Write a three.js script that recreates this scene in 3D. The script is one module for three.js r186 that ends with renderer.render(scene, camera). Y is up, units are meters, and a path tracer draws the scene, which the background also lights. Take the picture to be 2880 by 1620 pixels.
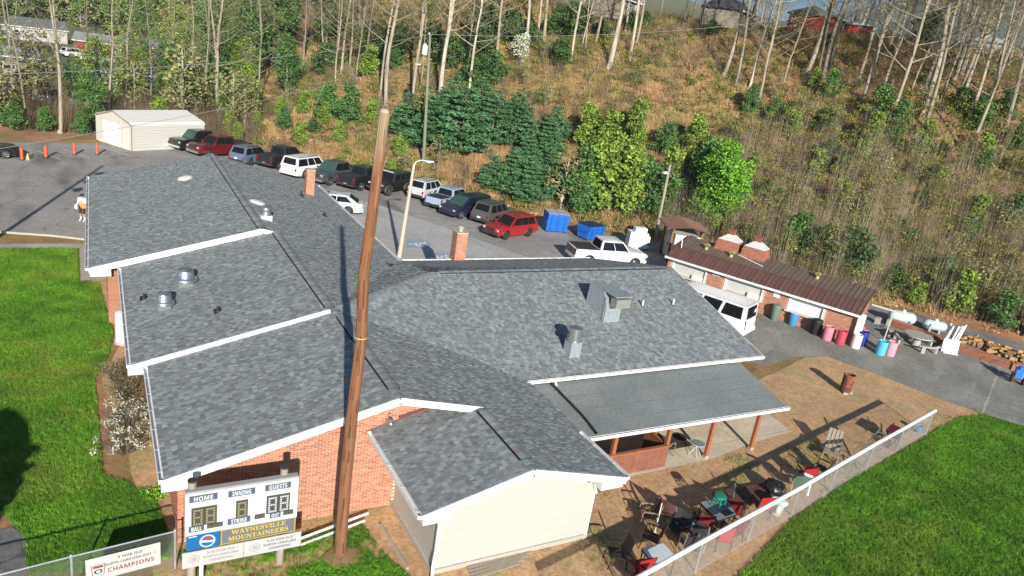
import * as THREE from 'three';
import { mergeGeometries, toCreasedNormals } from 'three/addons/utils/BufferGeometryUtils.js';
import { Sky } from 'three/addons/objects/Sky.js';
import { MarchingCubes } from 'three/addons/objects/MarchingCubes.js';

// ---------------------------------------------------------------- camera, sky, sun, exposure
const scene = new THREE.Scene();
const renderer = new THREE.WebGLRenderer({ antialias: true });
renderer.setSize(1024, 576);
renderer.toneMapping = THREE.LinearToneMapping;
renderer.toneMappingExposure = 1.5;
renderer.shadowMap.enabled = true;
const CAM = new THREE.Vector3(-13.761, 14.636, 20.257);
const camera = new THREE.PerspectiveCamera(42.86, 16 / 9, 0.1, 6000);
{
  const yaw = 0.541, pitch = 0.323, roll = 0.154;
  const fw = new THREE.Vector3(Math.sin(yaw) * Math.cos(pitch), -Math.sin(pitch), -Math.cos(yaw) * Math.cos(pitch));
  const rt = new THREE.Vector3(Math.cos(yaw), 0, Math.sin(yaw));
  const up = new THREE.Vector3().crossVectors(rt, fw);
  camera.up.copy(up.multiplyScalar(Math.cos(roll)).addScaledVector(rt, -Math.sin(roll)));
  camera.position.copy(CAM);
  camera.lookAt(CAM.clone().add(fw));
}
const SUN_AZ = 15 * Math.PI / 180, SUN_EL = 21.5 * Math.PI / 180;
const SUN = new THREE.Vector3(-Math.sin(SUN_AZ) * Math.cos(SUN_EL), Math.sin(SUN_EL), Math.cos(SUN_AZ) * Math.cos(SUN_EL));
const sky = new Sky();
sky.name = 'sky';
sky.userData = { kind: 'structure' };
sky.scale.setScalar(5000);
sky.material.uniforms.sunPosition.value.copy(SUN);
sky.material.uniforms.turbidity.value = 2.5;
sky.material.uniforms.rayleigh.value = 1.2;
sky.material.uniforms.mieCoefficient.value = 0.004;
scene.add(sky);
scene.environmentIntensity = 0.14;
const sun = new THREE.DirectionalLight(new THREE.Color(1, 0.93, 0.81), 5);
sun.position.copy(SUN).multiplyScalar(150);
sun.castShadow = true;
sun.shadow.mapSize.set(4096, 4096);
Object.assign(sun.shadow.camera, { left: -90, right: 90, top: 90, bottom: -90, near: 1, far: 500 });
scene.add(sun);

// ---------------------------------------------------------------- helpers
let seedState = 12345;
const seed = (s) => { seedState = s >>> 0; };
function R() { seedState = (seedState + 0x6D2B79F5) | 0; let t = Math.imul(seedState ^ (seedState >>> 15), 1 | seedState); t = (t + Math.imul(t ^ (t >>> 7), 61 | t)) ^ t; return ((t ^ (t >>> 14)) >>> 0) / 4294967296; }
const rr = (a, b) => a + (b - a) * R();
const pick = (a) => a[Math.floor(R() * a.length)];
const V = (x, y, z) => new THREE.Vector3(x, y, z);
const clamp = (x, a = 0, b = 1) => Math.min(b, Math.max(a, x));
const mix = (a, b, t) => a + (b - a) * t;
const sstep = (a, b, x) => { const t = clamp((x - a) / (b - a)); return t * t * (3 - 2 * t); };
const rad = (d) => d * Math.PI / 180;
function hash2(ix, iy, s) { let h = Math.imul(ix, 374761393) + Math.imul(iy, 668265263) + Math.imul(s, 2147483647 ^ 0x5bd1e995); h = Math.imul(h ^ (h >>> 13), 1274126177); return ((h ^ (h >>> 16)) >>> 0) / 4294967296; }
function noise(x, y, s = 1) {
  const ix = Math.floor(x), iy = Math.floor(y), fx = x - ix, fy = y - iy;
  const u = fx * fx * (3 - 2 * fx), v = fy * fy * (3 - 2 * fy);
  return mix(mix(hash2(ix, iy, s), hash2(ix + 1, iy, s), u), mix(hash2(ix, iy + 1, s), hash2(ix + 1, iy + 1, s), u), v);
}
function fbm(x, y, oct = 4, s = 1) { let a = 0.5, t = 0, n = 0; for (let i = 0; i < oct; i++) { t += a * noise(x, y, s + i * 17); n += a; a *= 0.5; x *= 2.03; y *= 2.03; } return t / n; }

const taken = {};
function numbered(n) { const k = taken[n] = (taken[n] ?? -1) + 1; return k ? `${n}_${String(k).padStart(3, '0')}` : n; }
function clean(g) { const h = g.index ? g.toNonIndexed() : g; for (const k of Object.keys(h.attributes)) if (!['position', 'normal', 'uv'].includes(k)) h.deleteAttribute(k); if (!h.attributes.normal) h.computeVertexNormals(); if (!h.attributes.uv) h.setAttribute('uv', new THREE.BufferAttribute(new Float32Array(h.attributes.position.count * 2), 2)); h.morphAttributes = {}; return h; }
const merge = (gs) => mergeGeometries(gs.map(clean));
function shade(m) { m.castShadow = true; m.receiveShadow = true; return m; }
function part(name, geos, mat, parent, label) {
  const m = shade(new THREE.Mesh(Array.isArray(geos) ? merge(geos) : geos, mat));
  m.name = name; if (label) m.userData.label = label;
  parent.add(m); return m;
}
function thing(name, label, category, x = 0, y = 0, z = 0, turn = 0, group) {
  const o = new THREE.Group(); o.name = numbered(name); o.position.set(x, y, z); o.rotation.y = turn;
  o.userData = { label, category }; if (group) o.userData.group = group;
  scene.add(o); return o;
}
function solo(name, label, category, geos, mat, x = 0, y = 0, z = 0, turn = 0, group) {
  const m = part(numbered(name), geos, mat, scene); m.position.set(x, y, z); m.rotation.y = turn;
  m.userData = { label, category }; if (group) m.userData.group = group; return m;
}
function struct(name, geo, mat) { const m = part(numbered(name), geo, mat, scene); m.userData = { kind: 'structure' }; return m; }
function stuff(name, m, label, category) { m.name = numbered(name); m.userData = { kind: 'stuff', label, category }; shade(m); scene.add(m); return m; }
function copy(src, label, x, y, z, turn) { const c = src.clone(); c.name = numbered(src.name.replace(/_\d{3}$/, '')); c.userData = { ...src.userData, label }; scene.add(c); c.position.set(x, y, z); c.rotation.set(0, turn, 0); return c; }

const TM = new THREE.Matrix4(), TQ = new THREE.Quaternion(), TE = new THREE.Euler();
function put(g, x = 0, y = 0, z = 0, rx = 0, ry = 0, rz = 0) { TM.compose(V(x, y, z), TQ.setFromEuler(TE.set(rx, ry, rz)), V(1, 1, 1)); g.applyMatrix4(TM); return g; }
const box = (w, h, d, x, y, z, rx, ry, rz) => put(new THREE.BoxGeometry(w, h, d), x, y, z, rx, ry, rz);
const cyl = (rt, rb, h, x, y, z, seg = 14, rx, ry, rz) => put(new THREE.CylinderGeometry(rt, rb, h, seg), x, y, z, rx, ry, rz);
const ball = (r, x, y, z, sx = 1, sy = 1, sz = 1, n = 12) => { const g = new THREE.SphereGeometry(r, n, Math.ceil(n * 0.6)); g.scale(sx, sy, sz); return put(g, x, y, z); };
function alongX(g, a, b) {               // move a geometry built along +X (centred) between two points
  const d = b.clone().sub(a), X = d.clone().normalize(); let Y = V(0, 1, 0);
  if (Math.abs(X.y) > 0.98) Y = V(0, 0, 1);
  const Z = V().crossVectors(X, Y).normalize(); Y = V().crossVectors(Z, X);
  TM.makeBasis(X, Y, Z); TM.setPosition(a.clone().add(b).multiplyScalar(0.5)); g.applyMatrix4(TM); return g;
}
const beam = (a, b, w, h) => alongX(new THREE.BoxGeometry(a.distanceTo(b), h, w), a, b);
const rod = (a, b, r, seg = 6, r2 = r) => { const g = new THREE.CylinderGeometry(r2, r, a.distanceTo(b), seg); g.rotateZ(-Math.PI / 2); return alongX(g, a, b); };
const tube = (pts, r, seg = 6, n = pts.length * 3, closed = false) => new THREE.TubeGeometry(new THREE.CatmullRomCurve3(pts, closed), n, r, seg, closed);
function prism(pts, depth, bevel = 0) {   // shape in XY extruded along Z, centred on Z
  const g = new THREE.ExtrudeGeometry(new THREE.Shape(pts.map((p) => new THREE.Vector2(p[0], p[1]))), bevel ? { depth: depth - 2 * bevel, bevelEnabled: true, bevelSize: bevel, bevelThickness: bevel, bevelSegments: 2, bevelOffset: -bevel } : { depth, bevelEnabled: false });
  g.translate(0, 0, -(bevel ? depth - 2 * bevel : depth) / 2); return g;
}
// a soup of flat quads with a colour for each
class Soup {
  constructor() { this.p = []; this.n = []; this.c = []; this.u = []; }
  quad(a, b, c, d, col, us = 1) {
    const e1x = b.x - a.x, e1y = b.y - a.y, e1z = b.z - a.z, e2x = c.x - a.x, e2y = c.y - a.y, e2z = c.z - a.z;
    let nx = e1y * e2z - e1z * e2y, ny = e1z * e2x - e1x * e2z, nz = e1x * e2y - e1y * e2x; const l = Math.hypot(nx, ny, nz) || 1; nx /= l; ny /= l; nz /= l;
    for (const q of [a, b, c, a, c, d]) { this.p.push(q.x, q.y, q.z); this.n.push(nx, ny, nz); this.c.push(col[0], col[1], col[2]); }
    this.u.push(0, 0, us, 0, us, us, 0, 0, us, us, 0, us);
  }
  block(o, U, Vv, N, w, l, t0, t1, col) {  // brick or shingle: base centre-bottom o, width w along U, length l along V, height t0 at bottom edge, t1 at top edge along N
    const P = (u, v, n) => V(o.x + U.x * u + Vv.x * v + N.x * n, o.y + U.y * u + Vv.y * v + N.y * n, o.z + U.z * u + Vv.z * v + N.z * n);
    const h = w / 2, a = P(-h, 0, t0), b = P(h, 0, t0), c = P(h, l, t1), d = P(-h, l, t1), e = P(-h, 0, 0), f = P(h, 0, 0), g = P(h, l, 0), k = P(-h, l, 0);
    this.quad(a, b, c, d, col); this.quad(e, f, b, a, col); this.quad(f, g, c, b, col); this.quad(k, e, a, d, col); if (t1 > 0.002) this.quad(g, k, d, c, col);
  }
  geo() {
    const g = new THREE.BufferGeometry();
    g.setAttribute('position', new THREE.Float32BufferAttribute(this.p, 3)); g.setAttribute('normal', new THREE.Float32BufferAttribute(this.n, 3));
    g.setAttribute('color', new THREE.Float32BufferAttribute(this.c, 3)); g.setAttribute('uv', new THREE.Float32BufferAttribute(this.u, 2)); return g;
  }
}

// ---------------------------------------------------------------- textures and materials
function dataTex(w, h, fn, srgb = true) {   // fn(u, v) -> [r, g, b] linear 0..1
  const d = new Uint8Array(w * h * 4); const enc = (x) => { x = clamp(x); return Math.round(255 * (srgb ? (x <= 0.0031308 ? 12.92 * x : 1.055 * Math.pow(x, 1 / 2.4) - 0.055) : x)); };
  for (let j = 0; j < h; j++) for (let i = 0; i < w; i++) { const c = fn((i + 0.5) / w, (j + 0.5) / h), k = (j * w + i) * 4; d[k] = enc(c[0]); d[k + 1] = enc(c[1]); d[k + 2] = enc(c[2]); d[k + 3] = 255; }
  const t = new THREE.DataTexture(d, w, h); t.wrapS = t.wrapT = THREE.RepeatWrapping; t.magFilter = THREE.LinearFilter; t.minFilter = THREE.LinearMipmapLinearFilter; t.generateMipmaps = true;
  if (srgb) t.colorSpace = THREE.SRGBColorSpace; t.needsUpdate = true; return t;
}
const tileNoise = (u, v, f, s) => { const x = u * f, y = v * f, ix = Math.floor(x), iy = Math.floor(y), fx = x - ix, fy = y - iy, m = (n) => ((n % f) + f) % f; const a = fx * fx * (3 - 2 * fx), b = fy * fy * (3 - 2 * fy); return mix(mix(hash2(m(ix), m(iy), s), hash2(m(ix + 1), m(iy), s), a), mix(hash2(m(ix), m(iy + 1), s), hash2(m(ix + 1), m(iy + 1), s), a), b); };
const grainTex = dataTex(256, 256, (u, v) => { const n = 0.45 * tileNoise(u, v, 128, 3) + 0.3 * tileNoise(u, v, 48, 5) + 0.25 * tileNoise(u, v, 8, 9); const g = 0.55 + 0.45 * n; return [g, g, g]; });
const woodTex = dataTex(128, 512, (u, v) => { const n = 0.5 * tileNoise(u * 1, v, 6, 3) + 0.5 * hash2(Math.floor(u * 64), 1, 7); const g = 0.45 + 0.55 * (0.6 * n + 0.4 * tileNoise(u, v, 32, 11)); return [g, g * 0.97, g * 0.93]; });
const rustTex = dataTex(256, 256, (u, v) => { const n = 0.5 * tileNoise(u, v, 8, 21) + 0.3 * tileNoise(u, v, 24, 22) + 0.2 * tileNoise(u, v, 96, 23); const k = sstep(0.42, 0.62, n); return [mix(0.11, 0.26, k), mix(0.045, 0.085, k), mix(0.04, 0.04, k)]; });
const galvTex = dataTex(256, 256, (u, v) => { const n = 0.6 * tileNoise(u, v, 16, 31) + 0.4 * tileNoise(u, v, 64, 32); const g = 0.5 + 0.35 * n; return [g * 0.97, g, g * 1.02]; });
const M = (r, g, b, rough = 0.8, metal = 0, o = {}) => { const m = new THREE.MeshStandardMaterial({ roughness: rough, metalness: metal, ...o }); m.color.setRGB(r, g, b); return m; };
const MG = (r, g, b, rough = 0.85, o = {}) => M(r, g, b, rough, 0, { map: grainTex, ...o });
const mt = {
  white: M(0.7, 0.7, 0.69, 0.55), whiteOld: MG(0.7, 0.69, 0.66, 0.6), vertex: M(1, 1, 1, 0.9, 0, { vertexColors: true, map: grainTex }),
  shingle: M(1, 1, 1, 0.82, 0, { vertexColors: true, map: grainTex }), brickV: M(1, 1, 1, 0.9, 0, { vertexColors: true, map: grainTex }),
  mortar: MG(0.74, 0.56, 0.45, 0.95), deck: MG(0.06, 0.065, 0.07, 0.95), black: M(0.015, 0.015, 0.017, 0.6), dark: M(0.03, 0.03, 0.032, 0.8),
  galv: M(0.72, 0.77, 0.8, 0.34, 0.55, { map: galvTex }), alu: M(0.75, 0.76, 0.77, 0.3, 0.85, { map: galvTex }), steel: M(0.5, 0.51, 0.52, 0.45, 0.6), greyPaint: M(0.38, 0.4, 0.41, 0.6),
  wood: M(0.3, 0.15, 0.07, 0.85, 0, { map: woodTex }), woodGrey: M(0.42, 0.37, 0.31, 0.9, 0, { map: woodTex }), woodRed: M(0.42, 0.15, 0.06, 0.75, 0, { map: woodTex }), poleWood: M(1, 1, 1, 0.9, 0, { map: dataTex(128, 1024, (u, v) => { const st = 0.6 * hash2(Math.floor(u * 48), 3, 7) + 0.4 * tileNoise(u, v, 24, 12), g = 0.6 + 0.7 * st, w = sstep(0.86, 1.02, v + 0.1 * (tileNoise(u, v, 12, 14) - 0.5) + 0.1 * (st - 0.5)), ck = hash2(Math.floor(u * 40), Math.floor(v * 34), 5) < 0.12 ? 0.45 : 1; return [mix(0.23, 0.36, w) * g * ck, mix(0.1, 0.28, w) * g * ck, mix(0.045, 0.18, w) * g * ck]; }) }), polePale: M(0.5, 0.43, 0.33, 0.9, 0, { map: woodTex }),
  siding: M(0.43, 0.415, 0.38, 0.7), concrete: MG(0.5, 0.46, 0.4, 0.9), stone: MG(0.45, 0.43, 0.38, 0.95), rust: M(1, 1, 1, 0.9, 0.1, { map: rustTex }),
  membrane: MG(0.17, 0.205, 0.205, 0.9), rubber: M(0.02, 0.02, 0.02, 0.85), glass: new THREE.MeshPhysicalMaterial({ color: new THREE.Color().setRGB(0.01, 0.012, 0.014), roughness: 0.04, specularIntensity: 0.45 }), glassTeal: new THREE.MeshPhysicalMaterial({ color: new THREE.Color().setRGB(0.035, 0.075, 0.065), roughness: 0.04, specularIntensity: 0.5 }), chrome: M(0.8, 0.8, 0.82, 0.15, 0.95), tail: M(0.22, 0.008, 0.012, 0.25), lamp: M(0.5, 0.52, 0.54, 0.15), plate: M(0.75, 0.75, 0.72, 0.5),
};
const mtc = {}; const paint = (r, g, b, rough = 0.22) => { const k = [r, g, b, rough].join(); return mtc[k] ??= new THREE.MeshPhysicalMaterial({ color: new THREE.Color().setRGB(r, g, b), roughness: rough + 0.15, clearcoat: 0.8, clearcoatRoughness: 0.08 }); };
const plas = (r, g, b, rough = 0.5) => { const k = 'p' + [r, g, b, rough].join(); return mtc[k] ??= M(r, g, b, rough); };
function canvasTex(w, h, draw) { const c = document.createElement('canvas'); c.width = w; c.height = h; const x = c.getContext('2d'); draw(x, w, h); const t = new THREE.CanvasTexture(c); t.colorSpace = THREE.SRGBColorSpace; t.anisotropy = 4; return t; }

// ---------------------------------------------------------------- terrain
const TOE = [[-14, -260], [-6, -140], [-3, -95], [-0.8, -68], [1.5, -58], [5.5, -53], [11.9, -45], [16.5, -39.5], [20.2, -36], [22.9, -32.5], [26, -29.5], [29.5, -27], [31, -19], [33.5, -13], [39, -9.5], [42.5, -3], [48, 5], [62, 14], [100, 30], [400, 140], [400, -260]];
function toeDist(x, z) {
  let inside = false, best = 1e9;
  for (let i = 0; i < TOE.length; i++) {
    const [x1, z1] = TOE[i], [x2, z2] = TOE[(i + 1) % TOE.length];
    if ((z1 > z) !== (z2 > z) && x < (x2 - x1) * (z - z1) / (z2 - z1) + x1) inside = !inside;
    const dx = x2 - x1, dz = z2 - z1, t = clamp(((x - x1) * dx + (z - z1) * dz) / (dx * dx + dz * dz));
    best = Math.min(best, Math.hypot(x - x1 - t * dx, z - z1 - t * dz));
  }
  return inside ? best : -best;
}
function hillH(d) { d -= 0.9; if (d <= 0) return 0; const t = Math.min(1, d / 37); return 19.6 * (0.55 * t + 0.45 * t * t * (3 - 2 * t)) + Math.max(0, d - 37) * 0.015; }
function groundY(x, z) {
  const d = toeDist(x, z);
  let y = hillH(d) * (1 + 0.06 * sstep(45, 72, x));
  if (d > 1) y += (fbm(x * 0.16, z * 0.16, 3, 41) - 0.5) * 1.5 * sstep(1, 8, d) * (1 - 0.6 * sstep(34, 40, d));
  const far = -z - 205 - x * 0.2; if (far > 0 && d < 0) y += Math.min(80, far * 0.32);
  return y;
}
{
  const axis = (a, b, step, outA, outB) => { const v = []; for (let x = a; x <= b + 1e-6; x += step) v.push(x); let s = step, x = b; while (x < outB) { s *= 1.35; x += s; v.push(Math.min(x, outB)); } s = step; x = a; while (x > outA) { s *= 1.35; x -= s; v.unshift(Math.max(x, outA)); } return v; };
  const xs = axis(-44, 92, 0.8, -2600, 2600), zs = axis(-130, 30, 0.8, -2600, 900);
  const nx = xs.length, nz = zs.length, pos = new Float32Array(nx * nz * 3), uv = new Float32Array(nx * nz * 2), col = new Float32Array(nx * nz * 3), idx = [];
  for (let j = 0; j < nz; j++) for (let i = 0; i < nx; i++) {
    const k = j * nx + i, x = xs[i], z = zs[j], d = toeDist(x, z), y = groundY(x, z);
    pos.set([x, y, z], k * 3); uv.set([x / 6, z / 6], k * 2);
    const a = fbm(x * 0.35, z * 0.35, 4, 3), b = fbm(x * 0.12 + 7, z * 0.12, 3, 9), c = fbm(x * 0.9, z * 0.9, 2, 5);
    let r = mix(0.29, 0.45, a), g = mix(0.175, 0.26, a), bl = mix(0.07, 0.115, a);                 // dry leaf litter, red clay showing
    const clay = Math.max(sstep(0.5, 0.66, b) * sstep(40, 10, d), sstep(22, 12, x) * sstep(16, 6, d) * sstep(0.35, 0.55, a)); r = mix(r, 0.52, clay * 0.6); g = mix(g, 0.26, clay * 0.6); bl = mix(bl, 0.145, clay * 0.6);
    const green = sstep(0.44, 0.6, fbm(x * 0.22 + 31, z * 0.22, 4, 13)); r = mix(r, 0.21, green * 0.55); g = mix(g, 0.21, green * 0.55); bl = mix(bl, 0.045, green * 0.55);
    const dk = sstep(0.55, 0.75, c) * 0.25; r *= 1 - dk; g *= 1 - dk; bl *= 1 - dk;
    if (d < -1) { const f = sstep(-62, -75, z); const t = mix(0.09, 0.2, a); r = mix(r, t * 1.05, f); g = mix(g, t * 1.12, f); bl = mix(bl, t * 0.6, f); }
    col.set([r, g, bl], k * 3);
    if (i < nx - 1 && j < nz - 1) idx.push(k, k + nx, k + 1, k + 1, k + nx, k + nx + 1);
  }
  const g = new THREE.BufferGeometry();
  g.setAttribute('position', new THREE.BufferAttribute(pos, 3)); g.setAttribute('uv', new THREE.BufferAttribute(uv, 2)); g.setAttribute('color', new THREE.BufferAttribute(col, 3)); g.setIndex(idx); g.computeVertexNormals();
  const litter = dataTex(512, 512, (u, v) => { const n = 0.4 * tileNoise(u, v, 170, 51) + 0.3 * tileNoise(u, v, 60, 52) + 0.3 * tileNoise(u, v, 12, 53); const q = 0.35 + 0.9 * n; return [q, q * 0.98, q * 0.95]; });
  struct('ground', g, M(1, 1, 1, 1, 0, { vertexColors: true, map: litter }));
  // far mountains behind the crest
  const mp = [], mi = []; const N = 90;
  for (let i = 0; i <= N; i++) { const a = mix(-0.75, 1.75, i / N), hgt = 95 + 130 * fbm(i * 0.11, 3, 4, 77); for (const [rad_, k] of [[900, 0], [1150, 0.55], [1500, 1], [2300, 0.6]]) mp.push(CAM.x + Math.sin(a) * rad_, -4 + hgt * k * (0.85 + 0.3 * noise(i * 0.4, rad_ * 0.01, 5)), CAM.z - Math.cos(a) * rad_); }
  for (let i = 0; i < N; i++) for (let k = 0; k < 3; k++) { const a = i * 4 + k; mi.push(a, a + 4, a + 1, a + 1, a + 4, a + 5); }
  const mg = new THREE.BufferGeometry(); mg.setAttribute('position', new THREE.Float32BufferAttribute(mp, 3)); mg.setAttribute('uv', new THREE.Float32BufferAttribute(mp.filter((_, i) => i % 3 !== 1).map((q) => q / 60), 2)); mg.setIndex(mi); mg.computeVertexNormals();
  struct('hills', mg, MG(0.09, 0.13, 0.11, 1));
}

// ---------------------------------------------------------------- ground sheets (each a few millimetres above the one below)
function sheet(name, pts, y, res, fn, rough = 0.95, bump) {
  const s = new THREE.Shape(pts.map((p) => new THREE.Vector2(p[0], -p[1]))); const g = new THREE.ShapeGeometry(s); g.rotateX(-Math.PI / 2); g.translate(0, y, 0);
  const xs = pts.map((p) => p[0]), zs = pts.map((p) => p[1]), x0 = Math.min(...xs), x1 = Math.max(...xs), z0 = Math.min(...zs), z1 = Math.max(...zs);
  const P = g.attributes.position, u = g.attributes.uv; for (let i = 0; i < P.count; i++) u.setXY(i, (P.getX(i) - x0) / (x1 - x0), (P.getZ(i) - z0) / (z1 - z0));
  const w = Math.min(2048, Math.ceil((x1 - x0) * res)), h = Math.min(2048, Math.ceil((z1 - z0) * res));
  const t = dataTex(w, h, (a, b) => fn(mix(x0, x1, a), mix(z0, z1, b)));
  const m = M(1, 1, 1, rough, 0, { map: t }); return struct(name, g, m);
}
function wobble(pts, amp, step = 0.7, s = 3) {   // roughen an outline
  const out = []; for (let i = 0; i < pts.length; i++) { const a = pts[i], b = pts[(i + 1) % pts.length], n = Math.max(1, Math.round(Math.hypot(b[0] - a[0], b[1] - a[1]) / step)); for (let k = 0; k < n; k++) { const t = k / n, x = mix(a[0], b[0], t), z = mix(a[1], b[1], t); out.push([x + (noise(x * 0.9, z * 0.9, s) - 0.5) * 2 * amp, z + (noise(x * 0.9 + 40, z * 0.9, s) - 0.5) * 2 * amp]); } } return out;
}
const asphalt = (base, warm) => (x, z) => {
  const f = 0.75 + 0.5 * fbm(x * 9, z * 9, 2, 61), c = 0.8 + 0.4 * fbm(x * 0.25, z * 0.5, 4, 62), st = fbm(x * 0.5 + 3, z * 0.12, 3, 63);
  let v = base * f * c; if (st > 0.6) v *= 1 - (st - 0.6) * 1.6; const crack = Math.abs(fbm(x * 0.35, z * 0.35, 4, 64) - 0.5); if (crack < 0.006) v *= 0.6;
  return [v * (1 + warm), v, v * (1 - warm * 0.8)];
};
const lawnCol = (br) => (x, z) => {
  const a = fbm(x * 0.6, z * 0.6, 4, 71), b = fbm(x * 0.18 + 5, z * 0.18, 3, 72), f = 0.6 + 0.8 * fbm(x * 11, z * 11, 2, 73);
  let c = [mix(0.04, 0.1, a), mix(0.14, 0.24, a), mix(0.008, 0.018, a)]; const dry = sstep(0.58, 0.72, b) * 0.55 + sstep(0.66, 0.76, a) * 0.35;
  c = [mix(c[0], 0.27, dry), mix(c[1], 0.23, dry), mix(c[2], 0.05, dry)]; return c.map((q) => q * f * br);
};
const dirtCol = (x, z) => {
  const a = fbm(x * 0.8, z * 0.8, 4, 81), f = 0.65 + 0.7 * fbm(x * 12, z * 12, 2, 82), s = fbm(x * 3, z * 3, 3, 83);
  let c = [mix(0.39, 0.55, a), mix(0.25, 0.345, a), mix(0.125, 0.18, a)]; const gr = sstep(0.6, 0.75, fbm(x * 0.7 + 9, z * 0.7, 4, 84)) * 0.5; c = [mix(c[0], 0.28, gr), mix(c[1], 0.29, gr), mix(c[2], 0.1, gr)];
  return c.map((q) => q * f * (0.85 + 0.3 * s));
};
// bare earth round the buildings, patio yard included
sheet('yard', wobble([[-14.2, -20.5], [-12, -22], [0, -20], [0, 3], [16, -3], [22.9, -5.2], [24.3, -2.2], [25.1, 1], [26.2, 2.9], [26.5, 4.5], [22, 6.5], [14, 8], [8, 12], [-3, 14], [-12.5, 10], [-12.8, 1], [-13.2, -3], [-13.8, -9], [-13.2, -12], [-13.4, -16]], 0.12), 0.004, 36, dirtCol);
// parking lot
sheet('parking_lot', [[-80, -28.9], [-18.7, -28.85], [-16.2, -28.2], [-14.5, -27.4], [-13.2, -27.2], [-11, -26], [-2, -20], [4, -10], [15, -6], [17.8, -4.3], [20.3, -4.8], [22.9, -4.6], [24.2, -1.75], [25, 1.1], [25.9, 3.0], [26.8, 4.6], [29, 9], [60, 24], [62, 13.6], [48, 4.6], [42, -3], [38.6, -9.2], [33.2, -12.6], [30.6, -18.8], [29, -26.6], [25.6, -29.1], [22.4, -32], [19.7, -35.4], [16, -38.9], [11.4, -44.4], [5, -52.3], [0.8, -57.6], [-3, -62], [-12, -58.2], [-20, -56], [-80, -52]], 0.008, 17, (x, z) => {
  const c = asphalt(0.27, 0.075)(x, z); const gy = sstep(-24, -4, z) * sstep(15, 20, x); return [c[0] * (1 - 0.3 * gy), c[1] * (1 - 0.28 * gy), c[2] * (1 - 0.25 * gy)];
}, 0.9);
// paler concrete parking bays beside the wing
sheet('parking_bay', [[1, -27], [2.5, -34.5], [4.6, -39.6], [6.2, -38.3], [9.1, -32.7], [13.4, -22.9], [14.6, -19.4], [8, -14], [2, -14]], 0.012, 30, (x, z) => { const v = 0.38 * (0.8 + 0.4 * fbm(x * 8, z * 8, 2, 91)) * (0.85 + 0.3 * fbm(x * 0.4, z * 0.4, 4, 92)); const j = Math.abs(((x * 0.78 - z * 0.1) % 3.2 + 3.2) % 3.2 - 1.6) < 0.03 ? 0.75 : 1; return [v * 1.02 * j, v * j, v * 0.97 * j]; });
// strips at the left: pavement, path
const padCol = (x, z) => { const v = 0.34 * (0.8 + 0.4 * fbm(x * 8, z * 8, 2, 95)) * (0.8 + 0.4 * fbm(x * 0.6, z * 0.6, 3, 96)); return [v * 1.05, v * 0.97, v * 0.86]; };
sheet('path', [[-60, -26.5], [-14.6, -26.55], [-14.35, -27.3], [-13.2, -27.3], [-13.2, -20.4], [-14.65, -20.3], [-14.75, -25.65], [-60, -25.7]], 0.016, 14, padCol);
sheet('concrete_slab', [[0.9, -0.3], [13.2, -0.2], [13, 1.68], [10.6, 1.9], [7.4, 2.45], [1, 2.6]], 0.03, 60, (x, z) => { const v = 0.6 * (0.85 + 0.3 * fbm(x * 9, z * 9, 2, 97)) * (0.8 + 0.4 * fbm(x * 0.7, z * 1.4, 4, 98)); const j = Math.abs(z - 1.55) < 0.02 || Math.abs(x - 6.2) < 0.015 || Math.abs(x - 9.6) < 0.015 ? 0.62 : 1; return [v * 0.9 * j, v * 0.76 * j, v * 0.56 * j]; });
// service yard pavement by the cook house, worn and patched
sheet('service_yard', [[17.9, -4.35], [20.3, -4.85], [22.9, -4.65], [24.2, -1.8], [25, 1.05], [25.9, 2.95], [26.8, 4.5], [29, 8.9], [45, 15], [46, 5], [41, -1.5], [35, -0.2], [34, -3.6], [33.5, -7.8], [27, -6], [24, -11.8], [21.5, -17], [19, -16], [16, -9]], 0.012, 34, (x, z) => {
  const s = fbm((x * 0.5 + z * 0.25) * 1.2, (z * 1.1 - x * 0.5) * 0.35, 4, 101), f = 0.75 + 0.5 * fbm(x * 8, z * 8, 2, 102), p = sstep(0.57, 0.68, fbm(x * 0.45 - z * 0.2, z * 1.1 + x * 0.5, 3, 103));
  let v = mix(0.14, 0.27, s) * f; v = mix(v, 0.32 * f, p * 0.35); const j = Math.abs((z - 0.3) * 5.3 + (x - 32.04) * 2.32) < 0.35 ? 1.5 : 1; return [v * 1.08 * j, v * 1.04 * j, v * 0.9 * j]; });
// lawns
const lawnLeft = [[-60, -25.6], [-18.5, -25.7], [-14.85, -25.65], [-14.75, -20.2], [-13.85, -19.9], [-13.6, -16.5], [-13.35, -13.5], [-13.6, -11], [-14.1, -9], [-14, -6], [-13.9, -2.4], [-13.2, -1.6], [-12.6, -0.9], [-12.2, 1.5], [-12.3, 2.2], [-14.5, 2.1], [-15.6, 1.8], [-15.8, 0.2], [-16.3, -1], [-30, -2], [-60, -3]];
const lawnRight = [[-3, 12.4], [2, 8.6], [7.5, 6.5], [12.6, 5.25], [16.6, 4.5], [21.25, 3.45], [24, 2.95], [25.85, 3.1], [26.9, 4.7], [29, 9], [60, 24.2], [60, 40], [-3, 40]];
const lawnFront = [[-12, 2.1], [-8.9, 2.2], [-7, 2.3], [-6.9, 3.2], [-6.7, 4.2], [-6.3, 5.2], [-5.6, 6], [-3, 6.6], [-2, 8], [-12, 10]];
sheet('lawn', wobble(lawnLeft, 0.1), 0.02, 30, lawnCol(1.15));
sheet('lawn', wobble(lawnRight, 0.1), 0.02, 30, lawnCol(0.9));
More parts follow.
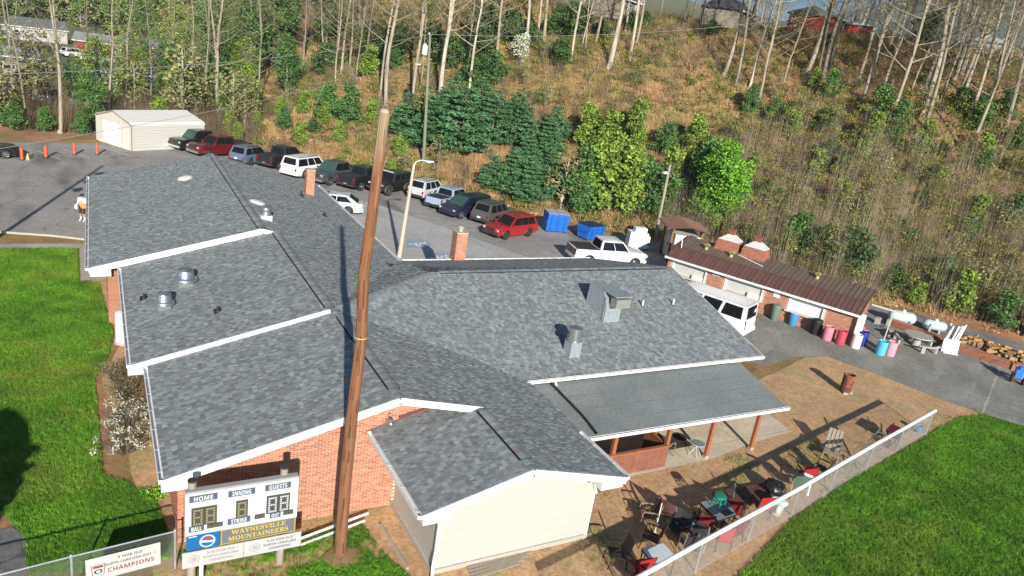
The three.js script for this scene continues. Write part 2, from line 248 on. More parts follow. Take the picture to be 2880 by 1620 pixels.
sheet('lawn', wobble(lawnFront, 0.18, 0.4), 0.02, 40, (x, z) => { const l = lawnCol(0.95)(x, z), d = dirtCol(x, z), k = sstep(0.45, 0.6, fbm(x * 0.9, z * 0.9, 4, 111)); return l.map((q, i) => mix(q, d[i], k * 0.8)); });
sheet('path', wobble([[-15.65, 1.8], [-15.75, 0.3], [-16.1, -0.4], [-18, 0.2], [-19, 5], [-15.4, 5]], 0.06), 0.024, 40, asphalt(0.16, 0.03));
// kerb edge of the lot by the lawn
{ const g = []; const k = [[-60, -28.75], [-18.7, -28.7], [-16.2, -28.05], [-14.5, -27.3]]; for (let i = 0; i < 3; i++) g.push(beam(V(k[i][0], 0.05, k[i][1]), V(k[i + 1][0], 0.05, k[i + 1][1]), 0.14, 0.12)); struct('kerb', g, mt.concrete); }
// painted bay lines and wheelchair marks
{
  const lines = [[-13.6, -56.6, -10.9, -52.2], [-18.2, -53, -16.3, -49.6], [-16.3, -54.2, -14.3, -50.6], [4.2, -25.2, 9.6, -25.2], [12.2, -29.8, 9.8, -31.2], [10.6, -33.2, 8.9, -34.4]]; const g = [];
  for (const [a, b, c, d] of lines) g.push(beam(V(a, 0.018, b), V(c, 0.018, d), 0.09, 0.003));
  struct('road_marking', g, MG(0.62, 0.62, 0.6, 0.8));
  const wheel = canvasTex(256, 256, (c, w) => { c.fillStyle = '#a3b3c4'; c.fillRect(0, 0, w, w); for (let i = 0; i < 500; i++) { c.fillStyle = i % 3 ? 'rgba(150,150,152,0.5)' : 'rgba(110,150,190,0.5)'; c.fillRect(hash2(i, 1, 5) * w, hash2(i, 2, 5) * w, 6 + 22 * hash2(i, 3, 5), 4 + 8 * hash2(i, 4, 5)); } c.strokeStyle = '#e8ecf0'; c.lineWidth = 17; c.lineCap = 'round'; c.beginPath(); c.arc(112, 160, 58, 0.5, 4.2); c.stroke(); c.beginPath(); c.moveTo(106, 70); c.lineTo(112, 150); c.lineTo(166, 152); c.lineTo(190, 208); c.lineTo(214, 200); c.stroke(); c.beginPath(); c.moveTo(108, 104); c.lineTo(158, 106); c.stroke(); c.fillStyle = '#e8ecf0'; c.beginPath(); c.arc(103, 42, 17, 0, 7); c.fill(); });
  const wm = M(0.85, 0.85, 0.85, 0.85, 0, { map: wheel });
  for (const [x, z] of [[6.0, -26.4], [6.4, -23.4]]) { const p = new THREE.PlaneGeometry(2.1, 1.7); p.rotateX(-Math.PI / 2); p.rotateY(rad(70)); p.translate(x, 0.019, z); struct('road_marking', p, wm); }
}

// ---------------------------------------------------------------- pieces laid on a plane: shingles and bricks
const UNIT_SHINGLE = (() => { const s = new Soup(); s.block(V(0, 0, 0), V(1, 0, 0), V(0, 0, -1), V(0, 1, 0), 1, 1, 1, 0.18, [1, 1, 1]); const g = s.geo(); g.deleteAttribute('color'); return g; })();
const UNIT_BRICK = (() => { const s = new Soup(); s.block(V(0, 0, 0), V(1, 0, 0), V(0, 0, -1), V(0, 1, 0), 1, 1, 1, 1, [1, 1, 1]); const g = s.geo(); g.deleteAttribute('color'); return g; })();
function placePieces(list, parent, unit, mats, cols, name, fieldName, max, mat) {
  for (const q of list) q.d = q.o.distanceToSquared(CAM);
  list.sort((a, b) => a.d - b.d);
  const basis = new THREE.Matrix4(); let n = 0; const soup = new Soup();
  for (const q of list) {
    if (n < max) {
      const m = shade(new THREE.Mesh(unit, mats[q.tone])); m.name = name; basis.makeBasis(q.U, q.N, q.V.clone().negate()); m.quaternion.setFromRotationMatrix(basis); m.position.copy(q.o); m.scale.set(q.w, q.t, q.l); parent.add(m); n++;
    } else soup.block(q.o, q.U, q.V, q.N, q.w, q.l, q.t, unit === UNIT_BRICK ? q.t : q.t * 0.18, cols[q.tone].map((c) => c * q.k));
  }
  if (soup.p.length) { const f = part(fieldName, soup.geo(), mat, parent); f.userData.kind = 'stuff'; }
}
function spans(poly, v) { const xs = []; for (let i = 0; i < poly.length; i++) { const a = poly[i], b = poly[(i + 1) % poly.length]; if ((a[1] > v) !== (b[1] > v)) xs.push(a[0] + (b[0] - a[0]) * (v - a[1]) / (b[1] - a[1])); } xs.sort((a, b) => a - b); return xs; }
const SH_COL = [[0.136, 0.15, 0.154], [0.158, 0.174, 0.178], [0.182, 0.201, 0.203], [0.206, 0.228, 0.228], [0.168, 0.172, 0.175], [0.228, 0.253, 0.25]];
const SH_MAT = SH_COL.map((c) => M(c[0] * 1.5, c[1] * 1.5, c[2] * 1.52, 0.82, 0, { map: grainTex }));
const SH_COL2 = SH_COL.map((c) => [c[0] * 1.5, c[1] * 1.5, c[2] * 1.52]);
function shingleFace(list, pts, skip) {   // pts: 3D polygon, first edge is the eave
  const o = pts[0], U = pts[1].clone().sub(o).normalize(), N = new THREE.Vector3().crossVectors(U, pts[2].clone().sub(o)).normalize(); if (N.y < 0) N.negate();
  const Vv = new THREE.Vector3().crossVectors(N, U); if (Vv.y < 0) Vv.negate();
  const right = new THREE.Vector3().crossVectors(U, Vv).dot(N) > 0; const UU = right ? U : U.clone().negate();
  const poly = pts.map((p) => { const d = p.clone().sub(o); return [d.dot(U), d.dot(Vv)]; }); const top = Math.max(...poly.map((p) => p[1])), low = Math.min(...poly.map((p) => p[1]));
  const ex = 0.146;
  for (let v = low, r = 0; v < top - 0.03; v += ex, r++) {
    const xs = spans(poly, Math.min(v + ex * 0.5, top - 0.001));
    for (let i = 0; i + 1 < xs.length; i += 2) {
      let u = xs[i] - 0.001; const end = xs[i + 1];
      u -= rr(0, 0.15);
      while (u < end) {
        const w0 = pick([0.08, 0.1, 0.12, 0.13, 0.15, 0.17, 0.2]) * rr(0.9, 1.1), a = Math.max(u, xs[i]), b = Math.min(u + w0, end); u += w0;
        if (b - a < 0.02) continue;
        const c = o.clone().addScaledVector(U, (a + b) / 2).addScaledVector(Vv, v);
        if (skip && skip(c.x, c.z)) continue;
        const raised = R() < 0.5, blotch = noise(c.x * 2.2, c.z * 2.2 + c.y, 15); let tone = Math.floor(clamp(rr(-0.2, 1.1) * 0.85 + blotch * 0.15, 0, 0.999) * 4); if (R() < 0.09) tone = 4; else if (R() < 0.09) tone = 5;
        list.push({ o: c, U: UU, V: Vv, N, w: b - a - 0.006, l: Math.min(ex + 0.02, top - v), t: raised ? rr(0.014, 0.02) : rr(0.005, 0.008), tone, k: rr(0.86, 1.14) });
      }
    }
  }
}
function face(pts) { const g = new THREE.BufferGeometry(), p = []; for (let i = 1; i + 1 < pts.length; i++) for (const q of [pts[0], pts[i], pts[i + 1]]) p.push(q.x, q.y, q.z); g.setAttribute('position', new THREE.Float32BufferAttribute(p, 3)); g.computeVertexNormals(); return g; }
function lift(g, dy) { g.translate(0, dy, 0); return g; }
function slab(pts, t) { const lo = pts.map((p) => p.clone().add(V(0, -t, 0))); const gs = [face(pts), face([...lo].reverse())]; for (let i = 0; i < pts.length; i++) { const j = (i + 1) % pts.length; gs.push(face([pts[i], lo[i], lo[j], pts[j]])); } return merge(gs); }
const BR_COL = [[0.47, 0.19, 0.105], [0.53, 0.225, 0.13], [0.41, 0.16, 0.095], [0.57, 0.25, 0.145], [0.49, 0.2, 0.13]];
const BR_MAT = BR_COL.map((c) => M(c[0], c[1], c[2], 0.9, 0, { map: grainTex }));
function brickFace(list, o, U, Vv, N, width, height, inside, jt = 0.013) {
  for (let v = 0, r = 0; v < height - 0.03; v += 0.0685, r++) {
    for (let u = (r % 2 ? -0.101 : 0); u < width; u += 0.203) {
      const a = Math.max(u, 0), b = Math.min(u + 0.203 - jt, width); if (b - a < 0.03) continue;
      if (inside && !inside((a + b) / 2, v + 0.03)) continue;
      list.push({ o: o.clone().addScaledVector(U, (a + b) / 2).addScaledVector(Vv, v), U, V: Vv, N, w: b - a, l: 0.0685 - jt, t: rr(0.006, 0.009), tone: Math.floor(R() * 5), k: rr(0.88, 1.12) });
    }
  }
}
function gutter(a, b, out, mat = mt.white, r = 0.065) {   // U channel between two points, out = unit vector away from the roof
  const s = [], seg = (p, q, w, h) => beam(p, q, w, h); const off = (p, k, y) => p.clone().addScaledVector(out, k).add(V(0, y, 0));
  s.push(seg(off(a, 2 * r, -0.055), off(b, 2 * r, -0.055), 0.008, 0.12), seg(off(a, r, -0.112), off(b, r, -0.112), 2 * r, 0.008), seg(off(a, 0.004, -0.06), off(b, 0.004, -0.06), 0.008, 0.1));
  s.push(beam(off(a, 2 * r, 0.008), off(b, 2 * r, 0.008), 0.025, 0.012));
  const d = b.clone().sub(a), L = d.length(); d.normalize(); for (const p of [a, b]) s.push(beam(off(p, 0, -0.06), off(p, 2 * r, -0.06), 0.012, 0.11)); for (let k = 0.8; k < L; k += 1.1) { const p = a.clone().addScaledVector(d, k); s.push(beam(off(p, 0, 0.004), off(p, 2 * r, 0.004), 0.02, 0.006)); }
  return merge(s);
}

// ---------------------------------------------------------------- the long brick clubhouse
const S = 0.258, E = 2.8;
const zA0 = -31.6, zAB = -14.13, zBC = -4.31, zC = 2.46, zD = 5.96, wA = 14.21, wB = 12.98;
const xCw = -12.5, yCw = 2.73, xCr = -6.25, yCr = E + S * 6.25 - 0.03;
const club = thing('brick_clubhouse', 'long low brick clubhouse with stepped grey shingle roof and white trim', 'building');
{
  seed(101);
  const P = (x, y, z) => V(x, y, z), xAr = -wA / 2, xBr = -wB / 2, yA = E + S * wA / 2, yB = E + S * wB / 2, xDr = -3.57, yD = E + S * 3.57, xDw = -6.76, yDw = yD - S * (xDr - xDw), xDe = -0.2, yDe = E + S * 0.2;
  const xWE = 12.37, eW = 2.84, zWr = -7.48, zWs = -0.453, zWn = -14.5, hW = 4.66 + 0.0;
  const Pp = P(-1.32, hW, zWr), Q = P(-6.3, 4.43, -4.5), Rr = P(-1.57, 2.86, zWs), Nn = P(0, 2.82, zWn);
  const faces = [
    [P(-wA, E, zA0), P(-wA, E, zAB), P(xAr, yA, zAB), P(xAr, yA, zA0)],
    [P(-wB, E, zAB - 0.3), P(-wB, E, zBC), P(xBr, yB, zBC), P(xBr, yB, zAB - 0.3)],
    [P(xCw, yCw, zBC - 0.3), P(xCw, yCw, zC), P(xCr, yCr, zC), P(xCr, yCr, zBC - 0.3)],
    [P(0, E, zA0), P(0, E, zAB), P(xAr, yA, zAB), P(xAr, yA, zA0)],
    [P(0, E, zAB), P(0, E, zBC), P(xBr, yB, zBC), P(xBr, yB, zAB)],
    [P(0, E, zBC), P(0, E, zC), P(xCr, yCr, zC), P(xCr, yCr, zBC)],
    [P(xDw, yDw, zC - 0.9), P(xDw, yDw, zD), P(xDr, yD, zD), P(xDr, yD, zC - 0.9)],
    [P(xDe, yDe, zC), P(xDe, yDe, zD), P(xDr, yD, zD), P(xDr, yD, zC)],
    [Rr, P(xWE, eW, zWs), P(xWE, hW, zWr), Pp],
    [P(0.1, eW - 0.02, zWn), P(xWE, eW, zWn), P(xWE, hW, zWr), Pp],
    [Rr, Q, Pp], [Nn, Q, Pp],
  ];
  const deck = faces.map((f) => { const d = face(f); return lift(d, -0.004); });
  // thickness of the roof edges
  const roof = part('roof', deck, mt.deck, club);
  const tri = (x, z, a, b, c) => { const s = (p, q) => (x - q.x) * (p.z - q.z) - (p.x - q.x) * (z - q.z); const d1 = s(a, b), d2 = s(b, c), d3 = s(c, a); return !((d1 < 0 || d2 < 0 || d3 < 0) && (d1 > 0 || d2 > 0 || d3 > 0)); };
  const hid = (x, z) => x > -1.1 && z > -13.6 && z < -1.2;
  const list = []; faces.forEach((f, i) => shingleFace(list, f, i >= 3 && i <= 5 ? hid : i === 6 ? (x, z) => z < 1.6 : null));
  placePieces(list, roof, UNIT_SHINGLE, SH_MAT, SH_COL2, 'shingle', 'shingle_field', 300, mt.shingle);
  // ridge vents with cap shingles, hip caps
  const cap = (name, a, b, w, rise, vent) => {
    const d = b.clone().sub(a), L = d.length(), dir = d.clone().normalize(), side = V().crossVectors(dir, V(0, 1, 0)).normalize(); const s = new Soup(), fall = w * 0.25;
    if (vent) for (const k of [-1, 1]) { const e = side.clone().multiplyScalar(k * w); const a1 = a.clone().add(e).add(V(0, -fall + 0.012, 0)), b1 = b.clone().add(e).add(V(0, -fall + 0.012, 0)); s.quad(a1, b1, b1.clone().add(V(0, rise - 0.008, 0)), a1.clone().add(V(0, rise - 0.008, 0)), [0.012, 0.012, 0.014]); s.quad(b1, a1, a1.clone().addScaledVector(side, k * 0.045).add(V(0, 0.012, 0)), b1.clone().addScaledVector(side, k * 0.045).add(V(0, 0.012, 0)), [0.014, 0.014, 0.016]); }
    for (let t = 0; t < L - 0.04; t += 0.15) { const c = SH_COL2[Math.floor(R() * 5)].map((q) => q * rr(0.85, 1.1)); const p = a.clone().addScaledVector(dir, t), q = a.clone().addScaledVector(dir, Math.min(t + 0.17, L)); for (const k of [-1, 1]) { const e = side.clone().multiplyScalar(k * w).add(V(0, -fall, 0)); const h0 = V(0, rise + 0.016, 0), h1 = V(0, rise + 0.004, 0); const A = p.clone().add(h0), B = q.clone().add(h1), C = q.clone().add(e).add(h1), D = p.clone().add(e).add(h0); if (k > 0) s.quad(A, B, C, D, c); else s.quad(B, A, D, C, c); s.quad(p.clone().add(e), p.clone().add(V(0, rise, 0)), A, D, c); } }
    part(name, s.geo(), mt.shingle, roof);
  };
  cap('ridge_vent', P(xAr, yA, zA0 + 0.1), P(xAr, yA, zAB - 0.1), 0.16, 0.05, true);
  cap('ridge_vent', P(xBr, yB, zAB + 0.1), P(xBr, yB, zBC - 0.15), 0.16, 0.05, true);
  cap('ridge_vent', P(xCr, yCr, zBC + 0.5), P(xCr, yCr, zC - 0.55), 0.16, 0.05, true);
  cap('ridge_vent', P(xDr, yD, zC + 0.15), P(xDr, yD, zD - 0.5), 0.16, 0.05, true);
  cap('ridge_cap', P(xDr, yD, zD - 0.5), P(xDr, yD, zD - 0.02), 0.16, 0.012, false);
  cap('ridge_cap', P(xCr, yCr, zC - 0.55), P(xCr, yCr, zC - 0.02), 0.16, 0.012, false);
  cap('ridge_vent', P(-0.9, hW, zWr), P(xWE - 0.5, hW, zWr), 0.16, 0.05, true);
  cap('hip_cap', Q, Pp, 0.15, 0.015, false); cap('hip_cap', Rr, Pp, 0.15, 0.015, false);
  // fascia and rake boards, boxed returns
  const rake = (a, b, h, nz) => { const e = V(0, -h / 2 - 0.006, nz * 0.02); return beam(a.clone().add(e), b.clone().add(e), 0.035, h); };
  part('rake_board', [rake(P(-wA, E, zAB), P(xAr, yA, zAB), 0.27, 1)], mt.white, club); part('rake_board', [rake(P(xAr, yA, zAB), P(xBr + 0.05, yA - S * (xBr + 0.05 - xAr), zAB), 0.2, 1)], mt.white, club);
  part('rake_board', [rake(P(-wB, E, zBC), P(xBr, yB, zBC), 0.2, 1)], mt.white, club);
  part('rake_board', [rake(P(xCw, yCw, zC), P(xCr, yCr, zC), 0.24, 1)], mt.white, club); part('rake_board', [rake(P(xCr, yCr, zC), P(xDr + 0.1, yD + 0.02, zC), 0.22, 1)], mt.white, club);
  part('rake_board', [rake(P(xDw, yDw, zD), P(xDr, yD, zD), 0.22, 1)], mt.white, club); part('rake_board', [rake(P(xDr, yD, zD), P(xDe, yDe, zD), 0.22, 1)], mt.white, club);
  part('rake_board', [rake(P(xWE + 0.02, eW, zWs), P(xWE + 0.02, hW, zWr), 0.2, 0)], mt.white, club); part('rake_board', [rake(P(xWE + 0.02, eW, zWn), P(xWE + 0.02, hW, zWr), 0.2, 0)], mt.white, club);
  part('rake_board', [rake(P(-wA, E, zA0), P(xAr, yA, zA0), 0.2, -1)], mt.white, club); part('rake_board', [rake(P(xAr, yA, zA0), P(0, E, zA0), 0.2, -1)], mt.white, club);
  for (const [x, y, z] of [[-wA + 0.45, E - 0.26, zAB - 0.14], [-wB + 0.3, E - 0.24, zBC - 0.12], [xCw + 0.33, yCw - 0.23, zC - 0.35], [xDw + 0.45, yDw - 0.23, zD - 0.42], [xDe - 0.45, yDe - 0.22, zD - 0.42]]) part('eave_return', [box(0.8, 0.26, z > 2 ? 0.78 : 0.3, x, y, z)], mt.white, club);
  part('gable_vent', [prism([[-0.46, -0.27], [0.46, -0.27], [0, 0.02]], 0.05)], mt.white, club).position.set(xDr - 0.1, yD - 0.28, 5.06);
  // soffits
  part('soffit', [slab([P(xCw + 0.02, yCw - 0.25, 1.56), P(xCr, yCr - 0.25, 1.56), P(xCr, yCr - 0.25, zC - 0.03), P(xCw + 0.02, yCw - 0.25, zC - 0.03)], 0.02), slab([P(xDw + 0.03, yDw - 0.24, 4.98), P(xDr, yD - 0.24, 4.98), P(xDr, yD - 0.24, zD - 0.03), P(xDw + 0.03, yDw - 0.24, zD - 0.03)], 0.02), slab([P(xDr, yD - 0.24, 4.98), P(xDe, yDe - 0.24, 4.98), P(xDe, yDe - 0.24, zD - 0.03), P(xDr, yD - 0.24, zD - 0.03)], 0.02)], mt.white, club);
  // gutters
  const W = V(-1, 0, 0), Ea = V(1, 0, 0), So = V(0, 0, 1), No = V(0, 0, -1);
  part('gutter', gutter(P(-wA, E, zA0), P(-wA, E, zAB), W), mt.white, club); part('gutter', gutter(P(-wB, E, zAB + 0.1), P(-wB, E, zBC), W), mt.white, club); part('gutter', gutter(P(xCw, yCw, zBC + 0.1), P(xCw, yCw, zC), W), mt.white, club);
  part('gutter', gutter(P(xDw, yDw, 1.7), P(xDw, yDw, zD), W), mt.white, club); part('gutter', gutter(P(Rr.x + 0.1, eW, zWs), P(xWE, eW, zWs), So), mt.white, club); part('gutter', gutter(P(0, E, zA0), P(0, E, zWn), Ea), mt.white, club); part('gutter', gutter(P(0.2, eW, zWn), P(xWE, eW, zWn), No), mt.white, club); part('gutter', gutter(P(xDe, yDe, 3.3), P(xDe, yDe, zD), Ea), mt.white, club);
  part('downspout', [tube([P(xDw - 0.06, yDw - 0.12, zD - 0.3), P(xDw + 0.3, 2.45, 5.4), P(-5.82, 2.25, 5.09), P(-5.82, 0.3, 5.09), P(-5.86, 0.1, 5.2), P(-6.0, 0.06, 5.5)], 0.05, 8, 40)], mt.white, club);
  part('downspout', [rod(P(xDe - 0.2, yDe - 0.1, zD - 0.1), P(xDe - 0.42, 2.2, 5.05), 0.05, 8), rod(P(xDe - 0.42, 2.2, 5.05), P(-0.43, 1.7, 5.03), 0.05, 8)], mt.white, club);
  part('downspout', [rod(P(xCw - 0.02, 2.6, -2.2), P(-12.16, 1.6, -2.2), 0.05, 8), rod(P(-12.16, 1.6, -2.2), P(-12.16, 0.05, -2.2), 0.05, 8)], mt.white, club);
  part('downspout', [rod(P(-13.9, 2.5, -14.5), P(-13.35, 2.25, -14.6), 0.05, 8), rod(P(-13.35, 2.25, -14.6), P(-13.35, 0.05, -14.6), 0.05, 8)], mt.white, club);
  part('downspout', [rod(P(1.15, 2.75, zWs + 0.08), P(1.2, 2.5, zWs + 0.2), 0.05, 8)], mt.white, club);
  // walls
  const gableTop = (x) => Math.min(yCw + S * (x - xCw), yCr - S * (x - xCr)) - 0.26;
  const frontPts = [[-12.1, 0], [-0.8, 0], [-0.8, gableTop(-0.8) - 0.3], [-3.4, gableTop(-3.4) - 0.1], [xCr, gableTop(xCr)], [-12.1, gableTop(-12.1)]];
  const front = part('front_wall', [(() => { const g = prism(frontPts, 0.2); g.translate(0, 0, 1.48); return g; })()], mt.mortar, club);
  const dRoof = (x) => Math.min(yD - S * (xDr - x), E - S * x) ;
  const bl = []; brickFace(bl, P(-12.1, 0.02, 1.58), V(1, 0, 0), V(0, 1, 0), V(0, 0, 1), 11.6, 4.4, (u, v) => { const x = -12.1 + u; return x < -3.9 && v < gableTop(x) - 0.05 && (x < -5.76 || v > dRoof(x) + 0.03); });
  placePieces(bl, front, UNIT_BRICK, BR_MAT, BR_COL, 'brick', 'brick_field', 300, mt.brickV);
  const west = part('side_wall', [box(0.2, 2.5, zC - 0.9 - zBC, -12.0, 1.25, (1.58 + zBC) / 2)], mt.mortar, club);
  const bw = []; brickFace(bw, P(-12.1, 0.02, zBC), V(0, 0, 1), V(0, 1, 0), V(-1, 0, 0), 1.58 - zBC, 2.45, null); placePieces(bw, west, UNIT_BRICK, BR_MAT, BR_COL, 'brick', 'brick_field', 0, mt.brickV);
  const plainW = (x0, x1, z0, z1) => box(x1 - x0, 2.5, z1 - z0, (x0 + x1) / 2, 1.25, (z0 + z1) / 2);
  part('side_wall', [plainW(-12.45, -0.7, zAB, zBC)], M(0.42, 0.2, 0.13, 0.9, 0, { map: grainTex }), club); part('side_wall', [plainW(-13.5, -0.7, zA0 + 0.5, zAB - 0.4)], M(0.42, 0.2, 0.13, 0.9, 0, { map: grainTex }), club);
  part('side_wall', [plainW(-0.7, 11.8, zWn + 0.6, zWs - 0.6)], M(0.42, 0.2, 0.13, 0.9, 0, { map: grainTex }), club);
  part('upper_gable', [(() => { const g = prism([[-wA + 0.4, E - 0.05], [xBr, yA - S * (xBr - xAr) - 0.1], [xAr, yA - 0.1]], 0.1); g.translate(0, 0, zAB - 0.2); return g; })()], mt.white, club);
  part('upper_gable', [(() => { const g = prism([[xWE - 0, 0], [0, 0]].length ? [[zWs, eW - 0.1], [zWr, hW - 0.1], [zWn, eW - 0.1]] : [], 0.1); g.rotateY(-Math.PI / 2); g.translate(xWE - 0.55, 0, 0); return g; })()], mt.white, club);
  // dark flashing where the addition meets the brick
  part('flashing', [beam(P(xDw + 0.9, dRoof(xDw + 0.9) + 0.05, 1.6), P(-4.5, dRoof(-4.5) + 0.03, 1.6), 0.05, 0.12)], M(0.14, 0.045, 0.035, 0.7), club);
  // clapboard addition: every board its own piece
  const add = part('addition_wall', [box(5.2, 2.35, 0.1, -3.13, 1.25, 4.93), box(0.1, 2.35, 3.4, -5.68, 1.25, 3.25), box(0.1, 2.35, 3.4, -0.55, 1.25, 3.25)], mt.siding, club);
  const sidingTones = [mt.siding, M(0.42, 0.405, 0.37, 0.7), M(0.438, 0.424, 0.39, 0.68)];
  const boardGeo = (w) => { const s = new Soup(); s.block(V(0, 0, 0), V(1, 0, 0), V(0, 1, 0), V(0, 0, 1), w, 0.122, 0.01, 0.003, [1, 1, 1]); const g = s.geo(); g.deleteAttribute('color'); return g; };
  const sideB = boardGeo(3.42), frontB = boardGeo(5.28);
  for (let k = 0; k < 30; k++) { const y = 0.16 + k * 0.116; const topL = (x) => dRoof(x) - 0.25; const pts = y + 0.1 < topL(-5.7) ? [-5.77, -0.49] : null; let g = frontB, xm = -3.13;
    if (!pts) { const half = (yD - 0.25 - y - 0.06) / S; if (half < 0.25) break; const x0 = Math.max(-5.77, xDr - half), x1 = Math.min(-0.49, xDr + half); g = boardGeo(x1 - x0); xm = (x0 + x1) / 2; }
    const b = part('siding_board', g, sidingTones[k % 3], add); b.position.set(xm, y, 4.98); }
  for (let k = 0; k < 20; k++) { const b = part('siding_board', sideB, sidingTones[(k + 1) % 3], add); b.position.set(-5.73, 0.16 + k * 0.116, 3.28); b.rotation.y = -Math.PI / 2; }
  part('corner_trim', [box(0.07, 2.4, 0.07, -5.76, 1.28, 5.0), box(0.07, 2.45, 0.07, -0.49, 1.3, 5.0)], mt.white, club);
  part('foundation', [box(5.4, 0.16, 3.6, -3.13, 0.08, 3.24)], mt.concrete, club);
  part('gable_lamp', [cyl(0.05, 0.05, 0.16, -6.2, 3.36, 1.68, 10, rad(60)), cyl(0.05, 0.13, 0.18, -6.2, 3.24, 1.8, 12, rad(25)), ball(0.1, -6.2, 3.14, 1.83, 1, 1, 1, 10)], mt.alu, club);
  // chimneys
  const chimney = (x, z, y0, y1, w, capIt) => { const c = part('chimney', [box(w, y1 - y0, w, x, (y0 + y1) / 2, z)], mt.mortar, club); const l = []; const h = w / 2, st = V(0, 1, 0); const dirs = [[V(1, 0, 0), V(0, 0, 1), x - h, z + h], [V(0, 0, -1), V(1, 0, 0), x + h, z + h], [V(0, 0, 1), V(-1, 0, 0), x - h, z - h], [V(-1, 0, 0), V(0, 0, -1), x + h, z - h]]; for (const [U, N, ox, oz] of dirs) brickFace(l, V(ox, y0, oz), U, st, N, w, y1 - y0, null, 0.012); placePieces(l, c, UNIT_BRICK, BR_MAT, BR_COL, 'brick', 'brick_field', 0, mt.brickV); part('chimney_crown', [box(w + 0.06, 0.05, w + 0.06, x, y1 + 0.02, z)], mt.concrete, c); if (capIt) part('chimney_cap', [cyl(0.13, 0.13, 0.2, x, y1 + 0.14, z, 14), cyl(0.2, 0.2, 0.05, x, y1 + 0.26, z, 16), cyl(0.05, 0.19, 0.07, x, y1 + 0.31, z, 16)], mt.concrete, c); };
  chimney(3.38, -14.55, 2.2, 4.42, 0.62, true); chimney(-1.75, -27.0, 2.9, 4.86, 0.52, false);
  // patio lean-to roof of dark membrane
  const pr = part('patio_roof', [(() => { const g = slab([P(0.72, 2.12, 2.62), P(10.72, 2.12, 2.66), P(10.95, 2.62, -0.45), P(0.2, 2.62, -0.45)], 0.09), p = g.attributes.position, u = g.attributes.uv; for (let i = 0; i < p.count; i++) u.setXY(i, p.getX(i) / 11, p.getZ(i) / 11); return g; })()], M(1, 1, 1, 0.85, 0, { map: dataTex(1024, 512, (u, v) => { const f = 0.8 + 0.4 * tileNoise(u, v, 256, 3), s = 0.8 + 0.4 * (0.5 * tileNoise(u, v, 6, 8) + 0.3 * tileNoise(u, v, 20, 9) + 0.2 * tileNoise(u, v, 64, 10)), d = sstep(0.62, 0.75, tileNoise(u, v, 14, 15)) * 0.25; const k = f * s; return [mix(0.175, 0.24, d) * k, mix(0.198, 0.24, d) * k, mix(0.196, 0.21, d) * k]; }) }), club, 'dark smooth membrane roof over the patio');
  for (const q of [0.22, 0.45, 0.7]) { const l = V(0.72, 2.122, 2.62).lerp(V(0.2, 2.622, -0.45), q), r = V(10.72, 2.122, 2.66).lerp(V(10.95, 2.622, -0.45), q); part('membrane_seam', [beam(l, r, 0.06, 0.004)], M(0.235, 0.265, 0.262, 0.9, 0, { map: grainTex }), pr); }
  part('roof_seam', [tube([P(1.15, 2.2, 2.6), P(1.18, 2.34, 1.6), P(1.05, 2.55, 0.3), P(0.95, 2.7, -0.35)], 0.05, 8, 24)], mt.black, pr);
  part('gutter', gutter(P(0.75, 2.14, 2.66), P(10.75, 2.14, 2.7), So), mt.white, club);
  for (const x of [2.36, 4.93, 7.2, 9.75]) { const ps = part('patio_post', [box(0.14, 2.02, 0.14, x, 1.03, 2.28)], mt.woodRed, club); part('post_base', [box(0.17, 0.1, 0.17, x, 0.07, 2.28)], mt.concrete, ps); }
  part('half_wall', [box(3.4, 0.9, 0.05, 3.3, 0.5, 2.36), box(0.05, 0.9, 1.3, 4.96, 0.5, 1.65)], M(0.3, 0.12, 0.075, 0.8, 0, { map: woodTex }), club); part('wall_rail', [box(3.5, 0.06, 0.14, 3.3, 0.97, 2.36), box(0.14, 0.06, 1.3, 4.96, 0.97, 1.65)], mt.woodRed, club);
  part('patio_beam', [box(9.6, 0.14, 0.09, 5.9, 2.0, 2.28)], mt.woodRed, club);

  // things standing on the roof
  const onW = (x) => E + S * (x + wB), onA = (x) => E + S * (x + wA), onEast = (x) => E - S * x, onS = (z) => eW - S * (z - zWs) - 0.05;
  const fan = (lab, x, y, z, k, boxy) => { const t = thing('roof_fan', lab, 'roof vent', x, y, z, 0, 'exhaust fans on the shingle roof'); part('curb', [box(0.52 * k, 0.34, 0.52 * k, 0, 0.03, 0)], boxy ? mt.white : mt.alu, t); if (boxy) { part('housing', [cyl(0.22 * k, 0.26 * k, 0.3, 0, 0.34, 0, 18), ball(0.27 * k, 0, 0.5, 0, 1, 0.75, 1, 16)], mt.alu, t); } else { const l = new THREE.LatheGeometry([[0.3, 0.18], [0.42, 0.2], [0.46, 0.27], [0.4, 0.33], [0.31, 0.4], [0.3, 0.6], [0.25, 0.68], [0, 0.7]].map(([r, h]) => new THREE.Vector2(r * k, h * (0.6 + 0.4 * k))), 22); part('housing', [l], mt.alu, t); part('rim', [put(new THREE.TorusGeometry(0.44 * k, 0.025, 6, 22), 0, 0.24 * (0.6 + 0.4 * k), 0, Math.PI / 2)], mt.alu, t); } };
  fan('larger spun aluminium mushroom fan on the middle roof section', -10.78, onW(-10.78), -10.2, 1.05);
  fan('smaller spun aluminium mushroom fan nearer the left eave', -11.7, onW(-11.7), -8.35, 0.85);
  fan('domed aluminium exhaust fan on white box beside the far ridge', -6.5, onEast(-6.5), -16.4, 1, true);
  const dome = (lab, x, y, z, tilt) => { const m = solo('dome_skylight', lab, 'skylight', [ball(0.42, 0, 0.02, 0, 1, 0.3, 0.8, 18), cyl(0.44, 0.44, 0.05, 0, 0, 0, 20)], M(0.55, 0.54, 0.5, 0.4), x, y, z, 0, 'dome skylights'); m.rotation.z = tilt; };
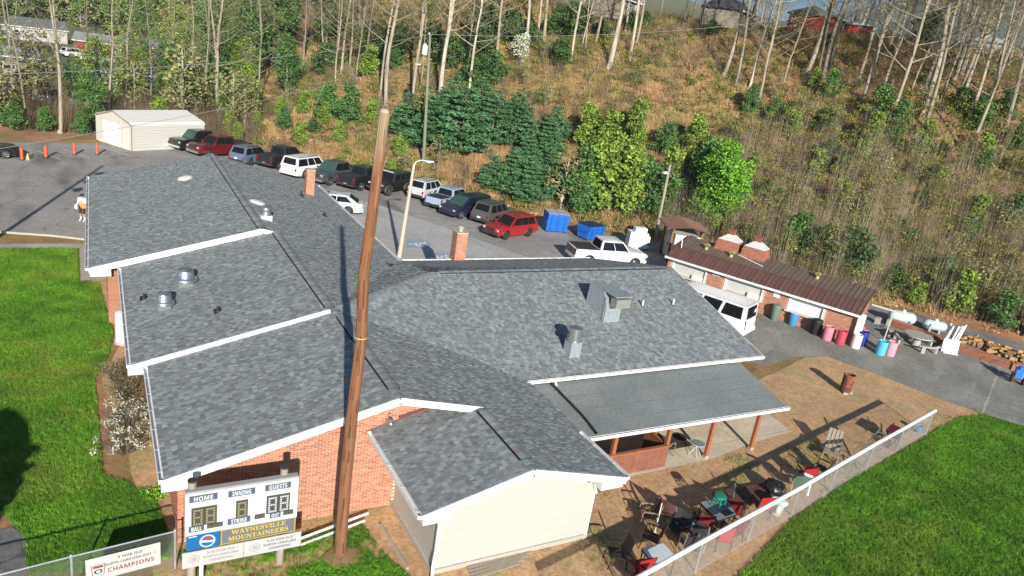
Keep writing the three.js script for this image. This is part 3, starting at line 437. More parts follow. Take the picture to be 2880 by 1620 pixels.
  dome('pale dome skylight on the far left roof slope', -9.23, onA(-9.23) + 0.03, -26.4, 0.25); dome('pale dome skylight just past the far ridge strip', -6.3, onEast(-6.3) + 0.02, -19.7, -0.25);
  const pipe = (lab, x, y, z, h, m, boot = true) => { const t = thing('vent_pipe', lab, 'vent pipe', x, y, z, 0, 'plumbing vents on the roof'); part('pipe', [cyl(0.045, 0.045, h, 0, h / 2 - 0.05, 0, 10)], m, t); if (boot) part('boot', [cyl(0.06, 0.13, 0.1, 0, 0.04, 0, 12), box(0.3, 0.012, 0.3, 0, 0.02, 0, 0.25)], mt.black, t); };
  pipe('white vent pipe nearer the square metal hood', 8.2, onS(-4.4), -4.4, 0.42, mt.white); pipe('white vent pipe nearest the wing gable edge', 10.05, onS(-4.38), -4.38, 0.42, mt.white);
  pipe('short black vent pipe left of the two mushroom fans', -12.3, onW(-12.3), -9.8, 0.25, mt.black); pipe('short black vent pipe right of the mushroom fans', -10.0, onW(-10), -6.7, 0.25, mt.black); pipe('short black vent pipe by the far brick chimney', -2.6, onEast(-2.6), -25.5, 0.4, mt.black); pipe('short black vent pipe low on the far east slope', -2.3, onEast(-2.3), -21.1, 0.3, mt.black);
  { const t = thing('exhaust_hood', 'large square galvanised kitchen exhaust hood on the wing roof', 'exhaust hood', 5.75, onS(-3.9), -3.9); t.scale.setScalar(1.15);
    part('duct', [prism([[-0.95, -0.25], [0.42, -0.25], [0.42, 0.7], [0.1, 1.12], [-0.85, 1.12]], 0.72, 0.01).rotateY(Math.PI / 2)], mt.galv, t).rotation.y = Math.PI;
    part('top_plate', [box(0.8, 0.03, 1.15, 0.03, 1.14, 0.32)], mt.galv, t); part('grease_box', [box(0.66, 0.34, 0.36, 0.04, 0.86, 0.7)], M(0.56, 0.54, 0.48, 0.45, 0.5, { map: galvTex }), t); part('flange', [box(0.03, 1.0, 0.03, -0.37, 0.4, 0.3), box(0.03, 1.0, 0.03, 0.37, 0.4, -0.5)], mt.alu, t); }
  { const t = thing('exhaust_stack', 'round topped galvanised exhaust stack on square duct near the patio', 'exhaust stack', 2.62, onS(-1.65), -1.65); part('duct', [box(0.5, 0.75, 0.5, 0, 0.28, 0)], mt.galv, t); part('stack', [cyl(0.27, 0.29, 0.5, 0, 0.9, 0, 20)], mt.alu, t); part('cap', [cyl(0.3, 0.3, 0.06, 0, 1.16, 0, 20), ball(0.3, 0, 1.18, 0, 1, 0.25, 1, 18)], mt.alu, t); part('collar', [put(new THREE.TorusGeometry(0.29, 0.025, 6, 20), 0, 0.68, 0, Math.PI / 2)], mt.alu, t); part('motor', [box(0.14, 0.2, 0.1, -0.3, 0.9, -0.05), box(0.14, 0.16, 0.1, 0.3, 0.88, -0.05)], mt.dark, t); }
}

// ---------------------------------------------------------------- brick cook house with brown metal roof
{
  seed(202);
  // local frame: origin at right end of the fascia, +X along the front to the left end reversed (toward the lot), +Z out of the front
  const Ux = V(-0.425, 0, -0.905), L = 13.1; const turn = Math.atan2(-Ux.z, Ux.x);   // local +X -> Ux
  const t = thing('cook_house', 'brick cook house with brown ribbed metal roof and white serving hatches', 'building', 26.4, 0, -5.45, turn);
  // with local +X = Ux, local +Z = (Ux.z, 0, -Ux.x)-rotated; front faces +Z or -Z: test
  const zl = V(Math.sin(turn), 0, Math.cos(turn)); const f = zl.dot(V(-0.905, 0, 0.425)) > 0 ? 1 : -1;   // f: sign of the outward front
  const wz = -0.45 * f, bz = -3.0 * f, wallM = mt.mortar;
  const openings = [[0.9, 1.0, 0, 0], [2.15, 4.35, 0.86, 1.72], [6.1, 8.7, 0.86, 1.72], [10.1, 12.6, 0.86, 1.72]].slice(1);
  const wallPts = [[0.15, 0], [L - 0.1, 0], [L - 0.1, 1.95], [0.15, 1.95]]; const shp = new THREE.Shape(wallPts.map((p) => new THREE.Vector2(...p)));
  for (const [a, b, c, d] of openings) { const h = new THREE.Path(); h.moveTo(a, c); h.lineTo(a, d); h.lineTo(b, d); h.lineTo(b, c); shp.holes.push(h); }
  const wg = new THREE.ExtrudeGeometry(shp, { depth: 0.16, bevelEnabled: false }); wg.translate(0, 0, wz - 0.08);
  const wall = part('wall', [wg], wallM, t); const l = []; const hole = (u, v) => openings.some(([a, b, c, d]) => u > a - 0.12 && u < b + 0.12 && v > c - 0.1 && v < d + 0.06);
  const N = V(0, 0, f), U = f > 0 ? V(1, 0, 0) : V(-1, 0, 0), ox = f > 0 ? 0.15 : L - 0.1;
  brickFace(l, V(ox, 0.02, wz + 0.08 * f), U, V(0, 1, 0), N, L - 0.25, 1.93, (u, v) => !hole(f > 0 ? u + 0.15 : L - 0.1 - u, v), 0.012);
  // sort key of placePieces uses the world camera: convert roughly by adding the group's place
  for (const q of l) q.o.add(t.position); placePiecesLocal(l, wall, t.position);
  function placePiecesLocal(list, parent, off) { for (const q of list) { q.o.sub(off); } list.sort((a, b) => a.o.x - b.o.x); let n = 0; const soup = new Soup(), basis = new THREE.Matrix4(); for (const q of list) { if (n < 300 && q.o.y < 1.9) { const m = shade(new THREE.Mesh(UNIT_BRICK, BR_MAT[q.tone])); m.name = 'brick'; basis.makeBasis(q.U, q.N, q.V.clone().negate()); m.quaternion.setFromRotationMatrix(basis); m.position.copy(q.o); m.scale.set(q.w, q.t, q.l); parent.add(m); n++; } else soup.block(q.o, q.U, q.V, q.N, q.w, q.l, q.t, q.t, BR_COL[q.tone].map((c) => c * q.k)); } if (soup.p.length) part('brick_field', soup.geo(), mt.brickV, parent).userData.kind = 'stuff'; }
  part('end_wall', [box(0.16, 2.3, 2.5, 0.2, 1.15, (wz + bz) / 2), box(0.16, 2.3, 2.5, L - 0.2, 1.15, (wz + bz) / 2), box(L - 0.3, 2.7, 0.16, L / 2, 1.35, bz)], M(0.42, 0.2, 0.13, 0.9, 0, { map: grainTex }), t);
  for (const [a, b, c, d] of openings) {
    const w = b - a, xm = (a + b) / 2, h = d - c; const fr = part('hatch_frame', [box(0.09, h + 0.1, 0.14, a + 0.02, c + h / 2, wz + 0.04 * f), box(0.09, h + 0.1, 0.14, b - 0.02, c + h / 2, wz + 0.04 * f), box(w, 0.09, 0.14, xm, d, wz + 0.04 * f)], mt.white, t);
    part('shutter', [box(w, h, 0.03, xm, c + h / 2, wz - 0.03 * f)], a < 3 ? mt.white : M(0.5, 0.49, 0.46, 0.7), fr); part('sill', [box(w + 0.25, 0.06, 0.34, xm, c - 0.03, wz + 0.14 * f)], mt.whiteOld, fr);
    if (a > 3) part('shelf_box', [box(0.75, 0.3, 0.22, a + 0.55, c + 0.16, wz + 0.06 * f)], mt.white, fr);
  }
  part('vent_panel', [box(0.42, 0.42, 0.04, 5.2, 1.62, wz + 0.11 * f)], mt.white, t); part('vent_panel', [box(0.55, 0.25, 0.04, 9.4, 1.72, wz + 0.11 * f)], mt.whiteOld, t);
  part('corner_post', [box(0.14, 1.95, 0.14, 0.05, 0.97, -0.15 * f)], mt.white, t); part('corner_post', [box(0.4, 1.9, 0.06, -0.02, 1.0, -0.7 * f)], mt.white, t);
  part('fascia', [box(L + 0.1, 0.16, 0.05, L / 2, 1.93, 0)], mt.white, t);
  const roof = part('roof', [slab([V(0, 2.0, 0), V(L, 2.0, 0), V(L, 2.62, -1.14 * f), V(0, 2.62, -1.14 * f)], 0.04), slab([V(0, 2.62, -1.14 * f), V(L, 2.62, -1.14 * f), V(L, 3.07, -3.1 * f), V(0, 3.07, -3.1 * f)], 0.04)], M(0.09, 0.05, 0.04, 0.6), t);
  const brown = [M(0.17, 0.09, 0.075, 0.5, 0.1, { map: grainTex }), M(0.185, 0.098, 0.08, 0.5, 0.1, { map: grainTex }), M(0.155, 0.084, 0.07, 0.5, 0.1, { map: grainTex })], olive = [M(0.2, 0.15, 0.115, 0.5, 0.1, { map: grainTex }), M(0.215, 0.16, 0.12, 0.5, 0.1, { map: grainTex }), M(0.185, 0.14, 0.105, 0.5, 0.1, { map: grainTex })];
  const panel = (a, b) => { const d = a.distanceTo(b); const g = merge([new THREE.BoxGeometry(d, 0.012, 0.285), put(new THREE.BoxGeometry(d, 0.04, 0.03), 0, 0.02, 0.14)]); return alongX(g, a, b); };
  const low = panel(V(0, 2.01, 0.03 * f), V(0, 2.635, -1.16 * f)), high = panel(V(0, 2.635, -1.12 * f), V(0, 3.085, -3.13 * f)); const n = Math.floor(L / 0.3);
  for (let k = 0; k < n; k++) { part('roof_panel', low, brown[k % 3], roof).position.set(0.16 + k * 0.3, 0, 0); part('roof_panel', high, olive[(k * 2) % 3], roof).position.set(0.16 + k * 0.3, 0, 0); }
  part('ridge_trim', [beam(V(-0.02, 2.65, -1.14 * f), V(L + 0.02, 2.65, -1.14 * f), 0.14, 0.03)], brown[0], roof);
  // stove pots / turbines on the roof
  for (const [x, z] of [[3.5, -2.35], [9.2, -1.85], [11.05, -1.9]]) { const y = 2.62 + (-z - 1.14) * 0.23; const tv = part('turbine_vent', [cyl(0.13, 0.13, 0.2, x, y + 0.08, z * f, 14)], M(0.5, 0.45, 0.25, 0.5, 0.4), t); const g = []; for (let k = 0; k < 12; k++) { const a = k / 12 * Math.PI * 2; g.push(tube([V(x + 0.1 * Math.cos(a), y + 0.18, z * f + 0.1 * Math.sin(a)), V(x + 0.2 * Math.cos(a + 0.25), y + 0.3, z * f + 0.2 * Math.sin(a + 0.25)), V(x + 0.06 * Math.cos(a + 0.5), y + 0.42, z * f + 0.06 * Math.sin(a + 0.5))], 0.02, 4, 6)); } g.push(cyl(0.08, 0.08, 0.03, x, y + 0.43, z * f, 12)); part('turbine_blades', g, M(0.42, 0.36, 0.15, 0.45, 0.5), tv); }
  part('roof_pipe', [beam(V(6.9, 2.84, -1.6 * f), V(8.9, 2.98, -2.3 * f), 0.06, 0.06)], mt.white, t); part('roof_pipe', [rod(V(12.5, 2.6, -1.0 * f), V(12.6, 3.2, -1.1 * f), 0.035, 8)], mt.white, t);
  // two masonry smoke hoods behind the roof
  for (const x of [7.95, 9.85]) {
    const fr = (w0, d0, y0, w1, d1, y1) => { const g = new THREE.CylinderGeometry(Math.SQRT1_2, Math.SQRT1_2, 1, 4, 1); g.rotateY(Math.PI / 4); const p = g.attributes.position; for (let i = 0; i < p.count; i++) { const top = p.getY(i) > 0; p.setXYZ(i, x + p.getX(i) * (top ? w1 : w0), top ? y1 : y0, -3.0 * f + p.getZ(i) * (top ? d1 : d0)); } const h = g.toNonIndexed(); h.computeVertexNormals(); return h; };
    const hd = part('smoke_hood', [fr(1.8, 1.3, 2.6, 1.45, 1.05, 3.68)], M(0.4, 0.15, 0.08, 0.9, 0, { map: grainTex }), t); const bl = []; for (let r = 0; r < 12; r++) { const y = 2.85 + r * 0.068, k = (y - 2.6) / 1.08, w = mix(1.8, 1.45, k), d = mix(1.3, 1.05, k); for (let u = -w / 2 + (r % 2) * 0.1; u < w / 2 - 0.1; u += 0.203) bl.push({ o: V(x + (f > 0 ? 1 : -1) * 0 + u + 0.1, y, (-3.0 + d / 2) * f + 0.002 * f), U: f > 0 ? V(1, 0, 0) : V(-1, 0, 0), V: V(0, 1, 0), N: V(0, 0, f), w: 0.19, l: 0.055, t: 0.01, tone: Math.floor(R() * 5), k: 1 }); }
    const sp = new Soup(); for (const q of bl) sp.block(q.o, q.U, q.V, q.N, q.w, q.l, q.t, q.t, BR_COL[q.tone]); part('brick_field', sp.geo(), mt.brickV, hd).userData.kind = 'stuff';
    part('hood_cap', [fr(1.48, 1.08, 3.68, 0.42, 0.4, 4.08)], mt.whiteOld, hd); part('hood_flue', [box(0.4, 0.4, 0.38, x, 4.2, -3.0 * f), box(0.5, 0.06, 0.48, x, 4.42, -3.0 * f)], M(0.3, 0.1, 0.06, 0.9, 0, { map: grainTex }), hd);
  }
  part('side_rail', [box(1.9, 0.1, 0.06, -0.95, 2.1, -3.1 * f), box(0.06, 2.1, 0.06, -1.3, 1.05, -3.12 * f)], mt.whiteOld, t);
}

// ---------------------------------------------------------------- white metal garage shed at the far lot
{
  const t = thing('metal_shed', 'off-white metal garage shed with white roll door at lot edge', 'shed', -10.9, 0, -54.9, rad(30.4));
  const L = 7.6, W = 5.6, h = 2.35, r = 3.15;      // +X along length, -Z to the back
  const prof = [[0, 0], [W, 0], [W, h], [W - 0.25, h + 0.16], [W / 2, r], [0.25, h + 0.16], [0, h]];
  const g = prism(prof, L); g.rotateY(Math.PI / 2); g.translate(L / 2, 0, 0);
  part('wall', [g], M(0.52, 0.5, 0.45, 0.55), t);
  const rl = []; for (const s of [0, 1]) for (let k = 0; k < 24; k++) { const pts = s ? [[W - 0.0, 0.0 + k]] : 0; }
  const roofPts = [[-0.04, h - 0.06], [0.22, h + 0.2], [W / 2, r + 0.05], [W - 0.22, h + 0.2], [W + 0.04, h - 0.06]];
  const roof = part('roof', roofPts.slice(1).map((p, i) => slab([V(-0.08, roofPts[i][1], -roofPts[i][0]), V(L + 0.08, roofPts[i][1], -roofPts[i][0]), V(L + 0.08, p[1], -p[0]), V(-0.08, p[1], -p[0])], 0.03)), M(0.62, 0.61, 0.585, 0.5), t);
  for (let k = 0; k < 8; k++) part('siding_rib', [box(L, 0.05, 0.03, L / 2, 0.35 + k * 0.25, 0.012)], M(0.5, 0.48, 0.43, 0.55), t);
  for (let k = 0; k < 7; k++) part('roof_rib', [beam(V(0, mix(h + 0.22, r + 0.07, k / 6), -mix(0.25, W / 2, k / 6)), V(L, mix(h + 0.22, r + 0.07, k / 6), -mix(0.25, W / 2, k / 6)), 0.05, 0.025)], M(0.63, 0.62, 0.6, 0.5), roof);
  part('roll_door', [box(0.05, 2.15, 2.5, -0.01, 1.08, -3.1)], mt.white, t); const d = part('door_frame', [box(0.06, 2.3, 0.12, -0.02, 1.15, -1.8), box(0.06, 2.3, 0.12, -0.02, 1.15, -4.4), box(0.06, 0.14, 2.7, -0.02, 2.24, -3.1)], M(0.55, 0.5, 0.4, 0.6), t); part('side_door', [box(0.05, 1.9, 0.8, -0.01, 0.96, -0.95)], M(0.6, 0.57, 0.5, 0.6), t);
  part('rake_trim', [beam(V(-0.1, h + 0.0, 0.04), V(-0.1, r + 0.02, -W / 2), 0.05, 0.1), beam(V(-0.1, h, -W - 0.04), V(-0.1, r + 0.02, -W / 2), 0.05, 0.1), box(0.06, h, 0.08, -0.02, h / 2, -0.02)], M(0.34, 0.22, 0.17, 0.6), t);
}

// ---------------------------------------------------------------- timber shelter, cold store and generator by the hill
{
  const a = rad(62.5);       // local +X runs along the front edge away from the camera side
  const t = thing('timber_shelter', 'small open timber shelter with brown metal roof over the cold store', 'shelter', 26.15, 0, -22.5, a);
  for (const [x, z] of [[-1.3, -0.6], [1.3, -0.6], [-1.3, 1.7], [1.3, 1.7]]) { const p = part('post', [box(0.17, 2.8, 0.17, x, 1.4, z)], mt.wood, t); part('brace', [beam(V(x, 2.1, z), V(x - Math.sign(x) * 0.6, 2.7, z), 0.09, 0.09)], mt.wood, p); }
  part('beam', [box(3.0, 0.18, 0.14, 0, 2.72, -0.6), box(3.0, 0.18, 0.14, 0, 2.72, 1.7)], mt.wood, t);
  const rf = part('roof', [slab([V(-1.75, 2.82, -1.1), V(1.75, 2.82, -1.1), V(1.75, 3.12, 0.55), V(-1.75, 3.12, 0.55)], 0.05), slab([V(-1.75, 3.12, 0.55), V(1.75, 3.12, 0.55), V(1.75, 2.82, 2.2), V(-1.75, 2.82, 2.2)], 0.05)], M(0.15, 0.075, 0.055, 0.6, 0.1, { map: grainTex }), t);
  for (let k = 0; k < 12; k++) { const x = -1.65 + k * 0.3; part('roof_rib', [beam(V(x, 2.85, -1.1), V(x, 3.15, 0.55), 0.03, 0.03), beam(V(x, 3.15, 0.55), V(x, 2.85, 2.2), 0.03, 0.03)], M(0.17, 0.085, 0.06, 0.6), rf); }
  part('roof_edge', [box(3.5, 0.1, 0.05, 0, 2.76, -1.12)], mt.woodGrey, rf);
  const c = thing('cold_store', 'pale grey walk-in cold store box under the timber shelter', 'cold store', 26.35, 0, -22.3, a);
  part('body', [box(3.0, 2.3, 2.0, 0.1, 1.2, 0.35)], M(0.55, 0.56, 0.55, 0.45), c); part('door', [box(0.95, 1.95, 0.06, -0.3, 1.08, -0.67)], M(0.6, 0.61, 0.6, 0.4), c); part('door', [box(0.95, 1.95, 0.06, 0.8, 1.08, -0.67)], M(0.58, 0.59, 0.58, 0.4), c); part('handle', [box(0.05, 0.2, 0.05, 0.1, 1.15, -0.72), box(0.05, 0.2, 0.05, 0.4, 1.15, -0.72)], mt.dark, c); part('base', [box(3.1, 0.12, 2.1, 0.1, 0.06, 0.35)], mt.dark, c); part('notice', [box(0.3, 0.45, 0.02, 1.45, 1.5, -0.68)], mt.white, c);
  const q = thing('refrigeration_unit', 'white boxy outdoor unit left of the timber shelter', 'unit', 24.7, 0, -25.3, rad(-20));
  part('cabinet', [box(1.55, 1.35, 1.0, 0, 0.75, 0)], mt.white, q); part('top_box', [box(1.0, 0.36, 0.7, 0.15, 1.6, -0.05)], mt.white, q); part('front_panel', [box(1.25, 1.0, 0.03, 0, 0.75, 0.51)], M(0.66, 0.67, 0.66, 0.4), q); for (let k = 0; k < 6; k++) part('louvre', [box(1.1, 0.03, 0.03, 0, 0.4 + k * 0.14, 0.535)], M(0.5, 0.5, 0.5, 0.5), q); part('skid', [box(1.6, 0.1, 1.05, 0, 0.05, 0)], mt.dark, q); part('side_box', [box(0.22, 0.5, 0.5, 0.9, 0.9, 0.1)], mt.white, q);
}
// dumpsters
{
  const blue = plas(0.012, 0.12, 0.48, 0.45);
  function dumpster(label, x, z, turn, lidOpen, h) {
    const t = thing('dumpster', label, 'dumpster', x, 0, z, turn, 'blue waste dumpsters at the foot of the hill');
    const body = prism([[-0.6, 0.12], [0.55, 0.12], [0.75, h - 0.15], [0.75, h], [-0.75, h], [-0.75, h - 0.15]], 1.85, 0.02); part('body', [body], blue, t);
    for (const z2 of [-0.93, 0.93]) part('fork_pocket', [box(0.9, 0.16, 0.08, 0, h * 0.55, z2)], plas(0.01, 0.09, 0.4, 0.5), t);
    for (const z2 of [-0.6, 0, 0.6]) part('rib', [beam(V(0.63, 0.2, z2), V(0.77, h - 0.1, z2), 0.08, 0.03)], plas(0.01, 0.1, 0.42, 0.5), t);
    for (const s of [-1, 1]) part('lid', [beam(V(-0.75, h + (lidOpen ? 0.1 : 0.06), s * 0.46), V(0.75, h + 0.04, s * 0.46), 0.88, 0.035)], lidOpen ? M(0.35, 0.35, 0.36, 0.5) : plas(0.015, 0.03, 0.08, 0.5), t);
    for (const [wx, wz] of [[-0.5, -0.8], [-0.5, 0.8], [0.45, -0.8], [0.45, 0.8]]) part('caster', [cyl(0.09, 0.09, 0.06, wx, 0.09, wz, 10, Math.PI / 2)], mt.rubber, t);
  }
  dumpster('taller bright blue dumpster with pale lid next to red car', 19.7, -30.1, rad(-104), true, 1.6); dumpster('lower blue dumpster with dark lids turned slightly sideways', 21.95, -28.0, rad(-78), false, 1.2);
}

// ---------------------------------------------------------------- poles and wires
{
  seed(303);
  const p = thing('utility_pole', 'tall bare wooden utility pole rising in front of the roofs', 'pole', -8, 0, 3.44);
  const pts = [V(0, -0.2, 0), V(-0.02, 2.6, 0), V(0.02, 5.1, 0), V(0.07, 6.85, 0), V(0, 8.6, 0), V(0.07, 10, 0), V(0.16, 12.6, 0)]; const curve = new THREE.CatmullRomCurve3(pts); const g = new THREE.TubeGeometry(curve, 40, 1, 14); const ps = g.attributes.position, fr = curve.getSpacedPoints(40);
  for (let i = 0; i < ps.count; i++) { const k = Math.floor(i / 15), c = fr[k], r = mix(0.178, 0.125, k / 40); ps.setXYZ(i, c.x + (ps.getX(i) - c.x) * r, c.y + (ps.getY(i) - c.y) * r, c.z + (ps.getZ(i) - c.z) * r); } g.computeVertexNormals(); const uvs = g.attributes.uv; for (let i = 0; i < uvs.count; i++) uvs.setXY(i, uvs.getY(i) * 1, uvs.getX(i));
  part('shaft', [g], mt.poleWood, p); part('pole_top', [cyl(0.09, 0.126, 0.1, 0.16, 12.63, 0, 14)], mt.polePale, p); part('band', [put(new THREE.TorusGeometry(0.152, 0.012, 6, 16), 0.06, 6.85, 0, Math.PI / 2)], plas(0.7, 0.6, 0.3), p);
  solo('clay_mound', 'mound of bare red clay round the pole foot', 'mound', [ball(0.62, 0, 0, 0, 1, 0.14, 0.8, 16)], MG(0.42, 0.22, 0.13), -7.95, 0.01, 3.55);
  const q = thing('lamp_post', 'pale slender lamp post with curved arm in the lot', 'lamp post', 3.56, 0, -23.6);
  part('shaft', [cyl(0.09, 0.16, 6.3, 0.2, 3.1, 0, 14, 0, 0, -0.06)], M(0.62, 0.54, 0.42, 0.8, 0, { map: grainTex }), q); part('arm', [tube([V(0.38, 6.1, 0), V(0.5, 6.38, 0), V(0.85, 6.52, 0), V(1.15, 6.5, 0)], 0.035, 8, 20)], M(0.6, 0.62, 0.6, 0.5), q); part('lamp_head', [box(0.55, 0.09, 0.22, 1.4, 6.48, 0), ball(0.12, 1.4, 6.42, 0, 1.5, 0.5, 0.8, 10)], M(0.62, 0.66, 0.66, 0.4), q);
  const hpY = groundY(15.05, -48.6);
  const h = thing('street_light_pole', 'grey-green hillside power pole with transformer and short lamp arm', 'pole', 15.05, hpY, -48.6);
  part('shaft', [rod(V(0, -0.3, 0), V(-0.75, 14.0 - hpY, 0), 0.17, 12, 0.11)], M(0.27, 0.3, 0.21, 0.9, 0, { map: woodTex }), h); part('transformer', [cyl(0.26, 0.26, 0.85, -1.18, 12.5 - hpY, 0.15, 14), cyl(0.06, 0.2, 0.15, -1.18, 13 - hpY, 0.15, 14)], M(0.68, 0.7, 0.7, 0.4), h); part('lamp_arm', [tube([V(-0.75, 11.2 - hpY, 0), V(-1.2, 11.35 - hpY, 0.1), V(-1.7, 11.15 - hpY, 0.2)], 0.03, 6, 12)], mt.steel, h); part('lamp_head', [box(0.5, 0.1, 0.2, -1.8, 11.1 - hpY, 0.22)], M(0.62, 0.66, 0.66, 0.4), h); part('insulator', [cyl(0.05, 0.05, 0.2, -0.85, 14 - hpY, 0, 8)], mt.white, h); part('cross_bar', [box(1.0, 0.09, 0.09, -0.8, 11.7 - hpY, 0)], mt.woodGrey, h);
  const sp = thing('wooden_lamp_pole', 'short grey wooden pole with lamp behind the shelter', 'pole', 28.9, 0, -28); part('shaft', [rod(V(0.1, 0, 0), V(0, 6.6, 0), 0.14, 12, 0.11)], mt.woodGrey, sp); part('lamp_head', [box(0.4, 0.18, 0.2, -0.45, 5.9, 0.1), rod(V(0, 5.8, 0), V(-0.4, 5.95, 0.1), 0.025, 6)], M(0.66, 0.7, 0.72, 0.4), sp);
  const wire = (label, a, b, sag) => { const pts2 = []; for (let i = 0; i <= 12; i++) { const k = i / 12; pts2.push(a.clone().lerp(b, k).add(V(0, -sag * 4 * k * (1 - k), 0))); } solo('power_line', label, 'power line', [tube(pts2, 0.014, 5, 40)], M(0.3, 0.3, 0.29, 0.5), 0, 0, 0, 0, 'overhead wires'); };
  wire('upper overhead wire running left from the hillside pole', V(14.3, 13.95, -48.6), V(-20.4, 9.3, -21.6), 0.7); wire('lower overhead wire running left from the hillside pole', V(14.4, 11.8, -48.6), V(-20.4, 5.6, -21.6), 0.6);
  wire('thin overhead wire running right from the hillside pole top', V(14.3, 13.95, -48.6), V(62, 24, -38), 1.2);
  // floodlight mast standing left of the frame; its shadow crosses the lot
  const m = thing('floodlight_mast', 'wooden floodlight mast standing left of the picture', 'pole', -20.4, 0, -21.6); part('shaft', [cyl(0.1, 0.16, 10.8, 0, 5.4, 0, 12)], mt.woodGrey, m); for (const y of [7.4, 8.5, 9.6]) { part('cross_arm', [box(0.9, 0.1, 0.1, 0.3, y, 0)], mt.woodGrey, m); part('floodlight', [cyl(0.12, 0.3, 0.4, 0.62, y, 0, 12, 0.6)], mt.greyPaint, m); }
}

// ---------------------------------------------------------------- chain-link fences
function chainFence(name, label, pts, h, spacing, railR, railMat) {
  const t = thing(name, label, 'fence'); const rail = []; const soup = [];
  let acc = 0;
  for (let i = 0; i + 1 < pts.length; i++) {
    const a = V(pts[i][0], 0, pts[i][1]), b = V(pts[i + 1][0], 0, pts[i + 1][1]), L = a.distanceTo(b), d = b.clone().sub(a).normalize();
    rail.push(rod(a.clone().setY(h), b.clone().setY(h), railR, 10));
    const at = (s, y) => a.clone().addScaledVector(d, clamp(s, 0, L)).setY(y);
    for (let s = -h; s < L; s += 0.085) for (const k of [1, -1]) { let s0 = s, s1 = s + h, y0 = k > 0 ? 0.04 : h, y1 = k > 0 ? h : 0.04; if (s0 < 0) { const q = -s0 / h; y0 = mix(y0, y1, q); s0 = 0; } if (s1 > L) { const q = (s1 - L) / (s1 - s0); y1 = mix(y1, y0, q); s1 = L; } if (s1 - s0 > 0.03) soup.push(rod(at(s0, y0), at(s1, y1), 0.0028, 3)); }
  }
  for (const [x, z] of spacing) part('post', [cyl(0.03, 0.03, h + 0.05, x, h / 2, z, 10), ball(0.04, x, h + 0.04, z, 1, 0.7, 1, 8)], mt.galv, t);
  part('top_rail', rail, railMat, t); const msh = part('chain_link_mesh', soup, mt.steel, t); msh.userData.kind = 'stuff';
  return t;
}
{
  const white = M(0.78, 0.78, 0.76, 0.5);
  chainFence('chain_link_fence', 'chain-link fence with thick white padded top rail beside the right lawn', [[-3.5, 8.75], [-1, 8.2], [2, 7.55], [4.9, 6.95], [7.7, 6.36], [10.65, 5.68], [13.85, 4.96], [16.85, 4.32], [20.1, 3.6]], 1.25, [[-1, 8.2], [2, 7.5], [4.88, 6.9], [7.7, 6.3], [10.63, 5.63], [13.83, 4.91], [16.82, 4.27], [20.11, 3.55]], 0.075, white);
  chainFence('chain_link_fence', 'chain-link fence with thin galvanised rail at lower left', [[-12.25, 2.62], [-14.6, 2.9], [-17.6, 3.3]], 1.2, [[-12.25, 2.62], [-14.6, 2.9], [-17.6, 3.3]], 0.022, mt.galv);
  const sg = thing('fence_sign', 'white champions banner sign hanging on the lower left fence', 'sign', -13.46, 0, 2.85, 0.115);
  const tex = canvasTex(1024, 420, (c, w, h) => { c.fillStyle = '#f4f3f0'; c.fillRect(0, 0, w, h); c.textAlign = 'center'; c.fillStyle = '#333'; c.font = 'bold 64px sans-serif'; c.fillText('9 YEAR OLD', 600, 100); c.fillText('NORTH CAROLINA DIST. 1', 600, 190, 720); c.fillStyle = '#b03038'; c.font = 'bold 112px sans-serif'; c.fillText('CHAMPIONS', 610, 320, 660); c.strokeStyle = '#a8323c'; c.lineWidth = 10; c.beginPath(); c.moveTo(70, 130); c.lineTo(250, 130); c.lineTo(235, 330); c.lineTo(160, 390); c.lineTo(85, 330); c.closePath(); c.stroke(); c.fillStyle = '#a8323c'; c.fillRect(92, 150, 136, 40); c.fillStyle = '#2b3a6b'; c.beginPath(); c.ellipse(160, 260, 55, 45, 0, 0, 7); c.fill(); c.fillStyle = '#fff'; c.beginPath(); c.arc(160, 262, 30, 0, 7); c.fill(); });
  part('panel', [box(1.7, 0.68, 0.015, 0, 0.7, 0.0)], M(0.66, 0.66, 0.64, 0.6), sg); const pl = new THREE.PlaneGeometry(1.69, 0.67); part('print', put(pl, 0, 0.7, 0.012), M(0.52, 0.52, 0.52, 0.6, 0, { map: tex }), sg);
}

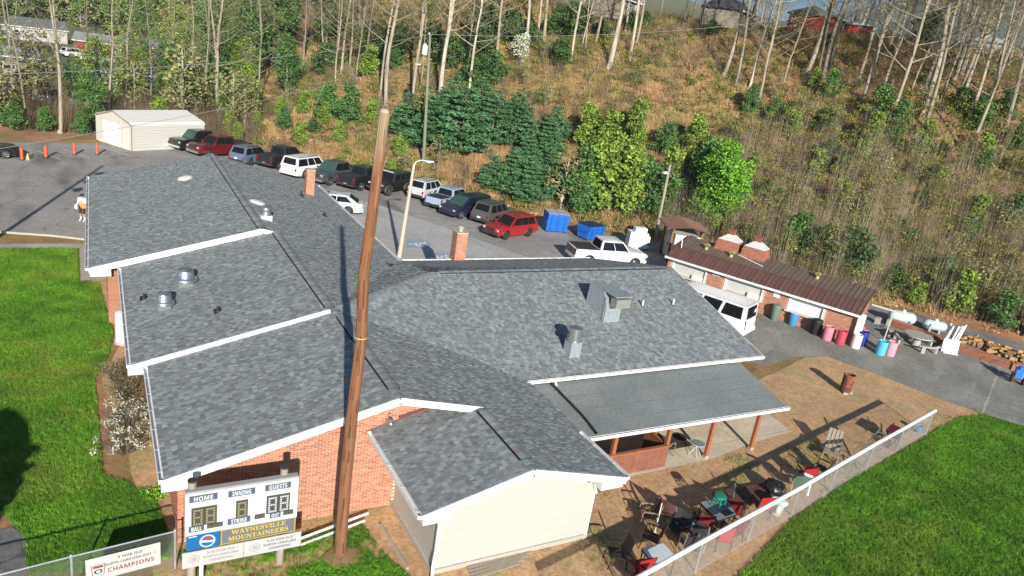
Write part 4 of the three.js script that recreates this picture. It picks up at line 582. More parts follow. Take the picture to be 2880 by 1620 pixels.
// ---------------------------------------------------------------- scoreboard
{
  const t = thing('scoreboard', 'white baseball scoreboard with banner and signs before the brick wall', 'scoreboard', -10.7, 0, 3.38);
  for (const x of [-1.22, 1.05]) { const p = part('post', [cyl(0.1, 0.11, 3.1, x, 1.55, -0.14, 14)], mt.woodGrey, t); part('post_cap', [cyl(0.105, 0.105, 0.05, x, 3.11, -0.14, 14)], mt.dark, p); }
  part('board', [box(2.72, 1.26, 0.12, 0, 2.23, 0)], M(0.5, 0.52, 0.54, 0.5), t); part('top_trim', [box(2.76, 0.06, 0.17, 0, 2.89, -0.01)], M(0.3, 0.29, 0.3, 0.6), t); for (const sx of [-1.37, 1.37]) part('edge_trim', [box(0.04, 1.26, 0.14, sx, 2.23, 0)], M(0.66, 0.66, 0.66, 0.5), t);
  const word = (txt, x, y, w, h) => { const tx = canvasTex(Math.round(w * 400), Math.round(h * 400), (c, W, H) => { c.fillStyle = '#5d6b80'; c.fillRect(0, 0, W, H); c.textAlign = 'center'; c.textBaseline = 'middle'; c.fillStyle = '#f2f5f7'; c.font = `bold ${Math.round(H * 0.98)}px sans-serif`; c.fillText(txt, W / 2, H * 0.54, W * 0.72); }); const p = part('caption', [box(w, h, 0.012, x, y, 0.066)], M(0.62, 0.62, 0.62, 0.5, 0, { map: tx }), t); return p; };
  word('HOME', -0.97, 2.69, 0.66, 0.19); word('INNING', -0.05, 2.67, 0.66, 0.18); word('GUESTS', 0.86, 2.68, 0.66, 0.18); word('BALL', -1.13, 1.79, 0.36, 0.18); word('STRIKE', -0.1, 1.82, 0.56, 0.18); word('OUT', 0.82, 1.79, 0.28, 0.17);
  const digits = (x, y, w, h, n, col) => { const d = part('digit_display', [box(w, h, 0.03, x, y, 0.07)], M(0.05, 0.05, 0.045, 0.6), t); const s = new Soup(); const rows = Math.max(2, Math.round(h / 0.075)), cols = Math.max(2, Math.round(w / n / 0.075)); for (let k = 0; k < n; k++) for (let i = 0; i < cols; i++) for (let j = 0; j < rows; j++) { if (i > 0 && i < cols - 1 && j > 0 && j < rows - 1 && j !== Math.floor(rows / 2)) continue; const cx = x - w / 2 + (k + 0.12 + 0.76 * (i + 0.5) / cols) * w / n, cy = y - h / 2 + (0.06 + 0.88 * (j + 0.5) / rows) * h; s.block(V(cx, cy - 0.022, 0.085), V(1, 0, 0), V(0, 1, 0), V(0, 0, 1), 0.045, 0.045, 0.018, 0.018, col); } part('bulb_array', s.geo(), mt.vertex, d).userData.kind = 'stuff'; };
  const amber = [0.3, 0.27, 0.14], pale = [0.55, 0.57, 0.6]; digits(-0.95, 2.15, 0.6, 0.54, 2, amber); digits(-0.04, 2.17, 0.29, 0.52, 1, amber); digits(0.88, 2.15, 0.6, 0.55, 2, pale); digits(-0.69, 1.81, 0.38, 0.13, 3, [0.12, 0.11, 0.08]); digits(0.42, 1.84, 0.26, 0.13, 2, [0.12, 0.11, 0.08]); digits(1.16, 1.81, 0.26, 0.13, 2, [0.12, 0.11, 0.08]);
  const ban = canvasTex(1024, 256, (c, w, h) => { c.fillStyle = '#d8b63a'; c.fillRect(0, 0, w, h); c.fillStyle = '#7d8189'; c.fillRect(16, 14, w - 32, h - 28); c.fillStyle = '#f0d21e'; c.textAlign = 'center'; c.font = 'bold 98px serif'; c.fillText('WAYNESVILLE', w / 2, 108, 800); c.fillText('MOUNTAINEERS', w / 2, 214, 900); });
  part('team_banner', [box(1.92, 0.47, 0.05, 0.42, 1.36, 0.02)], M(0.62, 0.62, 0.62, 0.55, 0, { map: ban }), t);
  const lg = canvasTex(512, 300, (c, w, h) => { c.fillStyle = '#1272b8'; c.fillRect(0, 0, w, h); c.fillStyle = '#cfe6f4'; c.fillRect(30, 25, 130, 24); c.beginPath(); c.arc(320, 165, 125, 0, 7); c.fillStyle = '#bfe0f2'; c.fill(); c.save(); c.beginPath(); c.arc(320, 165, 96, 0, 7); c.clip(); c.fillStyle = '#1272b8'; c.fillRect(200, 40, 250, 260); c.fillStyle = '#a85068'; c.fillRect(200, 40, 250, 100); c.fillStyle = '#e6f0f6'; c.beginPath(); c.moveTo(200, 150); c.bezierCurveTo(280, 110, 350, 200, 440, 140); c.lineTo(440, 180); c.bezierCurveTo(350, 235, 280, 150, 200, 195); c.fill(); c.restore(); });
  part('sponsor_panel', [box(0.8, 0.47, 0.05, -0.96, 1.36, 0.02)], M(0.62, 0.62, 0.62, 0.55, 0, { map: lg }), t);
  const sgn = (x, l1, l2, l3, faint) => { const tx = canvasTex(900, 300, (c, w, h) => { c.fillStyle = '#efeeec'; c.fillRect(0, 0, w, h); c.textAlign = 'center'; c.fillStyle = faint ? '#a5a2a0' : '#6d6b6a'; c.font = 'bold 60px sans-serif'; c.fillText(l1, 560, 90, 560); c.fillText(l2, 560, 170, 600); c.fillText(l3, 560, 250, 560); c.strokeStyle = '#c4bcc0'; c.lineWidth = 12; c.beginPath(); c.arc(170, 150, 75, 0, 7); c.stroke(); c.fillStyle = '#d2cbce'; c.beginPath(); c.arc(170, 150, 45, 0, 7); c.fill(); }); part('honours_sign', [box(1.5, 0.48, 0.03, x, 0.85, 0.05)], M(0.5, 0.5, 0.5, 0.6, 0, { map: tx }), t); };
  sgn(-0.71, '9-10 YEAR OLD', 'NORTH CAROLINA', 'CHAMPIONS', true); sgn(0.8, '9-10 YEAR OLD', 'NORTH CAROLINA', 'CHAMPIONS', false);
  part('pvc_post', [box(0.09, 0.65, 0.06, -1.0, 0.32, 0.05)], mt.white, t);
  for (const [k, a, b] of [[0, V(-8.95, 0.12, 2.55), V(-6.7, 0.1, 1.95)], [1, V(-8.95, 0.06, 2.75), V(-6.9, 0.08, 2.25)]]) solo('conduit_pipe', k ? 'lower white plastic pipe lying behind the wooden pole' : 'upper white plastic pipe lying behind the wooden pole', 'pipe', [rod(a, b, 0.045, 8)], mt.white, 0, 0, 0, 0, 'white pipes at the wall foot');
}
// loose timber along the addition's foot
for (let k = 0; k < 4; k++) solo('plank', ['grey plank along the siding nearest the wall', 'grey plank along the siding, second from the wall', 'grey plank along the siding, third from the wall', 'grey plank along the siding farthest from the wall'][k], 'plank', [box(2.2 - k * 0.2, 0.03, 0.11, 0, 0.02, 0)], mt.woodGrey, -3.6 - k * 0.12, 0.005 + k * 0.004, 5.1 + k * 0.13, 0.02 + k * 0.02, 'planks by the addition');
solo('edging_board', 'thin timber edging board on the clay left of the addition', 'board', [beam(V(-6.48, 0.03, 2.5), V(-6.36, 0.03, 4.6), 0.07, 0.07)], mt.concrete);
scene.fog = new THREE.FogExp2(0xc2d0de, 0.00012);

// ---------------------------------------------------------------- vehicles (+X is forward, +Z the right side)
const WHEELS = {};
function wheelProto(r, w, style) {
  const k = [r, w, style].join(); if (WHEELS[k]) return WHEELS[k];
  const tyre = new THREE.LatheGeometry([[r * 0.62, -w / 2], [r * 0.9, -w / 2], [r * 0.985, -w * 0.36], [r, -w * 0.2], [r, w * 0.2], [r * 0.985, w * 0.36], [r * 0.9, w / 2], [r * 0.62, w / 2]].map(([a, b]) => new THREE.Vector2(a, b)), 22); tyre.rotateX(Math.PI / 2);
  const rim = [put(new THREE.CylinderGeometry(r * 0.62, r * 0.62, w * 0.7, 20, 1, true), 0, 0, 0, Math.PI / 2), cyl(r * 0.16, r * 0.16, w * 0.92, 0, 0, 0, 10, Math.PI / 2), put(new THREE.TorusGeometry(r * 0.61, r * 0.035, 6, 22), 0, 0, w * 0.46), put(new THREE.TorusGeometry(r * 0.61, r * 0.035, 6, 22), 0, 0, -w * 0.46)];
  const n = style === 'steel' ? 8 : 5; for (let i = 0; i < n; i++) { const a = i / n * Math.PI * 2; rim.push(box(r * 0.56, r * (style === 'steel' ? 0.2 : 0.14), w * 0.6, Math.cos(a) * r * 0.34, Math.sin(a) * r * 0.34, 0, 0, 0, a)); }
  return WHEELS[k] = { tyre: merge([tyre]), rim: merge(rim), hub: cyl(r * 0.58, r * 0.58, w * 0.5, 0, 0, 0, 18, Math.PI / 2) };
}
function vehicle(name, label, category, x, z, ang, o, group) {
  const t = thing(name, label, category, x, 0, z, rad(ang), group);
  const { L, W, H, belt, hood, cowl, roofF, roofR, ghR, wb, wr = 0.36, clr = 0.24, bed, col, fAxle = L / 2 - 0.95 } = o; const rAxle = fAxle - wb, h2 = L / 2, ar = wr * 1.16;
  const body = paint(...col), trim = o.trim ?? mt.dark;
  // lower body with real wheel openings
  const s = new THREE.Shape(); s.moveTo(-h2 + 0.1, clr + 0.1); s.lineTo(rAxle - ar, clr + 0.02); s.absarc(rAxle, wr, ar, Math.PI - 0.2, 0.2, true); s.lineTo(rAxle + ar + 0.04, clr); s.lineTo(fAxle - ar - 0.04, clr); s.absarc(fAxle, wr, ar, Math.PI - 0.2, 0.2, true); s.lineTo(h2 - 0.12, clr + 0.06); s.lineTo(h2 - 0.01, clr + 0.2); s.lineTo(h2, hood - 0.3); s.quadraticCurveTo(h2 - 0.01, hood - 0.04, h2 - 0.4, hood); s.quadraticCurveTo(mix(cowl, h2, 0.35), hood + 0.06, cowl, belt);
  if (bed) { s.lineTo(bed.x, belt); s.lineTo(bed.x - 0.02, bed.y); s.lineTo(-h2 + 0.04, bed.y); } else { s.lineTo(ghR + 0.02, belt); s.lineTo(-h2 + (o.trunk ?? 0.12), o.deck ?? belt); }
  s.quadraticCurveTo(-h2, (bed ? bed.y : (o.deck ?? belt)) - 0.03, -h2, (bed ? bed.y : (o.deck ?? belt)) - 0.28); s.lineTo(-h2, 0.55); s.closePath();
  const g = new THREE.ExtrudeGeometry(s, { depth: W - 0.18, bevelEnabled: true, bevelSize: 0.075, bevelThickness: 0.09, bevelSegments: 4, bevelOffset: -0.075, curveSegments: 12 }); g.translate(0, 0, -(W - 0.18) / 2);
  const p = g.attributes.position; for (let i = 0; i < p.count; i++) { const px = p.getX(i), py = p.getY(i); const k = 1 - (o.box ? 0.02 : 0.1) * sstep(h2 - 0.6, h2, px) - (o.box ? 0.01 : 0.06) * sstep(h2 - 0.5, h2, -px) - 0.03 * sstep(0.6, 1.1, py); p.setZ(i, p.getZ(i) * k); }
  part('body', toCreasedNormals(clean(g), rad(38)), body, t);
  part('underbody', [box(L * 0.9, 0.3, W * 0.8, 0, clr + 0.16, 0)], mt.black, t);
  // cabin
  const wB_ = W * 0.465, wT = W * (o.box ? 0.43 : 0.375), by = belt - 0.03;
  const q = (xb, xt, sgn) => (tt) => V(mix(xb, xt, tt), mix(by, H, tt), sgn * mix(wB_, wT, tt));
  const cb = [q(cowl, roofF, -1), q(cowl, roofF, 1), q(ghR, roofR, 1), q(ghR, roofR, -1)];
  const cg = []; const nS = 3; for (let i = 0; i < 4; i++) { const a = cb[i], b = cb[(i + 1) % 4]; cg.push(face([a(0), b(0), b(1), a(1)])); }
  const F0 = cb[0](1), F1 = cb[1](1), B1 = cb[2](1), B0 = cb[3](1), cr = o.box ? 0.03 : 0.05; const m0 = V((F0.x * 2 + B0.x) / 3, H + cr, F0.z * 0.55), m1 = V(m0.x, H + cr, -m0.z), n0 = V((F0.x + B0.x * 2) / 3, H + cr, F0.z * 0.55), n1 = V(n0.x, H + cr, -n0.z);
  cg.push(face([F0, F1, m1, m0]), face([m0, m1, n1, n0]), face([n0, n1, B1, B0]), face([F1, B1, n1, m1]), face([B0, F0, m0, n0]));
  for (const c of cg) { /* keep outward winding irrelevant: both sides drawn */ } part('cabin', cg, o.roofCol ? paint(...o.roofCol) : body, t);
  const patch = (A, B, s0, s1, t0, t1, off) => { const P = (u, v) => A(v).lerp(B(v), u); const a = P(s0, t0), b = P(s1, t0), c = P(s1, t1), d = P(s0, t1); const n = V().crossVectors(b.clone().sub(a), d.clone().sub(a)).normalize(); const cen = V(0, a.y, 0); if (n.dot(a.clone().sub(cen)) < 0) n.negate(); for (const e of [a, b, c, d]) e.addScaledVector(n, off); const lo = [a, b, c, d].map((e) => e.clone().addScaledVector(n, -off * 0.9)); return merge([face([a, b, c, d]), face([a, lo[0], lo[1], b]), face([b, lo[1], lo[2], c]), face([c, lo[2], lo[3], d]), face([d, lo[3], lo[0], a])]); };
  part('windscreen', patch(cb[0], cb[1], 0.07, 0.93, 0.08, 0.92, 0.012), o.screen ?? mt.glass, t); part('rear_window', patch(cb[2], cb[3], 0.1, 0.9, o.rw ?? 0.2, 0.9, 0.012), mt.glass, t);
  for (const [A, B] of [[cb[1], cb[2]], [cb[0], cb[3]]]) for (const [a, b] of o.win) part('side_window', patch(A, B, a, b, 0.1, 0.88, 0.012), mt.glass, t);
  // wheels
  const wp = wheelProto(wr, o.ww ?? 0.24, o.rim ?? 'alloy'); for (const wx of [fAxle, rAxle]) for (const sd of [-1, 1]) { const w = new THREE.Group(); w.name = 'wheel'; w.position.set(wx, wr, sd * (W / 2 - 0.13 + (o.wide ?? 0))); t.add(w); part('tyre', wp.tyre, mt.rubber, w); part('rim', wp.rim, o.rimMat ?? mt.chrome, w); part('hub', wp.hub, mt.dark, w); }
  for (const wx of [fAxle, rAxle]) for (const sd of [-1, 1]) { const tg = new THREE.TorusGeometry(ar + 0.005, o.flare ?? 0.022, 6, 18, Math.PI); tg.translate(wx, wr, sd * (W / 2 - 0.035 + (o.wide ?? 0) * 0.5)); part('wheel_arch', [tg], o.flareMat ?? body, t); }
  // face and tail
  const hy = hood - 0.22, fW = W / 2 * 0.9; for (const sd of [-1, 1]) { part('headlight', [box(0.24, 0.13, 0.34, h2 - 0.13, hy, sd * (fW - 0.2), 0, sd * 0.25)], mt.lamp, t); const ty = (bed ? bed.y : (o.deck ?? belt)) - 0.2; part('taillight', [box(0.13, o.tl ?? 0.3, 0.13, -h2 + 0.055, ty - 0.04, sd * (W / 2 * 0.93 - 0.085))], mt.tail, t); part('mirror', [box(0.14, 0.16, 0.2, cowl - 0.25, belt + 0.09, sd * (W / 2 + 0.07))], o.mirrorMat ?? body, t); }
  part('grille', [box(0.06, 0.26, W * 0.5, h2 + 0.002, hy - 0.02, 0)], o.grille ?? mt.dark, t); part('front_bumper', [box(0.2, 0.2, W * 0.86, h2 - 0.06, clr + 0.2, 0)], o.bumper ?? trim, t); part('rear_bumper', [box(0.18, 0.18, W * 0.88, -h2 + 0.03, clr + 0.24, 0)], o.bumper ?? trim, t); part('licence_plate', [box(0.02, 0.15, 0.31, -h2 - 0.035, bed ? clr + 0.28 : 0.68, 0)], mt.plate, t);
  const dx0 = bed ? [mix(cowl, bed.x, 0.36), mix(cowl, bed.x, 0.72)] : [mix(cowl, ghR, 0.36), mix(cowl, ghR, 0.66)];
  for (const sd of [-1, 1]) for (const x2 of dx0) part('door_handle', [box(0.16, 0.03, 0.03, x2, belt - 0.13, sd * (W / 2 * 0.965 + 0.01))], o.handle ?? body, t);
  for (const sd of [-1, 1]) for (const x2 of [cowl - 0.15, ...dx0.map((v) => v - 0.12)]) part('door_seam', [box(0.012, belt - clr - 0.2, 0.01, x2, (belt + clr) / 2, sd * (W / 2 * 0.985))], mt.black, t);
  if (bed) { part('tailgate_seam', [box(0.02, 0.5, W * 0.78, -h2 + 0.005, bed.y - 0.3, 0)], o.gate ?? body, t); part(bed.open ? 'bed_floor' : 'bed_cover', [box(bed.x + h2 - 0.2, 0.05, W * 0.86, (bed.x - h2 + 0.02) / 2, bed.y + 0.01, 0)], M(0.025, 0.025, 0.027, 0.75), t); for (const sd of [-1, 1]) part('bed_rail', [box(bed.x + h2 - 0.1, 0.07, 0.09, (bed.x - h2 + 0.02) / 2, bed.y + 0.02, sd * W * 0.45)], o.railMat ?? body, t); }
  if (o.rails) for (const sd of [-1, 1]) part('roof_rail', [beam(V(roofR + 0.2, H + 0.05, sd * wT * 0.95), V(roofF - 0.2, H + 0.05, sd * wT * 0.95), 0.04, 0.04)], mt.dark, t);
  return t;
}
const SUV = { L: 4.7, W: 1.86, H: 1.68, belt: 1.0, hood: 0.98, cowl: 1.05, roofF: 0.25, roofR: -1.85, ghR: -2.22, wb: 2.7, fAxle: 1.42, win: [[0.05, 0.36], [0.375, 0.655], [0.67, 0.93]], rails: true };
const BIGSUV = { ...SUV, L: 5.6, W: 2.02, H: 1.88, belt: 1.12, hood: 1.12, cowl: 1.25, roofF: 0.55, roofR: -2.45, ghR: -2.7, wb: 3.3, fAxle: 1.75, wr: 0.41, win: [[0.05, 0.3], [0.325, 0.57], [0.6, 0.95]] };
const TRUCK = { L: 5.85, W: 2.0, H: 1.92, belt: 1.2, hood: 1.18, cowl: 1.45, roofF: 0.75, roofR: -0.85, ghR: -1.02, wb: 3.7, fAxle: 1.92, wr: 0.4, ww: 0.27, clr: 0.32, bed: { x: -1.02, y: 1.24 }, win: [[0.05, 0.48], [0.5, 0.93]], rw: 0.15, tl: 0.42, bumper: mt.chrome };
const SEDAN = { L: 4.85, W: 1.86, H: 1.44, belt: 0.95, hood: 0.9, cowl: 1.05, roofF: 0.25, roofR: -1.25, ghR: -2.1, deck: 1.0, trunk: 0.08, wb: 2.8, fAxle: 1.45, wr: 0.34, clr: 0.18, win: [[0.05, 0.44], [0.46, 0.86]], rw: 0.1, tl: 0.18 };
const MINIVAN = { L: 4.95, W: 1.96, H: 1.74, belt: 1.02, hood: 0.98, cowl: 1.6, roofF: 0.55, roofR: -2.15, ghR: -2.4, wb: 3.05, fAxle: 1.6, wr: 0.35, win: [[0.1, 0.39], [0.41, 0.67], [0.69, 0.95]] };
{
  const row = 'vehicles parked along the foot of the hill', gs = mt.glassTeal;
  const satin = M(0.1, 0.1, 0.1, 0.5, 0.4);
  vehicle('pickup_truck', 'black pickup truck nose out beside the pale metal shed', 'pickup truck', -4.95, -57.7, 214, { ...TRUCK, col: [0.012, 0.012, 0.014], screen: gs }, row);
  vehicle('pickup_truck', 'dark maroon pickup truck with chrome bumper nose out', 'pickup truck', -3.3, -55.3, 208, { ...TRUCK, L: 6.0, col: [0.1, 0.008, 0.012], bed: { x: -1.02, y: 1.24, open: true } }, row);
  vehicle('suv', 'slate blue SUV parked tail out beside maroon pickup', 'SUV', -0.86, -52.53, 44, { ...SUV, col: [0.1, 0.14, 0.2], rimMat: satin }, row);
  vehicle('pickup_truck', 'black pickup truck tail out between slate SUV and white SUV', 'pickup truck', 1.93, -51.53, 40, { ...TRUCK, col: [0.014, 0.014, 0.016], bumper: mt.dark }, row);
  vehicle('suv', 'long white SUV parked tail out with dark side windows', 'SUV', 3.37, -48.05, 38, { ...BIGSUV, col: [0.74, 0.74, 0.74], bumper: paint(0.72, 0.72, 0.72) }, row);
  vehicle('pickup_truck', 'dark grey pickup truck nose out behind the far brick chimney', 'pickup truck', 5.31, -45.69, 216, { ...TRUCK, col: [0.055, 0.062, 0.07], screen: gs }, row);
  vehicle('pickup_truck', 'black pickup truck tail out with chrome wheels beside the jeep-like 4x4', 'pickup truck', 7.55, -44.1, 38, { ...TRUCK, col: [0.012, 0.012, 0.014], bumper: mt.dark }, row);
  { const j = vehicle('off_road_car', 'black boxy soft-top 4x4 on big tyres, nose out', 'off-road car', 9.4, -42.2, 212, { L: 4.3, W: 1.85, H: 1.9, belt: 1.22, hood: 1.2, cowl: 0.75, roofF: 0.45, roofR: -1.85, ghR: -2.0, wb: 2.75, fAxle: 1.4, wr: 0.44, ww: 0.32, clr: 0.42, col: [0.012, 0.012, 0.013], win: [[0.06, 0.34], [0.38, 0.64], [0.68, 0.95]], box: true, wide: 0.08, flare: 0.06, flareMat: satin, rim: 'steel', rimMat: satin, rails: false, roofCol: [0.02, 0.02, 0.02, 0.6] }, row); part('light_bar', [box(0.1, 0.08, 1.2, 0.52, 1.98, 0)], mt.lamp, j); part('winch_bumper', [box(0.3, 0.2, 1.7, 2.2, 0.62, 0)], mt.dark, j); }
  vehicle('suv', 'silver boxy SUV parked tail out right of the lamp post', 'SUV', 12.57, -40.77, 36, { ...SUV, H: 1.74, belt: 1.04, col: [0.48, 0.49, 0.5], win: [[0.08, 0.32], [0.36, 0.62], [0.66, 0.92]] }, row);
  vehicle('pickup_truck', 'pale blue-grey pickup truck tail out with dark open bed', 'pickup truck', 13.18, -37.31, 34, { ...TRUCK, L: 5.4, W: 1.96, H: 1.8, belt: 1.15, hood: 1.08, bed: { x: -0.95, y: 1.17, open: true }, wb: 3.2, fAxle: 1.65, col: [0.3, 0.38, 0.5], bumper: mt.dark, rimMat: satin, roofCol: [0.3, 0.38, 0.5] }, row);
  vehicle('minivan', 'dark navy minivan parked nose out beside pale blue pickup', 'minivan', 13.6, -34.8, 204, { ...MINIVAN, col: [0.012, 0.016, 0.045], screen: gs, bumper: paint(0.012, 0.016, 0.045) }, row);
  vehicle('suv', 'dull grey older SUV parked tail out beside the red one', 'SUV', 15.35, -32.9, 31, { ...SUV, L: 4.85, H: 1.76, belt: 1.06, hood: 1.02, col: [0.07, 0.072, 0.072, 0.4], win: [[0.08, 0.32], [0.36, 0.62], [0.66, 0.92]] }, row);
  vehicle('suv', 'bright red SUV parked nose out nearest the blue dumpsters', 'SUV', 14.75, -28.79, 199, { ...SUV, col: [0.3, 0.012, 0.014], rimMat: M(0.08, 0.08, 0.08, 0.3, 0.6) }, row);
  vehicle('sedan', 'pale silver sedan half hidden behind the roof edge', 'sedan', 2.2, -35.3, 158, { ...SEDAN, col: [0.55, 0.6, 0.66], rimMat: M(0.12, 0.12, 0.12, 0.3, 0.6), bumper: paint(0.55, 0.6, 0.66) });
  vehicle('pickup_truck', 'white pickup truck with black bed cover in front of the cold store', 'pickup truck', 19.09, -21.64, -12, { ...TRUCK, col: [0.72, 0.72, 0.72], roofCol: [0.68, 0.7, 0.72], gate: paint(0.03, 0.03, 0.03), railMat: mt.dark });
  vehicle('sedan', 'black sedan cut off by the left picture edge', 'sedan', -21.6, -49.6, 12, { ...SEDAN, col: [0.01, 0.01, 0.012] });
  const v = vehicle('passenger_van', 'white passenger van with dark rear window by the cook house', 'van', 18.5, -10.4, 113, { L: 5.9, W: 2.05, H: 2.1, belt: 1.22, hood: 1.15, cowl: 2.25, roofF: 1.45, roofR: -2.82, ghR: -2.9, wb: 3.5, fAxle: 2.0, wr: 0.37, box: true, col: [0.74, 0.74, 0.74], win: [[0.18, 0.36], [0.4, 0.66], [0.7, 0.95]], rw: 0.12, tl: 0.5, bumper: mt.white });
  for (let k = -3; k <= 3; k++) part('roof_rib', [box(3.9, 0.02, 0.03, -0.7, 2.138, k * 0.22)], paint(0.7, 0.7, 0.7), v); part('door_seam', [box(0.012, 1.7, 0.015, -2.93, 1.1, 0)], mt.dark, v); part('sticker', [box(0.014, 0.22, 0.22, -2.9, 1.68, 0.45)], mt.plate, v);
  // cars in the yards beyond the left trees
  const far = 'cars in the yard beyond the trees'; vehicle('parked_car', 'white van-like car seen between the left trunks', 'car', -18.3, -80.6, 70, { ...MINIVAN, col: [0.6, 0.62, 0.64] }, far); vehicle('parked_car', 'pale blue car low between the left trunks', 'car', -14.4, -80.6, 20, { ...SUV, col: [0.4, 0.46, 0.54] }, far); vehicle('parked_car', 'small white car far off under the left treetops', 'car', -16.6, -140, 30, { ...SUV, col: [0.7, 0.7, 0.72] }, far); vehicle('parked_car', 'red car far off right of the blue-grey roofs', 'car', -3.2, -127, 60, { ...SUV, col: [0.3, 0.03, 0.02] }, far); vehicle('parked_car', 'grey car far off beside the red one', 'car', -6.5, -118, 20, { ...SUV, col: [0.3, 0.34, 0.4] }, far); vehicle('parked_car', 'white pickup far off near the first house', 'car', -13, -133, 40, { ...TRUCK, col: [0.65, 0.65, 0.67] }, far); vehicle('parked_car', 'silver car far off at the left picture edge', 'car', -24, -104, 100, { ...SUV, col: [0.45, 0.48, 0.52] }, far);
}

// ---------------------------------------------------------------- garden furniture in the yard
function slingChair(label, x, z, turn, fabric, frame, o = {}) {
  const t = thing('patio_chair', label, 'chair', x, o.y ?? 0, z, rad(turn), 'chairs stored in the yard'); const w = 0.27, tip = o.tip ?? 0;   // faces +X
  for (const s of [-1, 1]) {
    part('leg', [tube([V(0.3, 0, s * w), V(0.26, 0.3, s * w), V(0.24, 0.6, s * w), V(0.1, 0.64, s * w), V(-0.22, 0.62, s * w)], 0.016, 6, 18)], frame, t);
    part('leg', [tube([V(-0.3, 0, s * w), V(-0.22, 0.4, s * w), V(-0.27, 0.62, s * w), V(-0.36, 0.95, s * w * 0.96)], 0.016, 6, 16)], frame, t);
    part('armrest', [box(0.4, 0.025, 0.06, 0.03, 0.645, s * w)], frame, t);
  }
  const seat = (() => { const g = new THREE.BoxGeometry(0.5, 0.018, 0.5, 6, 1, 4), p = g.attributes.position; for (let i = 0; i < p.count; i++) { const u = p.getX(i) / 0.5, v = p.getZ(i) / 0.5; p.setY(i, p.getY(i) + 0.4 + u * 0.06 - 0.03 * (1 - 4 * v * v)); } g.computeVertexNormals(); return g; })();
  const back = (() => { const g = new THREE.BoxGeometry(0.018, 0.58, 0.5, 1, 6, 4), p = g.attributes.position; for (let i = 0; i < p.count; i++) { const v = p.getZ(i) / 0.5, h = p.getY(i) / 0.58 + 0.5; p.setX(i, p.getX(i) - 0.23 - h * 0.13 - 0.03 * (1 - 4 * v * v)); p.setY(i, p.getY(i) + 0.68); } g.computeVertexNormals(); return g; })();
  part('seat', [seat], fabric, t); part('backrest', [back], fabric, t); part('cross_bar', [rod(V(0.26, 0.37, -w), V(0.26, 0.37, w), 0.014, 6), rod(V(-0.36, 0.95, -w), V(-0.36, 0.95, w), 0.014, 6)], frame, t);
  if (tip) t.rotation.z = tip; return t;
}
function table(label, pts, y, top, legMat, th = 0.03) {
  const c = pts.reduce((a, p) => [a[0] + p[0] / pts.length, a[1] + p[1] / pts.length], [0, 0]); const t = thing('patio_table', label, 'table', c[0], 0, c[1], 0, 'tables in the yard');
  const P = pts.map((p) => V(p[0] - c[0], y, p[1] - c[1])); part('table_top', [slab(P, th)], top, t); const rim = []; for (let i = 0; i < 4; i++) rim.push(beam(P[i].clone().setY(y - th), P[(i + 1) % 4].clone().setY(y - th), 0.04, 0.04)); part('rim', rim, legMat, t); for (const p of P) part('leg', [rod(V(p.x * 0.9, 0, p.z * 0.9), V(p.x * 0.93, y - th, p.z * 0.93), 0.02, 8)], legMat, t); return t;
}
